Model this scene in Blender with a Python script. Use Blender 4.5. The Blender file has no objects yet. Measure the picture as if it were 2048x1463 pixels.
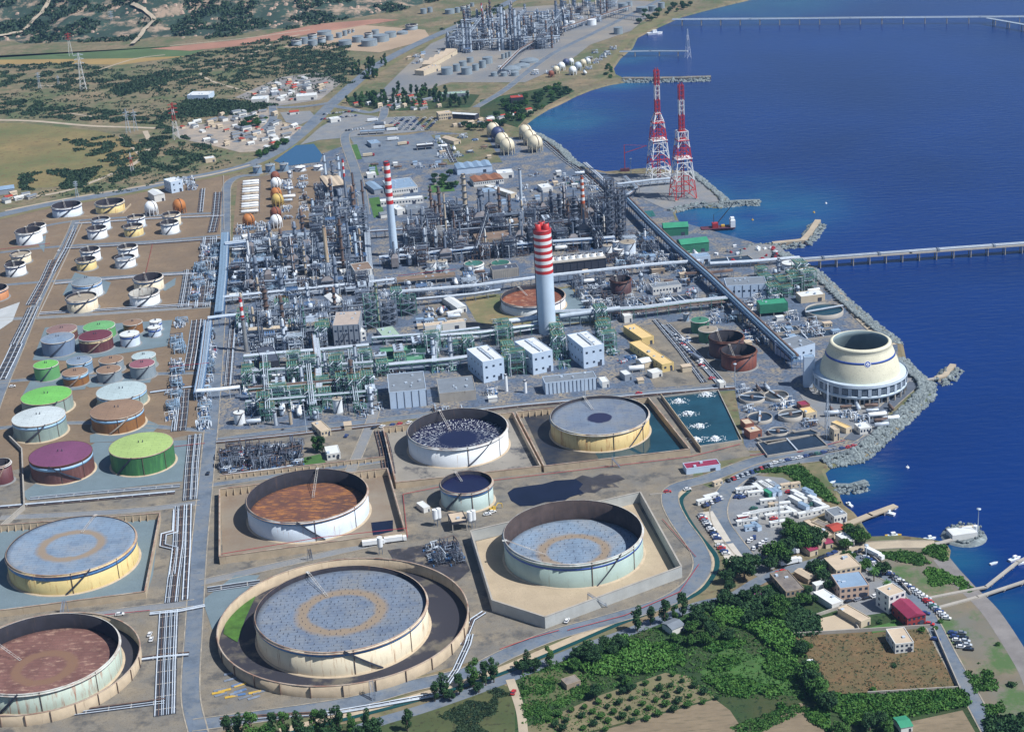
import bpy, math, random
import numpy as np
from mathutils import Vector
random.seed(11)
C = bpy.context.scene.collection
R_ = math.radians
# ---------------- camera ----------------
CAMH, FPX, PITCH, ROLL = 420.0, 3316.27, 0.37363449, -0.06191369
Fv = np.array([0, math.cos(PITCH), -math.sin(PITCH)]); R0 = np.array([1, 0, 0.]); U0 = np.cross(R0, Fv)
Rv = R0*math.cos(ROLL)+U0*math.sin(ROLL); Uv = -R0*math.sin(ROLL)+U0*math.cos(ROLL)
cam = bpy.data.cameras.new("camera"); co = bpy.data.objects.new("camera", cam); C.objects.link(co)
from mathutils import Matrix
co.matrix_world = Matrix(((Rv[0], Uv[0], -Fv[0], 0), (Rv[1], Uv[1], -Fv[1], 0), (Rv[2], Uv[2], -Fv[2], CAMH), (0, 0, 0, 1)))
cam.sensor_fit = 'HORIZONTAL'; cam.sensor_width = 36; cam.lens = FPX/2048*36; cam.clip_start = 5; cam.clip_end = 60000
bpy.context.scene.camera = co
# ---------------- light ----------------
SUN_EL, SUN_AZ = 52, -24      # degrees; azimuth from world +x (right of the picture), towards the camera
w = bpy.data.worlds.new("World"); bpy.context.scene.world = w; w.use_nodes = True
nt = w.node_tree; bg = nt.nodes['Background']; sky = nt.nodes.new('ShaderNodeTexSky')
sky.sky_type = 'NISHITA'; sky.sun_disc = False; sky.sun_elevation = R_(SUN_EL); sky.sun_rotation = R_(90-SUN_AZ)
sky.air_density = 1.0; sky.dust_density = 0.6; sky.ozone_density = 2.0
nt.links.new(sky.outputs[0], bg.inputs[0]); bg.inputs[1].default_value = 0.07
sl = bpy.data.lights.new("sun", 'SUN'); sl.energy = 5.0; sl.angle = R_(0.5); sl.color = (1, .975, .93)
so = bpy.data.objects.new("sun", sl); C.objects.link(so)
sd = Vector((math.cos(R_(SUN_EL))*math.cos(R_(SUN_AZ)), math.cos(R_(SUN_EL))*math.sin(R_(SUN_AZ)), math.sin(R_(SUN_EL))))
so.rotation_euler = sd.to_track_quat('Z', 'Y').to_euler()
vs = bpy.context.scene.view_settings; vs.view_transform = 'Standard'; vs.look = 'None'; vs.exposure = 0.2; vs.gamma = 1
HAZE = 0.00005
# ---------------- projection of photo pixels to the ground ----------------
def G(px, py, z=0.0):
    d = Fv+Rv*((px-1024)/FPX)+Uv*((731.5-py)/FPX)
    return np.array([0, 0, CAMH])+d*((z-CAMH)/d[2])
def J(X):
    X = np.atleast_2d(np.asarray(X, float))-np.array([0, 0, CAMH]); d = X@Fv
    return np.stack([1024+FPX*(X@Rv)/d, 731.5-FPX*(X@Uv)/d], -1)
def J1(x, y, z=0.): return J([[x, y, z]])[0]
def PPM(px, py):
    p = G(px, py); return FPX/((p-np.array([0, 0, CAMH]))@Fv)
def zat(p, py):                     # height above ground point p (x,y) that appears at picture row py
    lo, hi = 0., 250.
    for _ in range(30):
        m = (lo+hi)/2
        if J1(p[0], p[1], m)[1] > py: lo = m
        else: hi = m
    return (lo+hi)/2
TH = np.linspace(0, 2*np.pi, 72, endpoint=False); CC = np.stack([np.cos(TH), np.sin(TH), 0*TH], -1)
def solve_cyl(l, r, yr, yb):        # cylinder whose rim spans l..r with front edge yr and whose foot's front edge is yb
    g = G((l+r)/2, yb); R = (r-l)/2/PPM((l+r)/2, yb); q = np.array([g[0], g[1]+R, R, 12.])
    def e(q):
        a = J(np.array([q[0], q[1], q[3]])+CC*q[2]); b = J(np.array([q[0], q[1], 0.])+CC*q[2])
        return np.array([a[:, 0].min()-l, a[:, 0].max()-r, a[:, 1].max()-yr, b[:, 1].max()-yb])
    for _ in range(8):
        e0 = e(q); Jm = np.array([(e(q+np.eye(4)[k]*.01)-e0)/.01 for k in range(4)]).T
        q = q-np.linalg.solve(Jm, e0)
    return q                         # x, y, R, h
# ---------------- mesh builder ----------------
class MB:
    def __init__(s): s.v = []; s.f = []; s.m = []; s.sm = []
    def add(s, vs, fs, m=0, smooth=False):
        n = len(s.v); s.v += [tuple(map(float, v)) for v in vs]
        s.f += [tuple(i+n for i in f) for f in fs]; s.m += [m]*len(fs); s.sm += [smooth]*len(fs); return s
    def box(s, c, d, rz=0, m=0):     # c = centre of the base
        ca, sa = math.cos(rz), math.sin(rz); vs = []
        for z in (0, d[2]):
            for x, y in ((-1, -1), (1, -1), (1, 1), (-1, 1)):
                X, Y = x*d[0]/2, y*d[1]/2; vs.append((c[0]+X*ca-Y*sa, c[1]+X*sa+Y*ca, c[2]+z))
        return s.add(vs, [(3, 2, 1, 0), (4, 5, 6, 7), (0, 1, 5, 4), (1, 2, 6, 5), (2, 3, 7, 6), (3, 0, 4, 7)], m)
    def cone(s, c, r0, r1, h, n=16, m=0, cap=True, smooth=True, m2=None):
        vs = [(c[0]+r*math.cos(2*math.pi*k/n), c[1]+r*math.sin(2*math.pi*k/n), c[2]+z) for r, z in ((r0, 0), (r1, h)) for k in range(n)]
        s.add(vs, [(k, (k+1) % n, n+(k+1) % n, n+k) for k in range(n)], m, smooth)
        if cap: s.add(vs, [tuple(range(n, 2*n)), tuple(range(n-1, -1, -1))], m if m2 is None else m2)
        return s
    def lathe(s, c, prof, n=24, m=0, smooth=True, ms=None):
        vs = [(c[0]+r*math.cos(2*math.pi*k/n), c[1]+r*math.sin(2*math.pi*k/n), c[2]+z) for r, z in prof for k in range(n)]
        for i in range(len(prof)-1):
            s.add([], [], 0)
        n0 = len(s.v); s.v += [tuple(map(float, v)) for v in vs]
        for i in range(len(prof)-1):
            for k in range(n):
                s.f.append((n0+i*n+k, n0+i*n+(k+1) % n, n0+(i+1)*n+(k+1) % n, n0+(i+1)*n+k)); s.m.append(ms[i] if ms else m); s.sm.append(smooth)
        return s
    def rod(s, a, b, r, n=6, m=0, cap=False):
        a = Vector(a); b = Vector(b); d = (b-a)
        if d.length < 1e-6: return s
        d.normalize(); u = d.orthogonal().normalized(); v = d.cross(u)
        vs = [tuple(p+(u*math.cos(2*math.pi*k/n)+v*math.sin(2*math.pi*k/n))*r) for p in (a, b) for k in range(n)]
        fs = [(k, (k+1) % n, n+(k+1) % n, n+k) for k in range(n)]
        s.add(vs, fs, m, n > 4)
        if cap: s.add(vs, [tuple(range(n, 2*n)), tuple(range(n-1, -1, -1))], m)
        return s
    def path(s, pts, r, n=6, m=0):
        P = [Vector(p) for p in pts]; N = len(P); rings = []
        for i, p in enumerate(P):
            t = (P[min(i+1, N-1)]-P[max(i-1, 0)]).normalized()
            up = Vector((0, 0, 1)) if abs(t.z) < .95 else Vector((1, 0, 0))
            u = t.cross(up).normalized(); v = u.cross(t)
            k = 1.0
            if 0 < i < N-1:
                c = (P[i]-P[i-1]).normalized().dot((P[i+1]-P[i]).normalized()); k = min(1.5, 1/max(.4, math.sqrt(max(0.05, (1+c)/2))))
            rings.append([tuple(p+(u*math.cos(2*math.pi*j/n)*k+v*math.sin(2*math.pi*j/n))*r) for j in range(n)])
        vs = sum(rings, []); fs = [(i*n+j, i*n+(j+1) % n, (i+1)*n+(j+1) % n, (i+1)*n+j) for i in range(N-1) for j in range(n)]
        s.add(vs, fs, m, True); s.add(vs, [tuple(range(n)), tuple((N-1)*n+j for j in range(n-1, -1, -1))], m)
        return s
    def sphere(s, c, r, n=16, k=10, m=0, sz=1):
        prof = [(max(1e-3, r*math.sin(math.pi*i/k)), -r*sz*math.cos(math.pi*i/k)) for i in range(k+1)]
        return s.lathe(c, prof, n, m)
    def build(s, name, mats, parent=None, origin=(0, 0, 0), loc=None, rz=0):
        me = bpy.data.meshes.new(name)
        v = np.array(s.v, dtype=np.float64).reshape(-1, 3)-np.array(origin)
        me.from_pydata(v.tolist(), [], s.f)
        if not isinstance(mats, (list, tuple)): mats = [mats]
        for m in mats: me.materials.append(m)
        if len(mats) > 1: me.polygons.foreach_set('material_index', s.m)
        me.polygons.foreach_set('use_smooth', s.sm); me.update()
        o = bpy.data.objects.new(name, me); C.objects.link(o)
        if parent is not None: o.parent = parent
        elif loc is not None: o.location = loc
        else: o.location = origin
        o.rotation_euler.z = rz
        return o
ALL = []
def tag(o, label, cat, group=None, kind=None, kind_only=False):
    if label: o['label'] = label
    if cat: o['category'] = cat
    if group: o['group'] = group
    if kind: o['kind'] = kind
    if kind != 'structure': ALL.append(o)
    return o
def thing(name, label, cat, loc, rz=0, group=None):
    o = bpy.data.objects.new(name, None); C.objects.link(o); o.location = tuple(map(float, loc)); o.rotation_euler.z = rz; o.empty_display_size = .1
    return tag(o, label, cat, group)
KIDS = {}
def kids(o):
    if o.name not in KIDS: KIDS[o.name] = [(c, [g for g in c.children]) for c in o.children]
    return KIDS[o.name]
USED = set()
def place(proto, x, y, rz, label, group=None, z=0, sc=None):
    """first use moves the prototype, later uses copy it and its parts"""
    if proto.name not in USED:
        kids(proto); USED.add(proto.name); r = proto
    else:
        r = proto.copy(); C.objects.link(r)
        for c, gs in kids(proto):
            c2 = c.copy(); C.objects.link(c2); c2.parent = r
            for g in gs:
                g2 = g.copy(); C.objects.link(g2); g2.parent = c2
        ALL.append(r)
    r.location = (float(x), float(y), float(z)); r.rotation_euler.z = rz
    if sc: r.scale = sc if isinstance(sc, tuple) else (sc, sc, sc)
    r['label'] = label
    if group: r['group'] = group
    elif 'group' in r: del r['group']
    return r
# ---------------- materials ----------------
MATS = {}
def mat(name, col, rough=.75, var=.18, scale=.25, col2=None, amt=.5, sharp=.15, streak=None, streak_amt=.35, bump=0, metal=0, detail=6, rnd=0, sscale=(.5, .5, .05), spec=None, fine=0, fs=1.3, seam=0, col3=None, amt3=.6, scale3=.05):
    if name in MATS: return MATS[name]
    m = bpy.data.materials.new(name); m.use_nodes = True; n = m.node_tree.nodes; L = m.node_tree.links; b = n['Principled BSDF']
    geo = n.new('ShaderNodeNewGeometry')
    def noise(sc, vec=None, det=detail, ro=.55):
        t = n.new('ShaderNodeTexNoise'); t.inputs['Scale'].default_value = sc; t.inputs['Detail'].default_value = det; t.inputs['Roughness'].default_value = ro
        L.new(vec if vec else geo.outputs['Position'], t.inputs['Vector']); return t.outputs['Fac']
    def ramp(src, a, b_):
        r = n.new('ShaderNodeMapRange'); r.inputs[1].default_value = a; r.inputs[2].default_value = b_; L.new(src, r.inputs[0]); return r.outputs[0]
    def mix(f, a, b_, mode='MIX'):
        x = n.new('ShaderNodeMix'); x.data_type = 'RGBA'; x.blend_type = mode
        if isinstance(f, float): x.inputs[0].default_value = f
        else: L.new(f, x.inputs[0])
        for k, q in ((6, a), (7, b_)):
            if isinstance(q, (tuple, list)): x.inputs[k].default_value = (*q[:3], 1)
            else: L.new(q, x.inputs[k])
        return x.outputs[2]
    lo = tuple(c*(1-var) for c in col); hi = tuple(min(1, c*(1+var)) for c in col)
    out = mix(ramp(noise(scale), .3, .7), lo, hi)
    if col2: out = mix(ramp(noise(scale*.45, ro=.65), .5-sharp+(.5-amt)*.4, .5+sharp+(.5-amt)*.4), out, col2)
    if col3: out = mix(ramp(noise(scale3, ro=.7), .5-.06+(.5-amt3)*.4, .5+.06+(.5-amt3)*.4), out, col3)
    if fine: out = mix(ramp(noise(fs, det=2), .56, .66), out, tuple(c*fine for c in col))
    if streak:
        mp = n.new('ShaderNodeVectorMath'); mp.operation = 'MULTIPLY'; mp.inputs[1].default_value = sscale; L.new(geo.outputs['Position'], mp.inputs[0])
        out = mix(ramp(noise(1.0, mp.outputs[0], 5, .7), .62-streak_amt*.3, .75-streak_amt*.2), out, streak)
    if seam:
        br = n.new('ShaderNodeTexBrick'); br.inputs['Scale'].default_value = 1; br.inputs['Mortar Size'].default_value = .22; br.inputs['Mortar Smooth'].default_value = .4; br.inputs['Brick Width'].default_value = 9; br.inputs['Row Height'].default_value = 2.6; L.new(geo.outputs['Position'], br.inputs['Vector']); out = mix(br.outputs['Fac'], out, mix(.28, out, (.02, .02, .025)))
    if rnd:
        oi = n.new('ShaderNodeObjectInfo'); hs = n.new('ShaderNodeHueSaturation'); L.new(out, hs.inputs['Color'])
        mr = n.new('ShaderNodeMapRange'); mr.inputs[3].default_value = 1-rnd; mr.inputs[4].default_value = 1+rnd; L.new(oi.outputs['Random'], mr.inputs[0]); L.new(mr.outputs[0], hs.inputs['Value']); out = hs.outputs[0]
    L.new(out, b.inputs['Base Color']); b.inputs['Roughness'].default_value = rough; b.inputs['Metallic'].default_value = metal
    if spec is not None: b.inputs['Specular IOR Level'].default_value = spec
    if bump:
        bp = n.new('ShaderNodeBump'); bp.inputs['Strength'].default_value = bump; bp.inputs['Distance'].default_value = .4; L.new(noise(1.2, det=3), bp.inputs['Height']); L.new(bp.outputs[0], b.inputs['Normal'])
    MATS[name] = m; return m
def leaf(name, a, b_, c=None):
    if name in MATS: return MATS[name]
    m = bpy.data.materials.new(name); m.use_nodes = True; n = m.node_tree.nodes; L = m.node_tree.links; b = n['Principled BSDF']
    geo = n.new('ShaderNodeNewGeometry'); t = n.new('ShaderNodeTexNoise'); t.inputs['Scale'].default_value = .35; t.inputs['Detail'].default_value = 4; L.new(geo.outputs['Position'], t.inputs['Vector'])
    r = n.new('ShaderNodeValToRGB'); e = r.color_ramp.elements; e[0].position = .32; e[0].color = (*a, 1); e[1].position = .68; e[1].color = (*b_, 1)
    if c: q = e.new(.5); q.color = (*c, 1)
    L.new(t.outputs['Fac'], r.inputs[0]); L.new(r.outputs[0], b.inputs['Base Color']); b.inputs['Roughness'].default_value = .7; b.inputs['Specular IOR Level'].default_value = .2
    MATS[name] = m; return m
# colours: linear base colours (the film has a strong blue cast, so neutrals lean blue)
white = mat('white_paint', (.76, .80, .84), .5, .05, .2, streak=(.50, .46, .40), streak_amt=.0)
pale = mat('pale_metal', (.42, .50, .60), .45, .12, .3, rnd=.12)
steel = mat('steel_grey', (.16, .20, .27), .5, .25, .4, rnd=.2)
silver = mat('insulated_pipe', (.50, .57, .66), .38, .15, .5, rnd=.15)
darkst = mat('dark_steel', (.045, .055, .085), .55, .3, .4, rnd=.2)
rust = mat('rust', (.16, .058, .03), .85, .35, .3, col2=(.055, .03, .028))
rustpipe = mat('rusty_pipe', (.20, .13, .10), .8, .3, .3, col2=(.08, .06, .06))
redp = mat('red_paint', (.34, .03, .04), .5, .12, .3)
bandred = mat('band_red', (.50, .03, .03), .5, .1, .3)
greenst = mat('green_steel', (.075, .19, .16), .55, .2, .4, rnd=.15)
bluest = mat('blue_steel', (.07, .16, .34), .5, .2, .4, rnd=.15)
yellow = mat('yellow_paint', (.55, .36, .05), .5, .15, .4)
conc = mat('concrete', (.36, .34, .31), .85, .12, .2, streak=(.2, .17, .14), streak_amt=.05)
concd = mat('concrete_dark', (.20, .21, .22), .85, .2, .2)
tanconc = mat('tan_concrete', (.44, .36, .26), .85, .15, .2, streak=(.22, .16, .11), streak_amt=.05)
wind = mat('window_glass', (.03, .05, .09), .15, .1, 1)
blackm = mat('black_void', (.012, .014, .03), .6, .2, 1)
# ---------------- ground sheets ----------------
def spts(P, z=0): return [tuple(G(x, y)[:2])+(z,) for x, y in P]
ZI = [0]
def sheet(name, px, z, m, kind='structure', label=None, cat=None):
    ZI[0] += 1; z = z+ZI[0]*.0013
    v = spts(px, z); b = MB(); b.add(v, [tuple(range(len(v)))])
    o = b.build(name, m); mod = o.modifiers.new('t', 'TRIANGULATE'); mod.ngon_method = 'BEAUTY'
    # make sure it faces up
    me = o.data
    if me.polygons[0].normal.z < 0: me.flip_normals()
    return tag(o, label, cat, kind=kind)
def strip_pts(P, w, closed=False):
    P = [np.array(p[:2], float) for p in P]; N = len(P); out = []
    for i, p in enumerate(P):
        a = P[i-1] if (i > 0 or closed) else P[i]; c = P[(i+1) % N] if (i < N-1 or closed) else P[i]
        t1 = p-a; t2 = c-p
        l1 = np.linalg.norm(t1); l2 = np.linalg.norm(t2)
        if l1 > 1e-6: t1 = t1/l1
        if l2 > 1e-6: t2 = t2/l2
        if l1 < 1e-6: t1 = t2
        if l2 < 1e-6: t2 = t1
        t = t1+t2; t /= max(1e-6, np.linalg.norm(t)); nn = np.array([-t[1], t[0]]); k = 1/max(.5, t@t1)
        out.append((p+nn*w/2*k, p-nn*w/2*k))
    return out
def smooth(P, k=4):                  # Catmull-Rom
    P = [np.array(p, float) for p in P]
    if len(P) < 3: return P
    out = []
    Q = [2*P[0]-P[1]]+P+[2*P[-1]-P[-2]]
    for i in range(1, len(Q)-2):
        for j in range(k):
            t = j/k; a, b, c, d = Q[i-1:i+3]
            out.append(.5*((2*b)+(-a+c)*t+(2*a-5*b+4*c-d)*t*t+(-a+3*b-3*c+d)*t**3))
    return out+[P[-1]]
def road(name, px, w, z, m, sm=True, hfun=None):
    ZI[0] += 1; z = z+ZI[0]*.0013
    P = [G(*p)[:2] for p in px]
    if sm and len(P) > 2: P = smooth(P, 5)
    S = strip_pts(P, w); b = MB(); vs = []
    for l, r in S: vs += [(l[0], l[1], z+(hfun(*l) if hfun else 0)), (r[0], r[1], z+(hfun(*r) if hfun else 0))]
    b.add(vs, [(2*i, 2*i+1, 2*i+3, 2*i+2) for i in range(len(S)-1)])
    o = tag(b.build(name, m), None, None, kind='structure')
    if w >= 5 and name.endswith('road') and 'dirt' not in name:
        for s_ in (0, 1):
            b = MB(); vs = []
            for q in S: c = (q[0]+q[1])/2; d = q[s_]-c; d = d/max(.1, np.linalg.norm(d)); e = q[s_]+d*.1; f = q[s_]+d*.75; vs += [(e[0], e[1], z+.09), (f[0], f[1], z+.09)]
            b.add(vs, [((2*i, 2*i+1, 2*i+3, 2*i+2) if s_ else (2*i+1, 2*i, 2*i+2, 2*i+3)) for i in range(len(S)-1)]); tag(b.build('kerb', KERB()), None, None, kind='structure')
    return o
def KERB(): return mat('kerb_sandy', (.36, .32, .26), .9, .25, .3, col2=(.2, .19, .17), amt=.4)

# ---------------- labels: where a thing stands, told by landmarks ----------------
LMK = [('the big striped chimney', 1090, 640), ('the slim striped stack', 790, 505), ('the cooling tower', 1715, 780), ('the flare towers', 1340, 375), ('the cream spheres', 1030, 295),
 ('the saw-tooth shed', 672, 385), ('the boiler houses', 1085, 735), ('the grey hall', 695, 688), ('the wide hall', 818, 815), ('the fan cooling tower', 1155, 540), ('the black lattice columns', 1232, 480),
 ('the tan flue', 656, 535), ('the red-tipped stack', 490, 690), ('the orange sphere', 497, 440), ('the chimney tank', 1065, 625), ('the main road crossing', 440, 640), ('the far spheres', 1140, 140),
 ('the holding pond', 600, 310), ('the gate car park', 760, 250), ('the tan-topped column', 930, 430), ('the green process unit', 560, 830), ('the green basins', 830, 715), ('the blue office block', 800, 385), ('the harbour quay', 1510, 510), ('the treatment basins', 1560, 850), ('the green pump hall', 1548, 625)]
def where(px, py):
    n, x, y = min(LMK, key=lambda l: (l[1]-px)**2+(1.6*(l[2]-py))**2); dx, dy = px-x, py-y
    a = 'left of' if dx < -22 else ('right of' if dx > 22 else ''); b = 'behind' if dy < -14 else ('in front of' if dy > 14 else '')
    if a and b: return ('behind and ' if dy < 0 else 'in front and ')+a+' '+n
    return (a or b or 'close beside')+' '+n
_T = 'thirteenth,fourteenth,fifteenth,sixteenth,seventeenth,eighteenth,nineteenth,twentieth,twenty-first,twenty-second,twenty-third,twenty-fourth,twenty-fifth,twenty-sixth'.split(',')
ORD = 'leftmost,second from left,third from left,fourth from left,fifth from left,sixth from left,seventh from left,eighth from left,ninth from left,tenth from left,eleventh from left,twelfth from left'.split(',')+[q+' from left' for q in _T]
def finish_labels():
    d = {}
    for o in ALL:
        if o.get('kind') in ('structure', 'stuff') or not o.get('label') or o.parent: continue
        d.setdefault(o['label'], []).append(o)
    for lab, L in d.items():
        if len(L) < 2: continue
        if len(L) <= 26:
            L.sort(key=lambda o: J1(o.location.x, o.location.y, o.location.z)[0])
            for i, o in enumerate(L):
                w_ = lab.split(' '); e = ORD[i] if i < len(L)-1 or len(L) < 2 else 'rightmost'
                if len(w_)+len(e.split(' ')) > 16: w_ = w_[:16-len(e.split(' '))]
                o['label'] = ' '.join(w_)+', '+e
        else:
            for o in L: o['group'] = o.get('group') or lab
            g = L[0]['group']
            for o in L: o['group'] = g if len(set(q['group'] for q in L)) == 1 else lab
# ================= SETTING =================
soil = mat('dry_soil', (.225, .175, .105), .95, .2, .05, col2=(.15, .135, .08), amt=.5, sharp=.12, col3=(.09, .115, .05), amt3=.42, scale3=.013, bump=.15, fine=.5, fs=.16)
gravel = mat('gravel', (.225, .195, .15), .95, .2, .12, col2=(.15, .15, .145), amt=.45, fine=.65, col3=(.09, .09, .09), amt3=.33, scale3=.07)
gravelb = mat('grey_gravel', (.185, .205, .235), .95, .14, .1, col2=(.25, .24, .22), amt=.35, fine=.8)
paving = mat('process_paving', (.09, .13, .20), .9, .2, .12, col2=(.27, .235, .18), amt=.44, sharp=.07, col3=(.075, .10, .15), amt3=.45, scale3=.5, fine=.6, fs=.5)
farm_soil = mat('tank_farm_soil', (.215, .155, .10), .95, .12, .06, col2=(.155, .115, .08), amt=.5, fine=.7, fs=.4, streak=(.20, .17, .13), streak_amt=.2, sscale=(.05, .4, .1))
asph = mat('asphalt', (.125, .165, .225), .9, .12, .15, col2=(.18, .195, .21), amt=.45, fine=.9, fs=.3, col3=(.095, .125, .17), amt3=.35, scale3=.06)
asphd = mat('asphalt_dark', (.085, .105, .14), .9, .15, .15)
padm = mat('blue_grey_pad', (.14, .195, .23), .9, .1, .1, fine=.85)
padt = mat('tan_pad', (.40, .325, .23), .9, .1, .1, fine=.85)
path_m = mat('sandy_track', (.40, .34, .26), .95, .15, .1)
grassm = mat('dry_grass', (.13, .14, .06), .95, .3, .06, col2=(.20, .16, .09), amt=.45)
greenf = mat('green_field', (.018, .055, .014), .95, .35, .05, fine=.5, fs=.4, col2=(.05, .06, .02), amt=.4, bump=.4)
fieldbr = mat('brown_field', (.17, .105, .05), .95, .3, .25, col2=(.105, .095, .045), amt=.5, bump=.5, fine=.6)
plough = mat('ploughed_field', (.21, .165, .11), .95, .15, .1, sscale=(.1, .6, .1), streak=(.13, .11, .07), streak_amt=.4)
sandm = mat('beach_sand', (.25, .22, .19), .95, .2, .05, col2=(.15, .14, .13), amt=.5)
oil = mat('oily_water', (.008, .011, .03), .12, .3, .06, bump=.02)
pondw = mat('pond_water', (.012, .05, .075), .1, .3, .05, bump=.02)
lawn = mat('lawn', (.05, .13, .03), .95, .25, .1)
stain = mat('oil_stain', (.035, .035, .045), .8, .4, .15, col2=(.2, .17, .13), amt=.3, sharp=.05)
# --- sea ---
def sea_mat():
    m = bpy.data.materials.new('sea_water'); m.use_nodes = True; n = m.node_tree.nodes; L = m.node_tree.links; b = n['Principled BSDF']
    g = n.new('ShaderNodeNewGeometry')
    def no(s, d=4, vec=None):
        t = n.new('ShaderNodeTexNoise'); t.inputs['Scale'].default_value = s; t.inputs['Detail'].default_value = d; L.new(vec or g.outputs['Position'], t.inputs['Vector']); return t.outputs[0]
    # turquoise shallows round the sheltered bay and along the beach: distance to a few shore points
    acc = None
    for px, py, rad in ((1470, 415, 150), (1400, 425, 90), (1250, 110, 90), (1105, 235, 130), (1680, 945, 45), (1900, 1120, 35), (1985, 1215, 45), (2040, 1290, 60), (1500, 0, 250), (1240, 160, 80), (1560, 440, 60)):
        v = n.new('ShaderNodeVectorMath'); v.operation = 'DISTANCE'; L.new(g.outputs['Position'], v.inputs[0]); v.inputs[1].default_value = tuple(G(px, py))
        r = n.new('ShaderNodeMapRange'); r.interpolation_type = 'SMOOTHSTEP'; r.inputs[1].default_value = 0; r.inputs[2].default_value = rad; r.inputs[3].default_value = 1; r.inputs[4].default_value = 0; L.new(v.outputs['Value'], r.inputs[0])
        if acc is None: acc = r.outputs[0]
        else:
            q = n.new('ShaderNodeMath'); q.operation = 'MAXIMUM'; L.new(acc, q.inputs[0]); L.new(r.outputs[0], q.inputs[1]); acc = q.outputs[0]
    q = n.new('ShaderNodeMath'); q.operation = 'MULTIPLY'; L.new(acc, q.inputs[0]); nn_ = n.new('ShaderNodeMapRange'); L.new(no(.012), nn_.inputs[0]); nn_.inputs[1].default_value = .25; nn_.inputs[2].default_value = .6; L.new(nn_.outputs[0], q.inputs[1])
    x = n.new('ShaderNodeMix'); x.data_type = 'RGBA'; L.new(q.outputs[0], x.inputs[0]); x.inputs[6].default_value = (.002, .025, .145, 1); x.inputs[7].default_value = (.012, .095, .19, 1)
    y = n.new('ShaderNodeMix'); y.data_type = 'RGBA'; y.blend_type = 'MULTIPLY'; y.inputs[0].default_value = 1
    r = n.new('ShaderNodeMapRange'); L.new(no(.004, 6), r.inputs[0]); r.inputs[1].default_value = .3; r.inputs[2].default_value = .7; r.inputs[3].default_value = .8; r.inputs[4].default_value = 1.2
    L.new(x.outputs[2], y.inputs[6]); L.new(r.outputs[0], y.inputs[7]); L.new(y.outputs[2], b.inputs['Base Color'])
    b.inputs['Roughness'].default_value = .22; b.inputs['IOR'].default_value = 1.33; b.inputs['Specular IOR Level'].default_value = .38
    mp = n.new('ShaderNodeMapping'); mp.inputs['Scale'].default_value = (.6, 1.6, 1); mp.inputs['Rotation'].default_value = (0, 0, .25); L.new(g.outputs['Position'], mp.inputs[0])
    bp = n.new('ShaderNodeBump'); bp.inputs['Strength'].default_value = .4; bp.inputs['Distance'].default_value = 1.3; L.new(no(.13, 5, mp.outputs[0]), bp.inputs['Height']); L.new(bp.outputs[0], b.inputs['Normal'])
    return m
SEA = -1.6
b = MB(); b.add([(-3000, -1500, SEA), (16000, -1500, SEA), (16000, 22000, SEA), (-3000, 22000, SEA)], [(0, 1, 2, 3)])
tag(b.build('sea', sea_mat()), None, None, kind='structure')
# --- land, with a sloping shore ---
coast = [(1600, -28), (1490, 0), (1440, 12), (1400, 22), (1360, 33), (1335, 44), (1300, 60), (1272, 74), (1262, 95), (1238, 115), (1224, 135), (1228, 147), (1245, 155), (1262, 160), (1215, 168), (1180, 178), (1150, 190), (1118, 206), (1095, 216), (1068, 232), (1048, 247), (1043, 256), (1075, 266), (1105, 283), (1128, 300), (1148, 322), (1170, 335), (1210, 343), (1290, 336), (1385, 343), (1397, 352), (1425, 375), (1452, 398), (1440, 412), (1400, 410), (1370, 415), (1345, 423), (1352, 438),
 (1378, 462), (1395, 480), (1408, 500), (1440, 520), (1478, 518), (1480, 500), (1500, 489), (1550, 486), (1560, 500), (1590, 515), (1612, 528), (1640, 545), (1668, 572), (1700, 603), (1740, 637), (1780, 668), (1800, 686), (1806, 715), (1835, 745), (1862, 765), (1862, 790), (1800, 848), (1745, 898), (1722, 916), (1690, 922), (1655, 930), (1643, 940), (1650, 958), (1672, 972), (1672, 988), (1680, 1005), (1700, 1020), (1712, 1035), (1722, 1050), (1738, 1072), (1800, 1070), (1850, 1076), (1885, 1082), (1893, 1095), (1890, 1112), (1912, 1135), (1940, 1165), (1962, 1188), (1990, 1215), (2018, 1255), (2045, 1300), (2070, 1350), (2100, 1420), (2130, 1500), (2180, 1620)]
LW = [G(*p)[:2] for p in coast]
far = [(380, 60), (-800, -400), (-9000, 4000), (-9000, 20000), (6000, 20000), (2600, 6200)]
b = MB(); al = [tuple(p) for p in LW]+far; b.add([(x, y, 0) for x, y in al], [tuple(range(len(al)))])
S = strip_pts(LW, 9); n0 = len(b.v)
b.v += [(p[0], p[1], 0.) for p in LW]; side = [(l if np.cross(LW[min(i+1, len(LW)-1)]-LW[max(i-1, 0)], l-LW[i]) > 0 else r) for i, (l, r) in enumerate(S)]
b.v += [(p[0], p[1], -3.2) for p in side]; N = len(LW)
for i in range(N-1): b.f.append((n0+i, n0+i+1, n0+N+i+1, n0+N+i)); b.m.append(0); b.sm.append(False)
lo = b.build('ground', soil); lo.modifiers.new('t', 'TRIANGULATE'); tag(lo, None, None, kind='structure')
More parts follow.
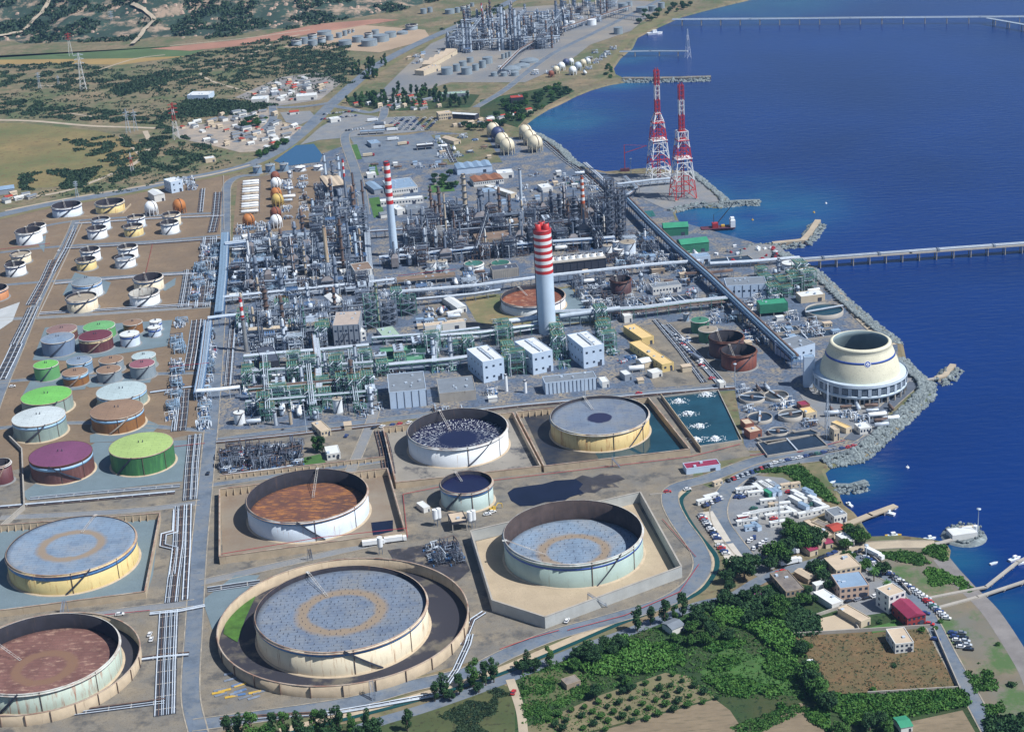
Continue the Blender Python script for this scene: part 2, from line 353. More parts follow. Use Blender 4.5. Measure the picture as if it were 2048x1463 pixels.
# --- hills ---
HL = [(-400, 110), (0, 94), (250, 92), (400, 82), (560, 64), (700, 42), (800, 24), (930, -8), (1050, -40)]
HW = np.array([G(*p)[:2] for p in HL]); HW = HW[np.argsort(HW[:, 0])]
from mathutils import noise as mn
def hillz(x, y):
    d = y-np.interp(x, HW[:, 0], HW[:, 1])
    if d < 0: return -2.5
    k = min(1, d/650); k = k*k*(3-2*k)
    f = mn.fractal(Vector((x/330, y/330, 0)), 1, 2, 6); g2 = mn.fractal(Vector((x/90, y/90, 3)), 1, 2, 4)
    return -2.5+min(d, 60)/60*3+k*190*(.75+.35*f)+min(1, d/120)*(9*g2+10*f)
def grid_mesh(name, x0, x1, y0, y1, st, fn, m):
    xs = np.arange(x0, x1+1, st); ys = np.arange(y0, y1+1, st); b = MB(); nx = len(xs)
    b.v = [(float(x), float(y), float(fn(x, y))) for y in ys for x in xs]
    for j in range(len(ys)-1):
        for i in range(nx-1):
            q = (j*nx+i, j*nx+i+1, (j+1)*nx+i+1, (j+1)*nx+i)
            if max(b.v[k][2] for k in q) > -2.4: b.f.append(q); b.m.append(0); b.sm.append(False)
    return b.build(name, m)
hillm = mat('hill_maquis', (.03, .062, .042), .95, .35, .03, col2=(.022, .045, .035), amt=.5, col3=(.33, .25, .185), amt3=.36, scale3=.028, bump=.6)
tag(grid_mesh('hills', -1500, 300, 1900, 4300, 13, hillz, hillm), None, None, kind='structure')
# --- zones ---
sheet('reserve_field', [(-200, 128), (330, 92), (440, 88), (360, 118), (250, 118), (-200, 122)][::1], .03, mat('crop_green', (.075, .125, .05), .95, .15, .02))
sheet('stubble_field', [(-200, 122), (250, 117), (380, 112), (240, 130), (140, 128), (-200, 124+6)], .06, mat('stubble', (.30, .21, .08), .95, .15, .02))
sheet('meadow', [(-300, 250), (40, 246), (200, 262), (290, 290), (280, 330), (180, 370), (0, 380), (-300, 430)], .03, mat('meadow_grass', (.235, .175, .075), .95, .25, .02, col2=(.11, .13, .05), amt=.52, fine=.6, fs=.16))
sheet('tank_farm_ground', [(-300, 1010), (-200, 460), (100, 408), (250, 380), (400, 352), (460, 352), (450, 500), (440, 640), (425, 820), (410, 1010)], .03, farm_soil)
sheet('refinery_paving', [(448, 640), (470, 450), (478, 370), (690, 290), (860, 262), (1090, 280), (1160, 335), (1215, 347), (1385, 348), (1445, 405), (1345, 421), (1350, 440), (1560, 500), (1640, 550), (1795, 690), (1800, 790), (1740, 890), (1640, 905), (1490, 900), (1470, 780), (1290, 790), (900, 820), (740, 850), (430, 875)], .03, paving)
sheet('sphere_yard_ground', [(475, 362), (640, 330), (650, 455), (465, 470)], .06, farm_soil)
sheet('storage_yard_ground', [(860, 270), (970, 268), (1005, 325), (890, 330)], .06, soil)
sheet('gate_yard_paving', [(700, 275), (860, 268), (900, 318), (730, 325)], .06, asph)
sheet('chimney_tank_yard', [(925, 595), (1160, 570), (1210, 645), (960, 655)], .06, mat('weedy_soil', (.22, .17, .09), .95, .2, .1, col2=(.09, .13, .05), amt=.4))
sheet('chimney_tank_pad', [(1075, 585), (1140, 575), (1200, 640), (1060, 655)], .09, padm)
sheet('contractor_yard', [(850, 610), (920, 600), (940, 640), (1000, 655), (850, 665)], .06, gravel)
sheet('contractor_lane', [(1240, 655), (1380, 640), (1470, 765), (1310, 775)], .06, gravel)
sheet('gravel_apron', [(-300, 1005), (425, 860), (760, 850), (1400, 770), (1500, 905), (1640, 905), (1400, 1000), (1440, 1120), (1380, 1200), (380, 1480), (-300, 1700)], .05, gravel)
sheet('dirt_verge', [(1390, 930), (1500, 912), (1640, 905), (1560, 935), (1420, 975), (1385, 960)], .08, soil)
# process lanes and the left road system
road('main_road', [(398, 1470), (381, 1385), (388, 1250), (398, 1100), (412, 960), (422, 860), (432, 740), (439, 640), (450, 500), (452, 400), (456, 368), (480, 353), (520, 350)], 8, .14, asph)
road('tank_farm_road', [(-40, 900), (0, 785), (40, 690), (72, 610), (105, 540), (140, 470), (152, 440)], 7, .12, asph)
for P_, w_ in (([(-50, 768), (160, 752), (430, 745)], 5), ([(-50, 640), (100, 634), (280, 622), (435, 612)], 6), ([(-50, 575), (110, 562), (440, 540)], 5), ([(0, 505), (130, 492), (300, 483), (448, 470)], 5), ([(60, 458), (150, 442), (300, 432), (452, 425)], 5),
               ([(-50, 860), (170, 845), (425, 862)], 5), ([(0, 1035), (250, 1022), (400, 1005)], 6), ([(418, 970), (600, 945), (760, 922)], 5), ([(400, 1165), (600, 1120), (800, 1075)], 6), ([(388, 1205), (200, 1228), (0, 1265)], 6), ([(432, 880), (520, 868), (740, 842), (1000, 815), (1300, 785), (1470, 772)], 7), ([(435, 745), (470, 748)], 5), ([(700, 945), (740, 850), (755, 800)], 6)):
    road('service_road', P_, w_, .10, asph if w_ != 6 else gravelb)
road('perimeter_road', [(385, 1450), (520, 1432), (700, 1405), (820, 1372), (934, 1345), (1020, 1305), (1107, 1270), (1220, 1238), (1327, 1205), (1385, 1168), (1405, 1130), (1392, 1090), (1357, 1040), (1340, 1000), (1352, 975), (1420, 955), (1500, 925), (1560, 912), (1640, 905), (1700, 898), (1745, 875)], 9, .16, asph)
road('canal', [(560, 1470), (760, 1420), (860, 1392), (996, 1349), (1072, 1318), (1150, 1285), (1244, 1245), (1381, 1194), (1424, 1155), (1433, 1115), (1400, 1072), (1372, 1030), (1362, 1000), (1380, 980)], 2.6, .13, mat('canal_water', (.01, .06, .06), .1, .1, 1))
road('canal_bank', [(560, 1462), (760, 1412), (860, 1385), (990, 1343), (1068, 1311), (1145, 1278), (1240, 1238), (1377, 1188), (1416, 1150), (1424, 1115), (1392, 1072), (1365, 1030), (1355, 1000), (1370, 975)], 5, .09, tanconc)
road('farm_lane', [(700, 1463), (760, 1442), (860, 1412), (1000, 1362), (1080, 1330), (1160, 1298), (1260, 1262), (1390, 1212), (1460, 1195), (1520, 1160), (1577, 1139), (1653, 1117), (1700, 1104)], 7, .07, asph)
sheet('car_park', [(1462, 972), (1500, 950), (1565, 955), (1600, 972), (1655, 1022), (1600, 1048), (1560, 1075), (1575, 1120), (1520, 1155), (1470, 1130), (1440, 1085), (1415, 1035)], .09, gravelb)
road('car_park_road', [(1745, 880), (1700, 905), (1640, 915), (1560, 925), (1510, 940), (1463, 968), (1440, 1005), (1440, 1040), (1462, 1075), (1490, 1110)], 9, .17, asph)
for q in ([(1400, 1025), (1425, 1022), (1462, 1082), (1430, 1086)], [(1434, 1092), (1466, 1086), (1485, 1112), (1455, 1125)]):
    sheet('parking_slab', q, .2, mat('pale_slab', (.50, .47, .42), .9, .08, .2))
road('shore_road', [(1700, 1104), (1729, 1126), (1792, 1164), (1837, 1202), (1868, 1253), (1894, 1304), (1932, 1373), (1970, 1443), (2000, 1500)], 7, .12, asph)
road('harbour_road', [(1653, 1117), (1700, 1104), (1735, 1092), (1800, 1088), (1870, 1088)], 8, .10, path_m)
sheet('beach', [(1700, 1110), (1760, 1090), (1890, 1085), (1893, 1115), (1940, 1168), (1990, 1218), (2045, 1303), (2075, 1360), (2110, 1463), (2000, 1500), (1900, 1290), (1830, 1190)], .04, mat('shore_scrubland', (.18, .15, .105), .95, .2, .06, col2=(.15, .15, .13), amt=.45, col3=(.07, .13, .045), amt3=.42, scale3=.04))
S_ = [(1893, 1115), (1915, 1142), (1940, 1170), (1990, 1220), (2045, 1303), (2075, 1360), (2110, 1463)]
road('shingle_strip', [(x-10, y+2) for x, y in S_], 9, .08, mat('shingle', (.20, .19, .19), .95, .2, .1))
# basins round the big tanks (zoom 700,740 scale 2.926 etc. already converted)
sheet('basin_floor', [(441, 975), (776, 934), (806, 1068), (446, 1125)], .11, mat('basin_soil', (.235, .205, .165), .95, .12, .06, col2=(.19, .14, .10), amt=.4, fine=.9))
sheet('basin_floor', [(766, 853), (1028, 822), (1080, 932), (792, 972)], .11, mat('basin_soil2', (.24, .225, .20), .95, .12, .06, col3=(.04, .045, .06), amt3=.35, scale3=.05))
sheet('flooded_basin', [(1042, 820), (1295, 792), (1378, 898), (1098, 940)], .11, mat('basin_murk', (.10, .09, .07), .5, .3, .06, col2=(.018, .024, .04), amt=.72))
sheet('basin_water', [(1240, 850), (1240, 800), (1297, 793), (1376, 897), (1200, 922), (1190, 905)], .14, pondw)
sheet('aeration_pond', [(1318, 790), (1436, 778), (1478, 880), (1392, 893)], .14, mat('aeration_water', (.010, .055, .085), .1, .3, .05, bump=.3))
sheet('basin_floor', [(952, 1083), (1272, 1002), (1352, 1145), (1098, 1235), (980, 1210)], .11, padt)
sheet('basin_floor', [(-60, 1062), (320, 1030), (306, 1150), (292, 1192), (-60, 1240)], .11, padm)
sheet('oil_pond', [(1015, 985), (1028, 976), (1060, 971), (1085, 968), (1110, 961), (1152, 958), (1166, 968), (1158, 978), (1168, 986), (1140, 994), (1126, 1003), (1090, 1004), (1068, 1011), (1040, 1012), (1022, 1001)], .13, oil)
sheet('oil_stain', [(1140, 962), (1165, 950), (1185, 955), (1205, 946), (1238, 950), (1250, 958), (1226, 966), (1238, 974), (1205, 976), (1190, 986), (1172, 984), (1160, 992)], .10, stain)
sheet('oil_pool', [(742, 1045), (786, 1040), (786, 1062), (746, 1072)], .15, oil)
sheet('dark_yard', [(775, 1100), (915, 1080), (940, 1140), (885, 1190), (800, 1140)], .10, stain)
sheet('tank_pad', [(45, 985), (190, 885), (375, 880), (365, 962), (250, 975), (55, 1000)], .11, padm)
sheet('tank_pad', [(65, 720), (90, 655), (345, 640), (335, 692), (150, 722)], .11, padm)
sheet('tank_pad', [(45, 790), (70, 745), (180, 752), (170, 778)], .11, padm)
sheet('tank_pad', [(140, 700+60), (310, 740), (300, 765), (180, 775)], .09, padm)
sheet('tank_pad', [(180, 870), (290, 838), (320, 850), (290, 880), (180, 885)], .10, padm)
for q in ([(125, 590), (150, 545), (222, 565), (212, 588)], [(320, 575), (352, 555), (350, 570), (330, 582)], [(88, 505), (70, 480), (92, 470)]): sheet('tank_pad', q, .09, padm)
sheet('laydown_pad', [(405, 1200), (470, 1150), (520, 1150), (425, 1260)], .11, padm)
sheet('white_slab', [(-60, 640), (40, 604), (25, 642), (-60, 700)], .11, mat('white_slab_m', (.42, .45, .47), .9, .1, .1))
# farmland (right bottom)
sheet('farmland', [(1030, 1470), (1030, 1345), (1100, 1330), (1250, 1275), (1400, 1215), (1560, 1160), (1840, 1210), (1900, 1300), (1985, 1480)], .02, greenf)
sheet('farmland', [(430, 1475), (560, 1470), (860, 1415), (1000, 1365), (1030, 1380), (1030, 1480)], .02, mat('olive_field', (.08, .09, .035), .95, .25, .06, col2=(.045, .075, .025), amt=.5, fine=.5, fs=.4))
sheet('crop_plot', [(1450, 1290), (1560, 1325), (1610, 1392), (1470, 1385), (1400, 1345)], .05, mat('crop_plot_green', (.045, .115, .025), .95, .3, .1, streak=(.10, .11, .04), streak_amt=.2, sscale=(.1, .6, .1)))
sheet('crop_plot', [(1050, 1350), (1150, 1330), (1190, 1375), (1120, 1400), (1050, 1420)], .05, mat('garden_soil', (.09, .10, .045), .95, .3, .1, streak=(.04, .10, .02), streak_amt=.4, sscale=(.9, .1, .1)))
sheet('fallow_field', [(1585, 1272), (1860, 1256), (1912, 1378), (1650, 1388), (1620, 1320)], .08, fieldbr)
sheet('orchard_ground', [(1050, 1455), (1200, 1390), (1330, 1345), (1372, 1350), (1430, 1395), (1150, 1470), (1050, 1475)], .08, mat('orchard_soil', (.20, .165, .10), .95, .2, .08, col2=(.12, .13, .06), amt=.4))
sheet('ploughed_plot', [(1150, 1475), (1430, 1398), (1460, 1420), (1500, 1480)], .10, plough)
sheet('ploughed_plot', [(1500, 1480), (1550, 1440), (1600, 1405), (1640, 1420), (1680, 1480)], .10, plough)
sheet('ploughed_plot', [(1800, 1480), (1810, 1445), (1925, 1420), (1960, 1480)], .10, plough)
sheet('courtyard', [(1610, 1255), (1625, 1240), (1690, 1225), (1722, 1258), (1640, 1266)], .1, mat('courtyard_dirt', (.46, .38, .28), .95, .1, .1))
sheet('courtyard', [(1628, 1160), (1700, 1115), (1760, 1130), (1810, 1175), (1800, 1220), (1700, 1235), (1620, 1190)], .06, gravelb)
road('dirt_track', [(1020, 1358), (1030, 1385), (1042, 1425), (1048, 1475)], 4.2, .1, path_m)
for q in ([(738, 397), (758, 394), (770, 430), (748, 436)], [(738, 330), (752, 328), (758, 350), (742, 352)], [(855, 372), (905, 366), (910, 382), (862, 386)], [(700, 290), (714, 289), (724, 318), (708, 320)], [(608, 915), (640, 908), (652, 925), (606, 930)], [(1738, 1255), (1800, 1240), (1815, 1255), (1745, 1266)]): sheet('lawn', q, .12, lawn)
sheet('weed_patch', [(447, 1268), (452, 1240), (470, 1212), (500, 1188), (512, 1192), (490, 1240), (475, 1285)], .42, mat('weeds_green', (.05, .13, .02), .95, .4, .2))
# far roads
road('highway', [(-60, 440), (0, 430), (100, 408), (240, 385), (350, 362), (480, 335), (545, 308), (582, 284), (623, 249), (664, 208), (723, 155), (758, 129), (810, 100), (881, 67), (969, 29), (1027, 0), (1080, -25)], 16, .12, asph)
road('highway_verge', [(-60, 446), (0, 437), (100, 414), (240, 391), (350, 368), (480, 341), (550, 314), (590, 288), (632, 252), (672, 212), (735, 158), (820, 105), (900, 68), (1035, 6)], 9, .07, grassm)
road('slip_road', [(450, 200), (500, 208), (560, 215), (620, 212), (664, 205)], 9, .12, asph)
road('slip_road', [(664, 212), (700, 218), (740, 225), (770, 215), (800, 205)], 9, .12, asph)
road('village_road', [(545, 212), (545, 240), (520, 262), (470, 285)], 9, .13, asph)
road('gate_road', [(770, 215), (760, 240), (700, 262), (690, 280), (705, 325), (722, 380), (730, 430)], 9, .13, asph)
road('far_road', [(952, 215), (1010, 180), (1060, 140), (1110, 105), (1180, 70), (1260, 30), (1320, 0)], 9, .13, asph)
sheet('junction_lot', [(560, 225), (620, 222), (632, 235), (600, 250), (572, 245)], .09, gravelb)
sheet('gate_car_park', [(690, 225), (770, 235), (830, 232), (850, 262), (700, 275), (640, 280), (600, 290), (640, 255)], .06, gravelb)
sheet('village_ground', [(330, 255), (440, 245), (480, 215), (540, 220), (560, 245), (620, 255), (560, 300), (480, 305), (420, 290), (360, 278)], .04, mat('village_dirt', (.36, .30, .24), .95, .2, .1, col2=(.2, .2, .2), amt=.4))
sheet('workshops_ground', [(470, 195), (560, 155), (640, 145), (690, 160), (640, 200), (560, 212)], .05, mat('workshop_dirt', (.29, .27, .25), .95, .2, .08, col2=(.17, .17, .18), amt=.5))
sheet('poplar_park_ground', [(690, 195), (800, 178), (960, 190), (940, 215), (800, 222), (700, 212)], .05, greenf)
sheet('far_refinery_paving', [(800, 145), (870, 80), (980, 20), (1240, 0), (1330, 5), (1262, 62), (1180, 90), (1130, 130), (1050, 165), (900, 165), (790, 200), (750, 195)], .05, mat('far_paving', (.26, .235, .20), .95, .12, .02, col2=(.15, .17, .2), amt=.5))
sheet('far_tank_ground', [(565, 95), (640, 62), (720, 50), (850, 60), (862, 78), (760, 105), (640, 98)], .05, mat('far_tank_soil', (.36, .27, .19), .95, .12, .02))
sheet('red_earth_cut', [(300, 98), (480, 80), (640, 48), (760, 38), (800, 40), (720, 52), (600, 72), (500, 90), (380, 102)], .07, mat('red_earth', (.33, .17, .12), .95, .2, .02))
sheet('shore_strip', [(1180, 170), (1215, 150), (1220, 120), (1262, 62), (1330, 25), (1360, 25), (1262, 80), (1238, 112), (1224, 135), (1232, 152)], .06, grassm)
sheet('shore_greens', [(960, 200), (1120, 170), (1150, 182), (1060, 228), (1035, 255), (960, 232)], .05, greenf)
sheet('peninsula_paving', [(1215, 350), (1385, 346), (1440, 402), (1330, 418), (1290, 400)], .08, gravelb)
sheet('lagoon', [(1278, 423), (1305, 421), (1312, 432), (1290, 436)], .1, mat('lagoon_water', (.02, .13, .12), .1, .1, 1))
sheet('holding_pond', [(548, 322), (592, 291), (628, 288), (645, 310), (640, 324), (575, 332)], .09, mat('holding_water', (.02, .09, .2), .1, .1, 1))
sheet('tower_apron', [(1600, 790), (1700, 740), (1795, 735), (1830, 760), (1740, 870), (1680, 875), (1640, 850)], .08, gravelb)
road('tower_road', [(1830, 765), (1790, 800), (1740, 845), (1700, 880)], 8, .12, asphd)
road('sea_wall_road', [(1628, 548), (1668, 580), (1700, 615), (1740, 655), (1785, 690)], 6, .12, path_m)
for P_, w_ in (([(-60, 240), (60, 242), (180, 252), (270, 255), (340, 258)], 7), ([(290, 262), (300, 290), (280, 320), (220, 350), (120, 385), (0, 400)], 6), ([(240, 272), (280, 310)], 4), ([(330, 110), (270, 118), (200, 140), (130, 168), (80, 172)], 4), ([(400, 148), (480, 120), (560, 80), (600, 70)], 5),
               ([(400, 148), (430, 165), (520, 190)], 4), ([(10, 422), (120, 400), (300, 370), (420, 350), (500, 330)], 4), ([(340, 92), (480, 78), (620, 60)], 4), ([(60, 212), (160, 230), (280, 245)], 3)):
    road('dirt_track', P_, w_, .1, path_m)
for P_ in ([(130, 8), (210, 18), (212, 34)], [(265, 92), (290, 62), (310, 58), (270, 50)], [(0, 80), (60, 62), (110, 45), (150, 28)]):
    pts = []
    for x, y in P_:
        g = G(x, y)
        for _ in range(12): g = G(x, y, max(0, hillz(g[0], g[1])))
        pts.append(g[:2])
    S = strip_pts(smooth(pts, 12), 7); bb_ = MB(); vs_ = []
    for l, r in S: vs_ += [(l[0], l[1], max(.1, hillz(*l))+3.5), (r[0], r[1], max(.1, hillz(*r))+3.5)]
    bb_.add(vs_, [(2*i, 2*i+1, 2*i+3, 2*i+2) for i in range(len(S)-1)]); tag(bb_.build('hill_track', path_m), None, None, kind='structure')
# ================= TANKS =================
PAL = {}
def wallmat(key):
    d = dict(
     cream=((.70, .63, .48), (.30, .14, .06), .16), white=((.74, .79, .84), (.42, .30, .22), .02), whiteb=((.62, .71, .82), (.35, .2, .12), .03), yellow=((.66, .53, .24), (.34, .12, .03), .12),
     yellowc=((.62, .48, .22), (.30, .10, .02), .3), palegreen=((.36, .47, .44), (.2, .2, .15), .0), cyan=((.42, .53, .52), (.3, .16, .1), .05), aqua=((.42, .50, .44), (.28, .10, .05), .3),
     blue=((.17, .24, .36), (.12, .15, .25), .2), maroon=((.11, .035, .045), (.17, .08, .07), .3), brown=((.26, .12, .04), (.16, .065, .03), .3), brownred=((.13, .055, .05), (.2, .1, .09), .3),
     green=((.045, .16, .06), (.08, .28, .08), .3), green2=((.13, .36, .14), (.2, .38, .2), .2), gray=((.25, .31, .36), (.17, .22, .27), .3), graygreen=((.27, .36, .34), (.2, .26, .26), .3),
     rusty=((.17, .05, .035), (.07, .03, .03), .4), darkrust=((.075, .035, .04), (.12, .05, .04), .3), greend=((.03, .14, .09), (.05, .2, .12), .2), greenc=((.30, .36, .20), (.1, .2, .1), .3), bluegrey=((.20, .30, .42), (.14, .2, .3), .3), orange=((.50, .22, .10), (.3, .12, .05), .3))[key]
    return mat('tank_'+key, d[0], .6, .07, .15, streak=d[1], streak_amt=d[2]+.05)
def topmat(key):
    if key in PAL: return PAL[key]
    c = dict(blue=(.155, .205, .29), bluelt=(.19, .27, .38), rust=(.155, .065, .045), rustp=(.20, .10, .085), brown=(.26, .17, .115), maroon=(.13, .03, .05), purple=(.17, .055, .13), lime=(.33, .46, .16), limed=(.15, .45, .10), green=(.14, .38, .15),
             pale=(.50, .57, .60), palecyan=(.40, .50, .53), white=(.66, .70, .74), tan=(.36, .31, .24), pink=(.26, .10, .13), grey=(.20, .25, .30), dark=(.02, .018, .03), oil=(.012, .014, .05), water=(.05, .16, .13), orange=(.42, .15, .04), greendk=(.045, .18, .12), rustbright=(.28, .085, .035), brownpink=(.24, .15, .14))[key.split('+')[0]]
    sm_ = dict(seam=1) if not key.startswith(('oil', 'water', 'dark')) else {}
    kw = dict(rust=dict(col2=(.10, .05, .04), amt=.5, streak=(.42, .18, .05), streak_amt=.42, sscale=(.16, .5, .1)), rustp=dict(col2=(.11, .05, .045), amt=.4, streak=(.40, .26, .20), streak_amt=.3, sscale=(.2, .45, .1)), blue=dict(col2=(.20, .215, .235), amt=.45, col3=(.125, .165, .24), amt3=.35, scale3=.09), bluelt=dict(col2=(.26, .28, .31), amt=.35, col3=(.15, .21, .30), amt3=.35, scale3=.09), rustbright=dict(col2=(.12, .05, .04), col3=(.36, .20, .13), amt3=.3, scale3=.2), tan=dict(col2=(.25, .22, .18))).get(key.split('+')[0], {})
    m = mat('roof_'+key, c, .12 if key.startswith(('oil', 'water')) else .75, .1, .12, fine=.85, **sm_, **kw)
    if '+' in key:                      # extra radial pattern on a floating deck, in the deck's own coordinates
        n = m.node_tree.nodes; L = m.node_tree.links; b = n['Principled BSDF']; src = b.inputs['Base Color'].links[0].from_socket
        tc = n.new('ShaderNodeTexCoord'); mp = n.new('ShaderNodeVectorMath'); mp.operation = 'SUBTRACT'; mp.inputs[1].default_value = (.5, .5, 0); L.new(tc.outputs['Generated'], mp.inputs[0])
        fl = n.new('ShaderNodeVectorMath'); fl.operation = 'MULTIPLY'; fl.inputs[1].default_value = (2, 2, 0); L.new(mp.outputs[0], fl.inputs[0])
        ln = n.new('ShaderNodeVectorMath'); ln.operation = 'LENGTH'; L.new(fl.outputs[0], ln.inputs[0])
        nz = n.new('ShaderNodeTexNoise'); nz.inputs['Scale'].default_value = 5; nz.inputs['Detail'].default_value = 8; nz.inputs['Roughness'].default_value = .65; L.new(fl.outputs[0], nz.inputs['Vector'])
        ad = n.new('ShaderNodeMath'); ad.operation = 'MULTIPLY_ADD'; L.new(nz.outputs[0], ad.inputs[0]); ad.inputs[1].default_value = .12; L.new(ln.outputs['Value'], ad.inputs[2])
        kind = key.split('+')[1]
        stops = {'ring': [(.0, 0), (.43, 0), (.48, .9), (.56, .9), (.64, 0), (1, 0)], 'hole': [(0, 1), (.30, 1), (.33, 0), (1, 0)], 'flake': [(0, 0), (1, 0)], 'ringb': [(.0, 0), (.33, 0), (.37, 1), (.47, 1), (.52, 0), (1, 0)]}[kind]
        col = {'ring': (.27, .205, .14), 'hole': (.012, .016, .06), 'ringb': (.20, .115, .075), 'flake': (.6, .65, .7)}[kind]
        r = n.new('ShaderNodeValToRGB'); e = r.color_ramp.elements
        while len(e) > 1: e.remove(e[-1])
        e[0].position = stops[0][0]; e[0].color = (stops[0][1],)*3+(1,)
        for p, v in stops[1:]: q = e.new(p); q.color = (v, v, v, 1)
        L.new(ad.outputs[0], r.inputs[0]); fac = r.outputs[0]
        if kind == 'flake':             # white flakes round an open dark middle, drawn out along the radius
            at = n.new('ShaderNodeVectorMath'); at.operation = 'NORMALIZE'; L.new(fl.outputs[0], at.inputs[0])
            cb = n.new('ShaderNodeVectorMath'); cb.operation = 'MULTIPLY'; cb.inputs[1].default_value = (26, 26, 1); L.new(at.outputs[0], cb.inputs[0])
            sc = n.new('ShaderNodeVectorMath'); sc.operation = 'MULTIPLY_ADD'; sc.inputs[1].default_value = (14, 14, 0); L.new(fl.outputs[0], sc.inputs[0]); L.new(cb.outputs[0], sc.inputs[2])
            n2 = n.new('ShaderNodeTexNoise'); n2.inputs['Scale'].default_value = 1; n2.inputs['Detail'].default_value = 1; L.new(sc.outputs[0], n2.inputs['Vector'])
            a = n.new('ShaderNodeMapRange'); a.inputs[1].default_value = .58; a.inputs[2].default_value = .63; L.new(n2.outputs[0], a.inputs[0])
            c2 = n.new('ShaderNodeMapRange'); c2.inputs[1].default_value = .42; c2.inputs[2].default_value = .55; L.new(ad.outputs[0], c2.inputs[0])
            mm = n.new('ShaderNodeMath'); mm.operation = 'MULTIPLY'; L.new(a.outputs[0], mm.inputs[0]); L.new(c2.outputs[0], mm.inputs[1]); fac = mm.outputs[0]
        x = n.new('ShaderNodeMix'); x.data_type = 'RGBA'; L.new(fac, x.inputs[0]); L.new(src, x.inputs[6]); x.inputs[7].default_value = (*col, 1); L.new(x.outputs[2], b.inputs['Base Color'])
    PAL[key] = m; return m
stripes = dict(db=mat('stripe_dark_blue', (.035, .09, .36), .5, .1, .3), lb=mat('stripe_light_blue', (.30, .50, .72), .5, .08, .3), b=mat('stripe_blue', (.10, .25, .52), .5, .15, .3, streak=(.4, .4, .38), streak_amt=.2), cr=mat('stripe_cream', (.60, .50, .30), .5, .2, .3, streak=(.15, .06, .05), streak_amt=.3))
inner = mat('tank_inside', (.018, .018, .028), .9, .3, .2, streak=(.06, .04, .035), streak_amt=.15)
innerw = mat('tank_inside_white', (.38, .38, .36), .9, .2, .2, streak=(.16, .10, .07), streak_amt=.3)
rimrust = mat('rim_rusty', (.26, .15, .11), .85, .25, .3, col2=(.46, .40, .33), amt=.5)
rimpale = mat('rim_pale', (.52, .53, .52), .8, .15, .3, col2=(.28, .18, .13), amt=.3)
def stair(b, R, h, a0, da, n=None, w=.9):
    n = n or max(10, int(h*1.2)); vs = []
    for i in range(n+1):
        a = a0+da*i/n; z = h*i/n
        for r, dz in ((R+.1, 0), (R+w+.15, 0), (R+w+.15, 1.1), (R+.1, -.35)): vs.append((r*math.cos(a), r*math.sin(a), z+dz))
    fs = []
    for i in range(n):
        k = 4*i; fs += [(k, k+1, k+5, k+4), (k+1, k+2, k+6, k+5), (k+3, k, k+4, k+7)]
    return b.add(vs, fs)
TL = []
